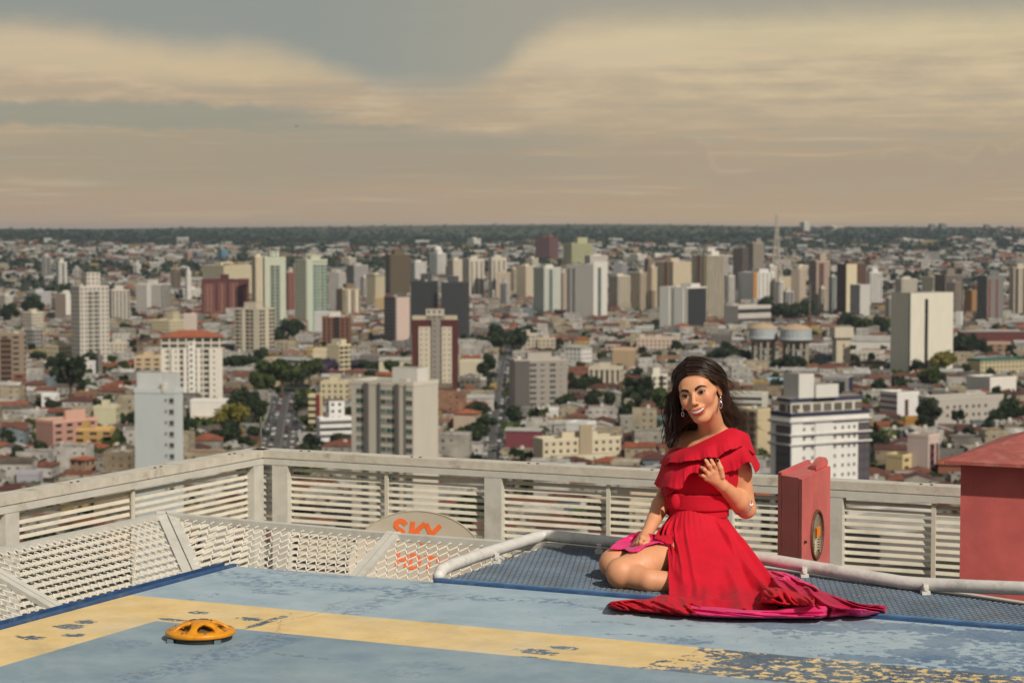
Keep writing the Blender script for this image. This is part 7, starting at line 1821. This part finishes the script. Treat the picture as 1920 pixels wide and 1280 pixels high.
def ridge(x, y, s=1.0, seed=0.0):
    """sharp cloth folds"""
    v = 0; a = 1.0
    for o_ in range(3):
        n_ = mnoise.noise(Vector((x * s, y * s, seed + o_ * 7))); v += a * (1 - abs(n_) * 2.2); a *= .45; s *= 2.1
    return v / 1.65
def lerpcols(cols, nu, nv, per=None):
    """cols = list of columns, each a list of points top to bottom; returns smooth grid nu x nv"""
    Cc = [np.array(cat(c, 6)) for c in cols]; m = 60
    def res(P, n):
        d = np.r_[0, np.cumsum(np.linalg.norm(np.diff(P, axis=0), axis=1))]; t = np.linspace(0, d[-1], n); return np.stack([np.interp(t, d, P[:, i]) for i in range(3)], 1)
    Cc = [res(c, nv) for c in Cc]; G = np.zeros((nu, nv, 3))
    for j in range(nv):
        row = np.array(cat([c[j] for c in Cc], 8)); G[:, j] = np.stack([np.interp(np.linspace(0, len(row) - 1, nu), np.arange(len(row)), row[:, i]) for i in range(3)], 1)
    return G
def normals(G):
    du = np.gradient(G, axis=0); dv = np.gradient(G, axis=1); n = np.cross(du, dv); l = np.linalg.norm(n, axis=2, keepdims=True); n = n / np.maximum(l, 1e-9)
    flip = (n @ np.array([.09, .99, -.1])) > 0; return n * np.where(flip.mean() > .5, -1, 1)
def grid_obj(name, G, m, parent, thick=.0015):
    nu, nv = G.shape[:2]; N = normals(G); V1 = (G - ORGn).reshape(-1, 3); V2 = (G - N * thick - ORGn).reshape(-1, 3)
    i, j = np.meshgrid(np.arange(nu - 1), np.arange(nv - 1), indexing='ij'); a = (i * nv + j).ravel(); q = np.stack([a, a + nv, a + nv + 1, a + 1], 1); k = nu * nv
    q2 = q[:, ::-1] + k; e = []
    for seq in ([x * nv for x in range(nu)], [x * nv + nv - 1 for x in range(nu)], list(range(nv)), [(nu - 1) * nv + x for x in range(nv)]):
        e += [[s0, s1, s1 + k, s0 + k] for s0, s1 in zip(seq, seq[1:])]
    Qq = np.concatenate([q, q2, np.array(e)])
    return obj(name, np_mesh(name, np.concatenate([V1, V2]), Qq, m), parent)
def ruffle(name, cols, waves, amp, seed, m=RED, nu=180, nv=22):
    G = lerpcols(cols, nu, nv); N = normals(G); u = np.linspace(0, 1, nu)[:, None]; v = np.linspace(0, 1, nv)[None, :]
    w_ = np.array([mnoise.noise(Vector((a * waves * 2.4, seed, 1.7))) * 2.6 + mnoise.noise(Vector((a * waves * 6, seed, 5.7))) * .9 for a in u[:, 0]])[:, None]
    w2 = np.array([mnoise.noise(Vector((a * waves * 2.0, seed + 4, 9.7))) * 2.2 for a in u[:, 0]])[:, None]
    G = G + N * (amp * 1.25 * w_ * v ** 2.4)[..., None]; G[..., 2] += amp * .8 * w2 * v ** 2.6
    G = G + N * (.0015 * np.sin(2 * math.pi * waves * 4.3 * u + 2) * v ** 5)[..., None]
    return grid_obj(name, G, m, dress)
def col2(a, b, bulge=.012):
    a, b = A(*a), A(*b); mid_ = (a + b) / 2 + np.array([-.2, -1, .3]) * bulge; return [a, mid_, b]
ruffle('upper_ruffle', [col2(*c) for c in (((1268, 838, 8.02), (1250, 866, 8.02)), ((1256, 842, 7.915), (1238, 869, 7.885)), ((1275, 839, 7.835), (1262, 868, 7.775)), ((1294, 837, 7.80), (1290, 863, 7.715)), ((1318, 826, 7.79), (1322, 859, 7.70)), ((1346, 812.5, 7.795), (1350, 852, 7.70)), ((1369, 802, 7.81), (1377, 842, 7.72)), ((1386, 806, 7.80), (1396, 838, 7.765)), ((1401, 812, 7.84), (1410, 850, 7.81)), ((1404, 815, 7.92), (1415, 850, 7.92)), ((1388, 810, 7.99), (1404, 846, 8.02)))], 6.5, .0045, 1.0)
ruffle('lower_ruffle', [col2(*c) for c in (((1262, 852, 8.03), (1240, 902, 8.03)), ((1246, 856, 7.915), (1228, 908, 7.88)), ((1262, 861, 7.84), (1250, 915, 7.76)), ((1280, 860, 7.79), (1274, 912, 7.705)), ((1296, 857, 7.77), (1293, 889, 7.72)), ((1320, 853, 7.76), (1313, 887, 7.715)), ((1350, 846, 7.755), (1356, 886, 7.735)), ((1375, 832, 7.765), (1382, 879, 7.755)), ((1393, 822, 7.785), (1403, 866, 7.765)), ((1402, 824, 7.83), (1418, 889, 7.80)), ((1404, 824, 7.90), (1425, 873, 7.89)), ((1394, 818, 7.98), (1415, 868, 8.01)))], 7.5, .0055, 2.4)
# back of the left side of the lower tier hanging under the arm
ruffle('under_ruffle', [col2(*c) for c in (((1247, 885, 8.02), (1241, 922, 8.03)), ((1245, 890, 7.93), (1240, 925, 7.93)), ((1262, 895, 7.86), (1252, 930, 7.84)), ((1285, 895, 7.82), (1272, 916, 7.80)))], 2.0, .004, .3, nu=60)

def zbase(p): return .003 + .016 * math.exp(-((toD(p)[1] - .022) / .035) ** 2)
def on_(px, py):
    z = .01
    for _ in range(4): z = zbase(on(px, py, z)) + .002
    return np.array(on(px, py, z))
# skirt: columns from the belt to the floor, slit edge first, round the front, the right side and the back
SKC = [[A(1266, 960, 7.83), A(1247, 985, 7.80), A(1239, 1008, 7.745), A(1249, 1022, 7.665), A(1254, 1055, 7.54), A(1253, 1088, 7.45), on_(1255, 1117)],
       [A(1272, 958, 7.795), A(1266, 985, 7.76), A(1262, 1010, 7.70), A(1266, 1032, 7.62), A(1268, 1065, 7.50), A(1270, 1095, 7.42), on_(1272, 1126)],
       [A(1290, 956, 7.775), A(1290, 985, 7.74), A(1292, 1010, 7.69), A(1296, 1038, 7.60), A(1300, 1070, 7.49), A(1304, 1100, 7.40), on_(1304, 1130), on_(1306, 1146)],
       [A(1315, 955, 7.78), A(1322, 985, 7.745), A(1328, 1012, 7.70), A(1338, 1042, 7.62), A(1346, 1075, 7.51), A(1354, 1104, 7.41), on_(1358, 1135), on_(1362, 1152)],
       [A(1338, 955, 7.80), A(1352, 985, 7.77), A(1364, 1012, 7.735), A(1380, 1045, 7.66), A(1394, 1078, 7.56), A(1408, 1107, 7.45), on_(1420, 1134), on_(1426, 1151)],
       [A(1352, 957, 7.85), A(1371, 985, 7.83), A(1388, 1010, 7.80), A(1409, 1040, 7.75), A(1430, 1072, 7.66), A(1446, 1096, 7.56), on_(1462, 1118), on_(1470, 1134)],
       [A(1352, 957, 7.92), A(1372, 985, 7.92), A(1391, 1010, 7.90), A(1412, 1037, 7.86), A(1434, 1065, 7.80), A(1450, 1086, 7.73), on_(1474, 1106)],
       [A(1335, 957, 7.98), A(1350, 985, 8.02), A(1365, 1010, 8.03), A(1385, 1033, 8.02), A(1408, 1055, 7.98), A(1425, 1070, 7.95), on_(1442, 1078)],
       [A(1300, 957, 7.98), A(1305, 985, 8.05), A(1310, 1010, 8.10), A(1318, 1030, 8.12), A(1325, 1048, 8.12), A(1330, 1058, 8.13), on_(1336, 1058)]]
nu, nv = 220, 90; G = lerpcols(SKC, nu, nv); N = normals(G)
u = np.linspace(0, 1, nu)[:, None]; v = np.linspace(0, 1, nv)[None, :]
fold = np.zeros((nu, nv))
def crease(u0, u1, w_, amp, v0, v1, sharp=1.0):
    """a fold line running from u0 at the belt to u1 at the hem"""
    global fold
    c = u0 + (u1 - u0) * v ** .8; d = (u - c) / (w_ * (.5 + v)); fold = fold + 1.5 * amp * np.exp(-np.abs(d) ** (2 * sharp)) * np.clip((v - v0) / .12, 0, 1) * np.clip((v1 - v) / .15 + .0, 0, 1)
crease(.46, .62, .020, .016, .02, 1.2); crease(.50, .54, .016, -.014, .10, 1.2); crease(.42, .44, .018, .010, .3, 1.2); crease(.36, .36, .022, -.008, .45, 1.2)
crease(.22, .27, .016, .007, .05, .75); crease(.12, .20, .014, .009, .02, .65); crease(.06, .12, .012, .009, .02, .5); crease(.30, .30, .02, .007, .5, 1.2); crease(.56, .70, .02, .014, .05, 1.2); crease(.64, .76, .018, -.010, .1, 1.2)
crease(.16, .07, .012, -.006, .02, .6); crease(.02, .045, .01, .008, .0, .45); crease(.26, .22, .014, -.005, .55, 1.2)
rn = np.array([[mnoise.noise(Vector((a * 6 - b * 1.5, b * 1.2, 3.1))) for b in np.linspace(0, 1, nv)] for a in np.linspace(0, 1, nu)])
rn2 = np.array([[mnoise.noise(Vector((a * 22, b * 5, 8.1))) for b in np.linspace(0, 1, nv)] for a in np.linspace(0, 1, nu)])
gath = .0009 * np.sin(2 * math.pi * 26 * u + 3 * np.sin(9 * u)) * np.exp(-v / .16)
G = G + N * ((fold + rn * .010 * v ** .8 + rn2 * .002 * v + gath) * np.clip(np.minimum(u / .012, 1), .2, 1))[..., None]
dr = np.clip((v - .90) / .10, 0, 1) * np.ones((nu, 1)); G[..., 2] = np.maximum(G[..., 2] + .010 * dr * np.sin(u * 60 + rn * 8), [[zbase(p_) for p_ in r_] for r_ in G])
grid_obj('skirt', G, RED, dress, .002)
# lap piece with the pink lining showing over the far thigh
def drape_all(px, py, eps, dflt=7.85):
    d = np.stack([(px - 960) / F, CP + (640 - py) / F * SP, -SP + (640 - py) / F * CP], -1); d = d / d[..., 1:2]; o_ = np.array([0, 0, H]); t = np.full(px.shape, 7.3)
    for _ in range(60):
        s_ = SB(o_ + d * t[..., None]) - eps; t = np.where(s_ < .0005, t, t + np.maximum(s_ * .9, .0006))
    t = np.where(t > 8.25, dflt, t); return o_ + d * t[..., None]
def patch(name, top, bot, m, eps, nu=50, nv=16, amp=.004, seed=0., parent=dress, bump=None, dflt=7.85):
    def rs(P, n):
        P = np.array(P, 'f8'); d = np.r_[0, np.cumsum(np.linalg.norm(np.diff(P, axis=0), axis=1))]; t = np.linspace(0, d[-1], n); return np.stack([np.interp(t, d, P[:, i]) for i in range(2)], 1)
    a, b = rs(top, nu), rs(bot, nu); G = np.zeros((nu, nv, 3))
    f_ = np.linspace(0, 1, nv)[None, :, None]; q = a[:, None] * (1 - f_) + b[:, None] * f_
    e_ = np.array([[eps + amp * (1 + ridge(i / nu * 4, j / nv * 2, 1.2, seed)) for j in range(nv)] for i in range(nu)]); G = drape_all(q[..., 0], q[..., 1], e_, dflt)
    for _ in range(6): G[1:-1, 1:-1] = (G[1:-1, 1:-1] * 2 + G[2:, 1:-1] + G[:-2, 1:-1] + G[1:-1, 2:] + G[1:-1, :-2]) / 6
    return grid_obj(name, G, m, parent, .0015)
patch('lap_lining', [(1143, 1027), (1158, 1014), (1178, 1004), (1199, 995), (1214, 999), (1232, 1003), (1252, 1010)], [(1150, 1029), (1168, 1029), (1184, 1034), (1196, 1033), (1212, 1022), (1235, 1016), (1256, 1022)], PINK, .006, seed=1.)
patch('lap_fold', [(1236, 992), (1246, 980), (1256, 966), (1266, 960)], [(1226, 1008), (1238, 1012), (1250, 1018), (1262, 1020)], RED, .012, seed=4., dflt=7.80)

sp_ = np.array([(1289, 801), (1283, 807), (1276, 816), (1270, 827), (1267, 838)], 'f8'); st_ = drape_all(sp_[:, 0], sp_[:, 1], np.full(5, .002), 7.93)
mb = MB(); mb.tube([xs_(p_) for p_ in st_], .0014, 5); mb.build('shoulder_strap', mat('strap_brown', lin(110, 66, 44), .6), dress, smooth=True)
# the train: crumpled sheets lying on grating and deck
def soft(x, y, seed):
    a = mnoise.noise(Vector((x, y, seed))); b = mnoise.noise(Vector((x * 2.3 + 4, y * 2.1, seed + 5)))
    return math.sqrt((1 - min(1, abs(a) * 2.4)) ** 2 + .002) * .85 + (1 - min(1, abs(b) * 2.4)) * .22
def sheet(name, top, bot, m, hgt, seed, nu=150, nv=60, fs=5.0, famp=.03, aspect=.45, z0=.019, edge=.12, curlp=.0):
    def rs(P, n):
        P = np.array(cat([np.array([p[0], p[1], 0.]) for p in P], 8))[:, :2]; d = np.r_[0, np.cumsum(np.linalg.norm(np.diff(P, axis=0), axis=1))]; t = np.linspace(0, d[-1], n); return np.stack([np.interp(t, d, P[:, i]) for i in range(2)], 1)
    a, b = rs(top, nu), rs(bot, nu); G = np.zeros((nu, nv, 3))
    for i in range(nu):
        A0_, B0_ = np.array(on(*a[i], .005)), np.array(on(*b[i], .005)); uu = i / (nu - 1)
        for j in range(nv):
            f_ = j / (nv - 1); q = A0_ * (1 - f_) + B0_ * f_
            e = min(1, min(f_, 1 - f_) / edge) ** .6 * min(1, min(uu, 1 - uu) / .04) ** .5
            wx_ = mnoise.noise(Vector((uu * 3, f_ * 2, seed))) * .8
            fd = soft(uu * fs * aspect * 1.3 + wx_ * .6 - f_ * 1.2, f_ * 2.6 - uu * fs * .35 + wx_, seed)
            zb_ = zbase(q); z = zb_ + e * ((z0 - .019) + hgt * math.sin(math.pi * min(1, f_ + .05)) ** .7 * (1 + .35 * math.sin(uu * 9 + seed)) + famp * max(0, fd)) 
            # height pushes the point up in the picture: keep its outline by sliding the plan point nearer
            G[i, j] = np.array([q[0], q[1], max(z, zb_ + .001)])
            k = (z - zb_) / H; G[i, j, :2] *= (1 - k * .85)
    for _ in range(3): G[1:-1, 1:-1] = (G[1:-1, 1:-1] * 2 + G[2:, 1:-1] + G[:-2, 1:-1] + G[1:-1, 2:] + G[1:-1, :-2]) / 6
    return grid_obj(name, G, m, dress, .002)
sheet('train_front', [(1139, 1131), (1150, 1126), (1180, 1123), (1215, 1124), (1250, 1122), (1285, 1126), (1320, 1130)], [(1140, 1137), (1160, 1143), (1195, 1146), (1230, 1149), (1262, 1152), (1290, 1154), (1320, 1156)], RED, .022, 2.0, fs=6.5, famp=.020, aspect=.9)
sheet('train_lining', [(1286, 1133), (1330, 1136), (1380, 1140), (1430, 1143), (1480, 1143), (1530, 1140), (1560, 1140)], [(1290, 1153), (1330, 1156), (1390, 1158), (1450, 1158.5), (1500, 1158.5), (1540, 1158), (1556, 1152)], PINK, .014, 5.0, fs=3.6, famp=.012, aspect=.5, z0=.028)
sheet('train_fold', [(1440, 1072), (1470, 1078), (1500, 1090), (1540, 1106), (1590, 1124), (1625, 1133), (1662, 1134)], [(1462, 1128), (1490, 1146), (1520, 1156), (1550, 1157), (1585, 1154), (1625, 1148), (1661, 1147)], ROSE, .030, 9.0, fs=5.0, famp=.024, aspect=.5)
sheet('train_red', [(1430, 1100), (1455, 1100), (1480, 1104), (1505, 1112), (1530, 1122)], [(1424, 1132), (1445, 1138), (1470, 1143), (1500, 1146), (1528, 1146)], RED, .040, 12.0, nu=90, fs=5.5, famp=.026, aspect=.6, z0=.026)
sheet('train_tail', [(1560, 1143), (1590, 1140), (1615, 1139), (1640, 1143)], [(1552, 1157), (1585, 1155), (1615, 1157), (1650, 1156)], PINK, .016, 15.0, nu=70, nv=30, fs=3, famp=.016, z0=.022)
sheet('train_back', [(1436, 1068), (1455, 1069), (1476, 1073), (1500, 1084), (1530, 1098)], [(1446, 1090), (1465, 1096), (1490, 1104), (1515, 1110), (1540, 1112)], PINK, .018, 18.0, nu=90, nv=36, fs=4, famp=.020, z0=.02)
# scrap of dress hem by the far knee
mb = MB(); mb.ball(xs_(A(1139, 1104, 7.62)), (.014, .02, .012), 10, 6); mb.build('hem_scrap', ROSE, dress, smooth=True)
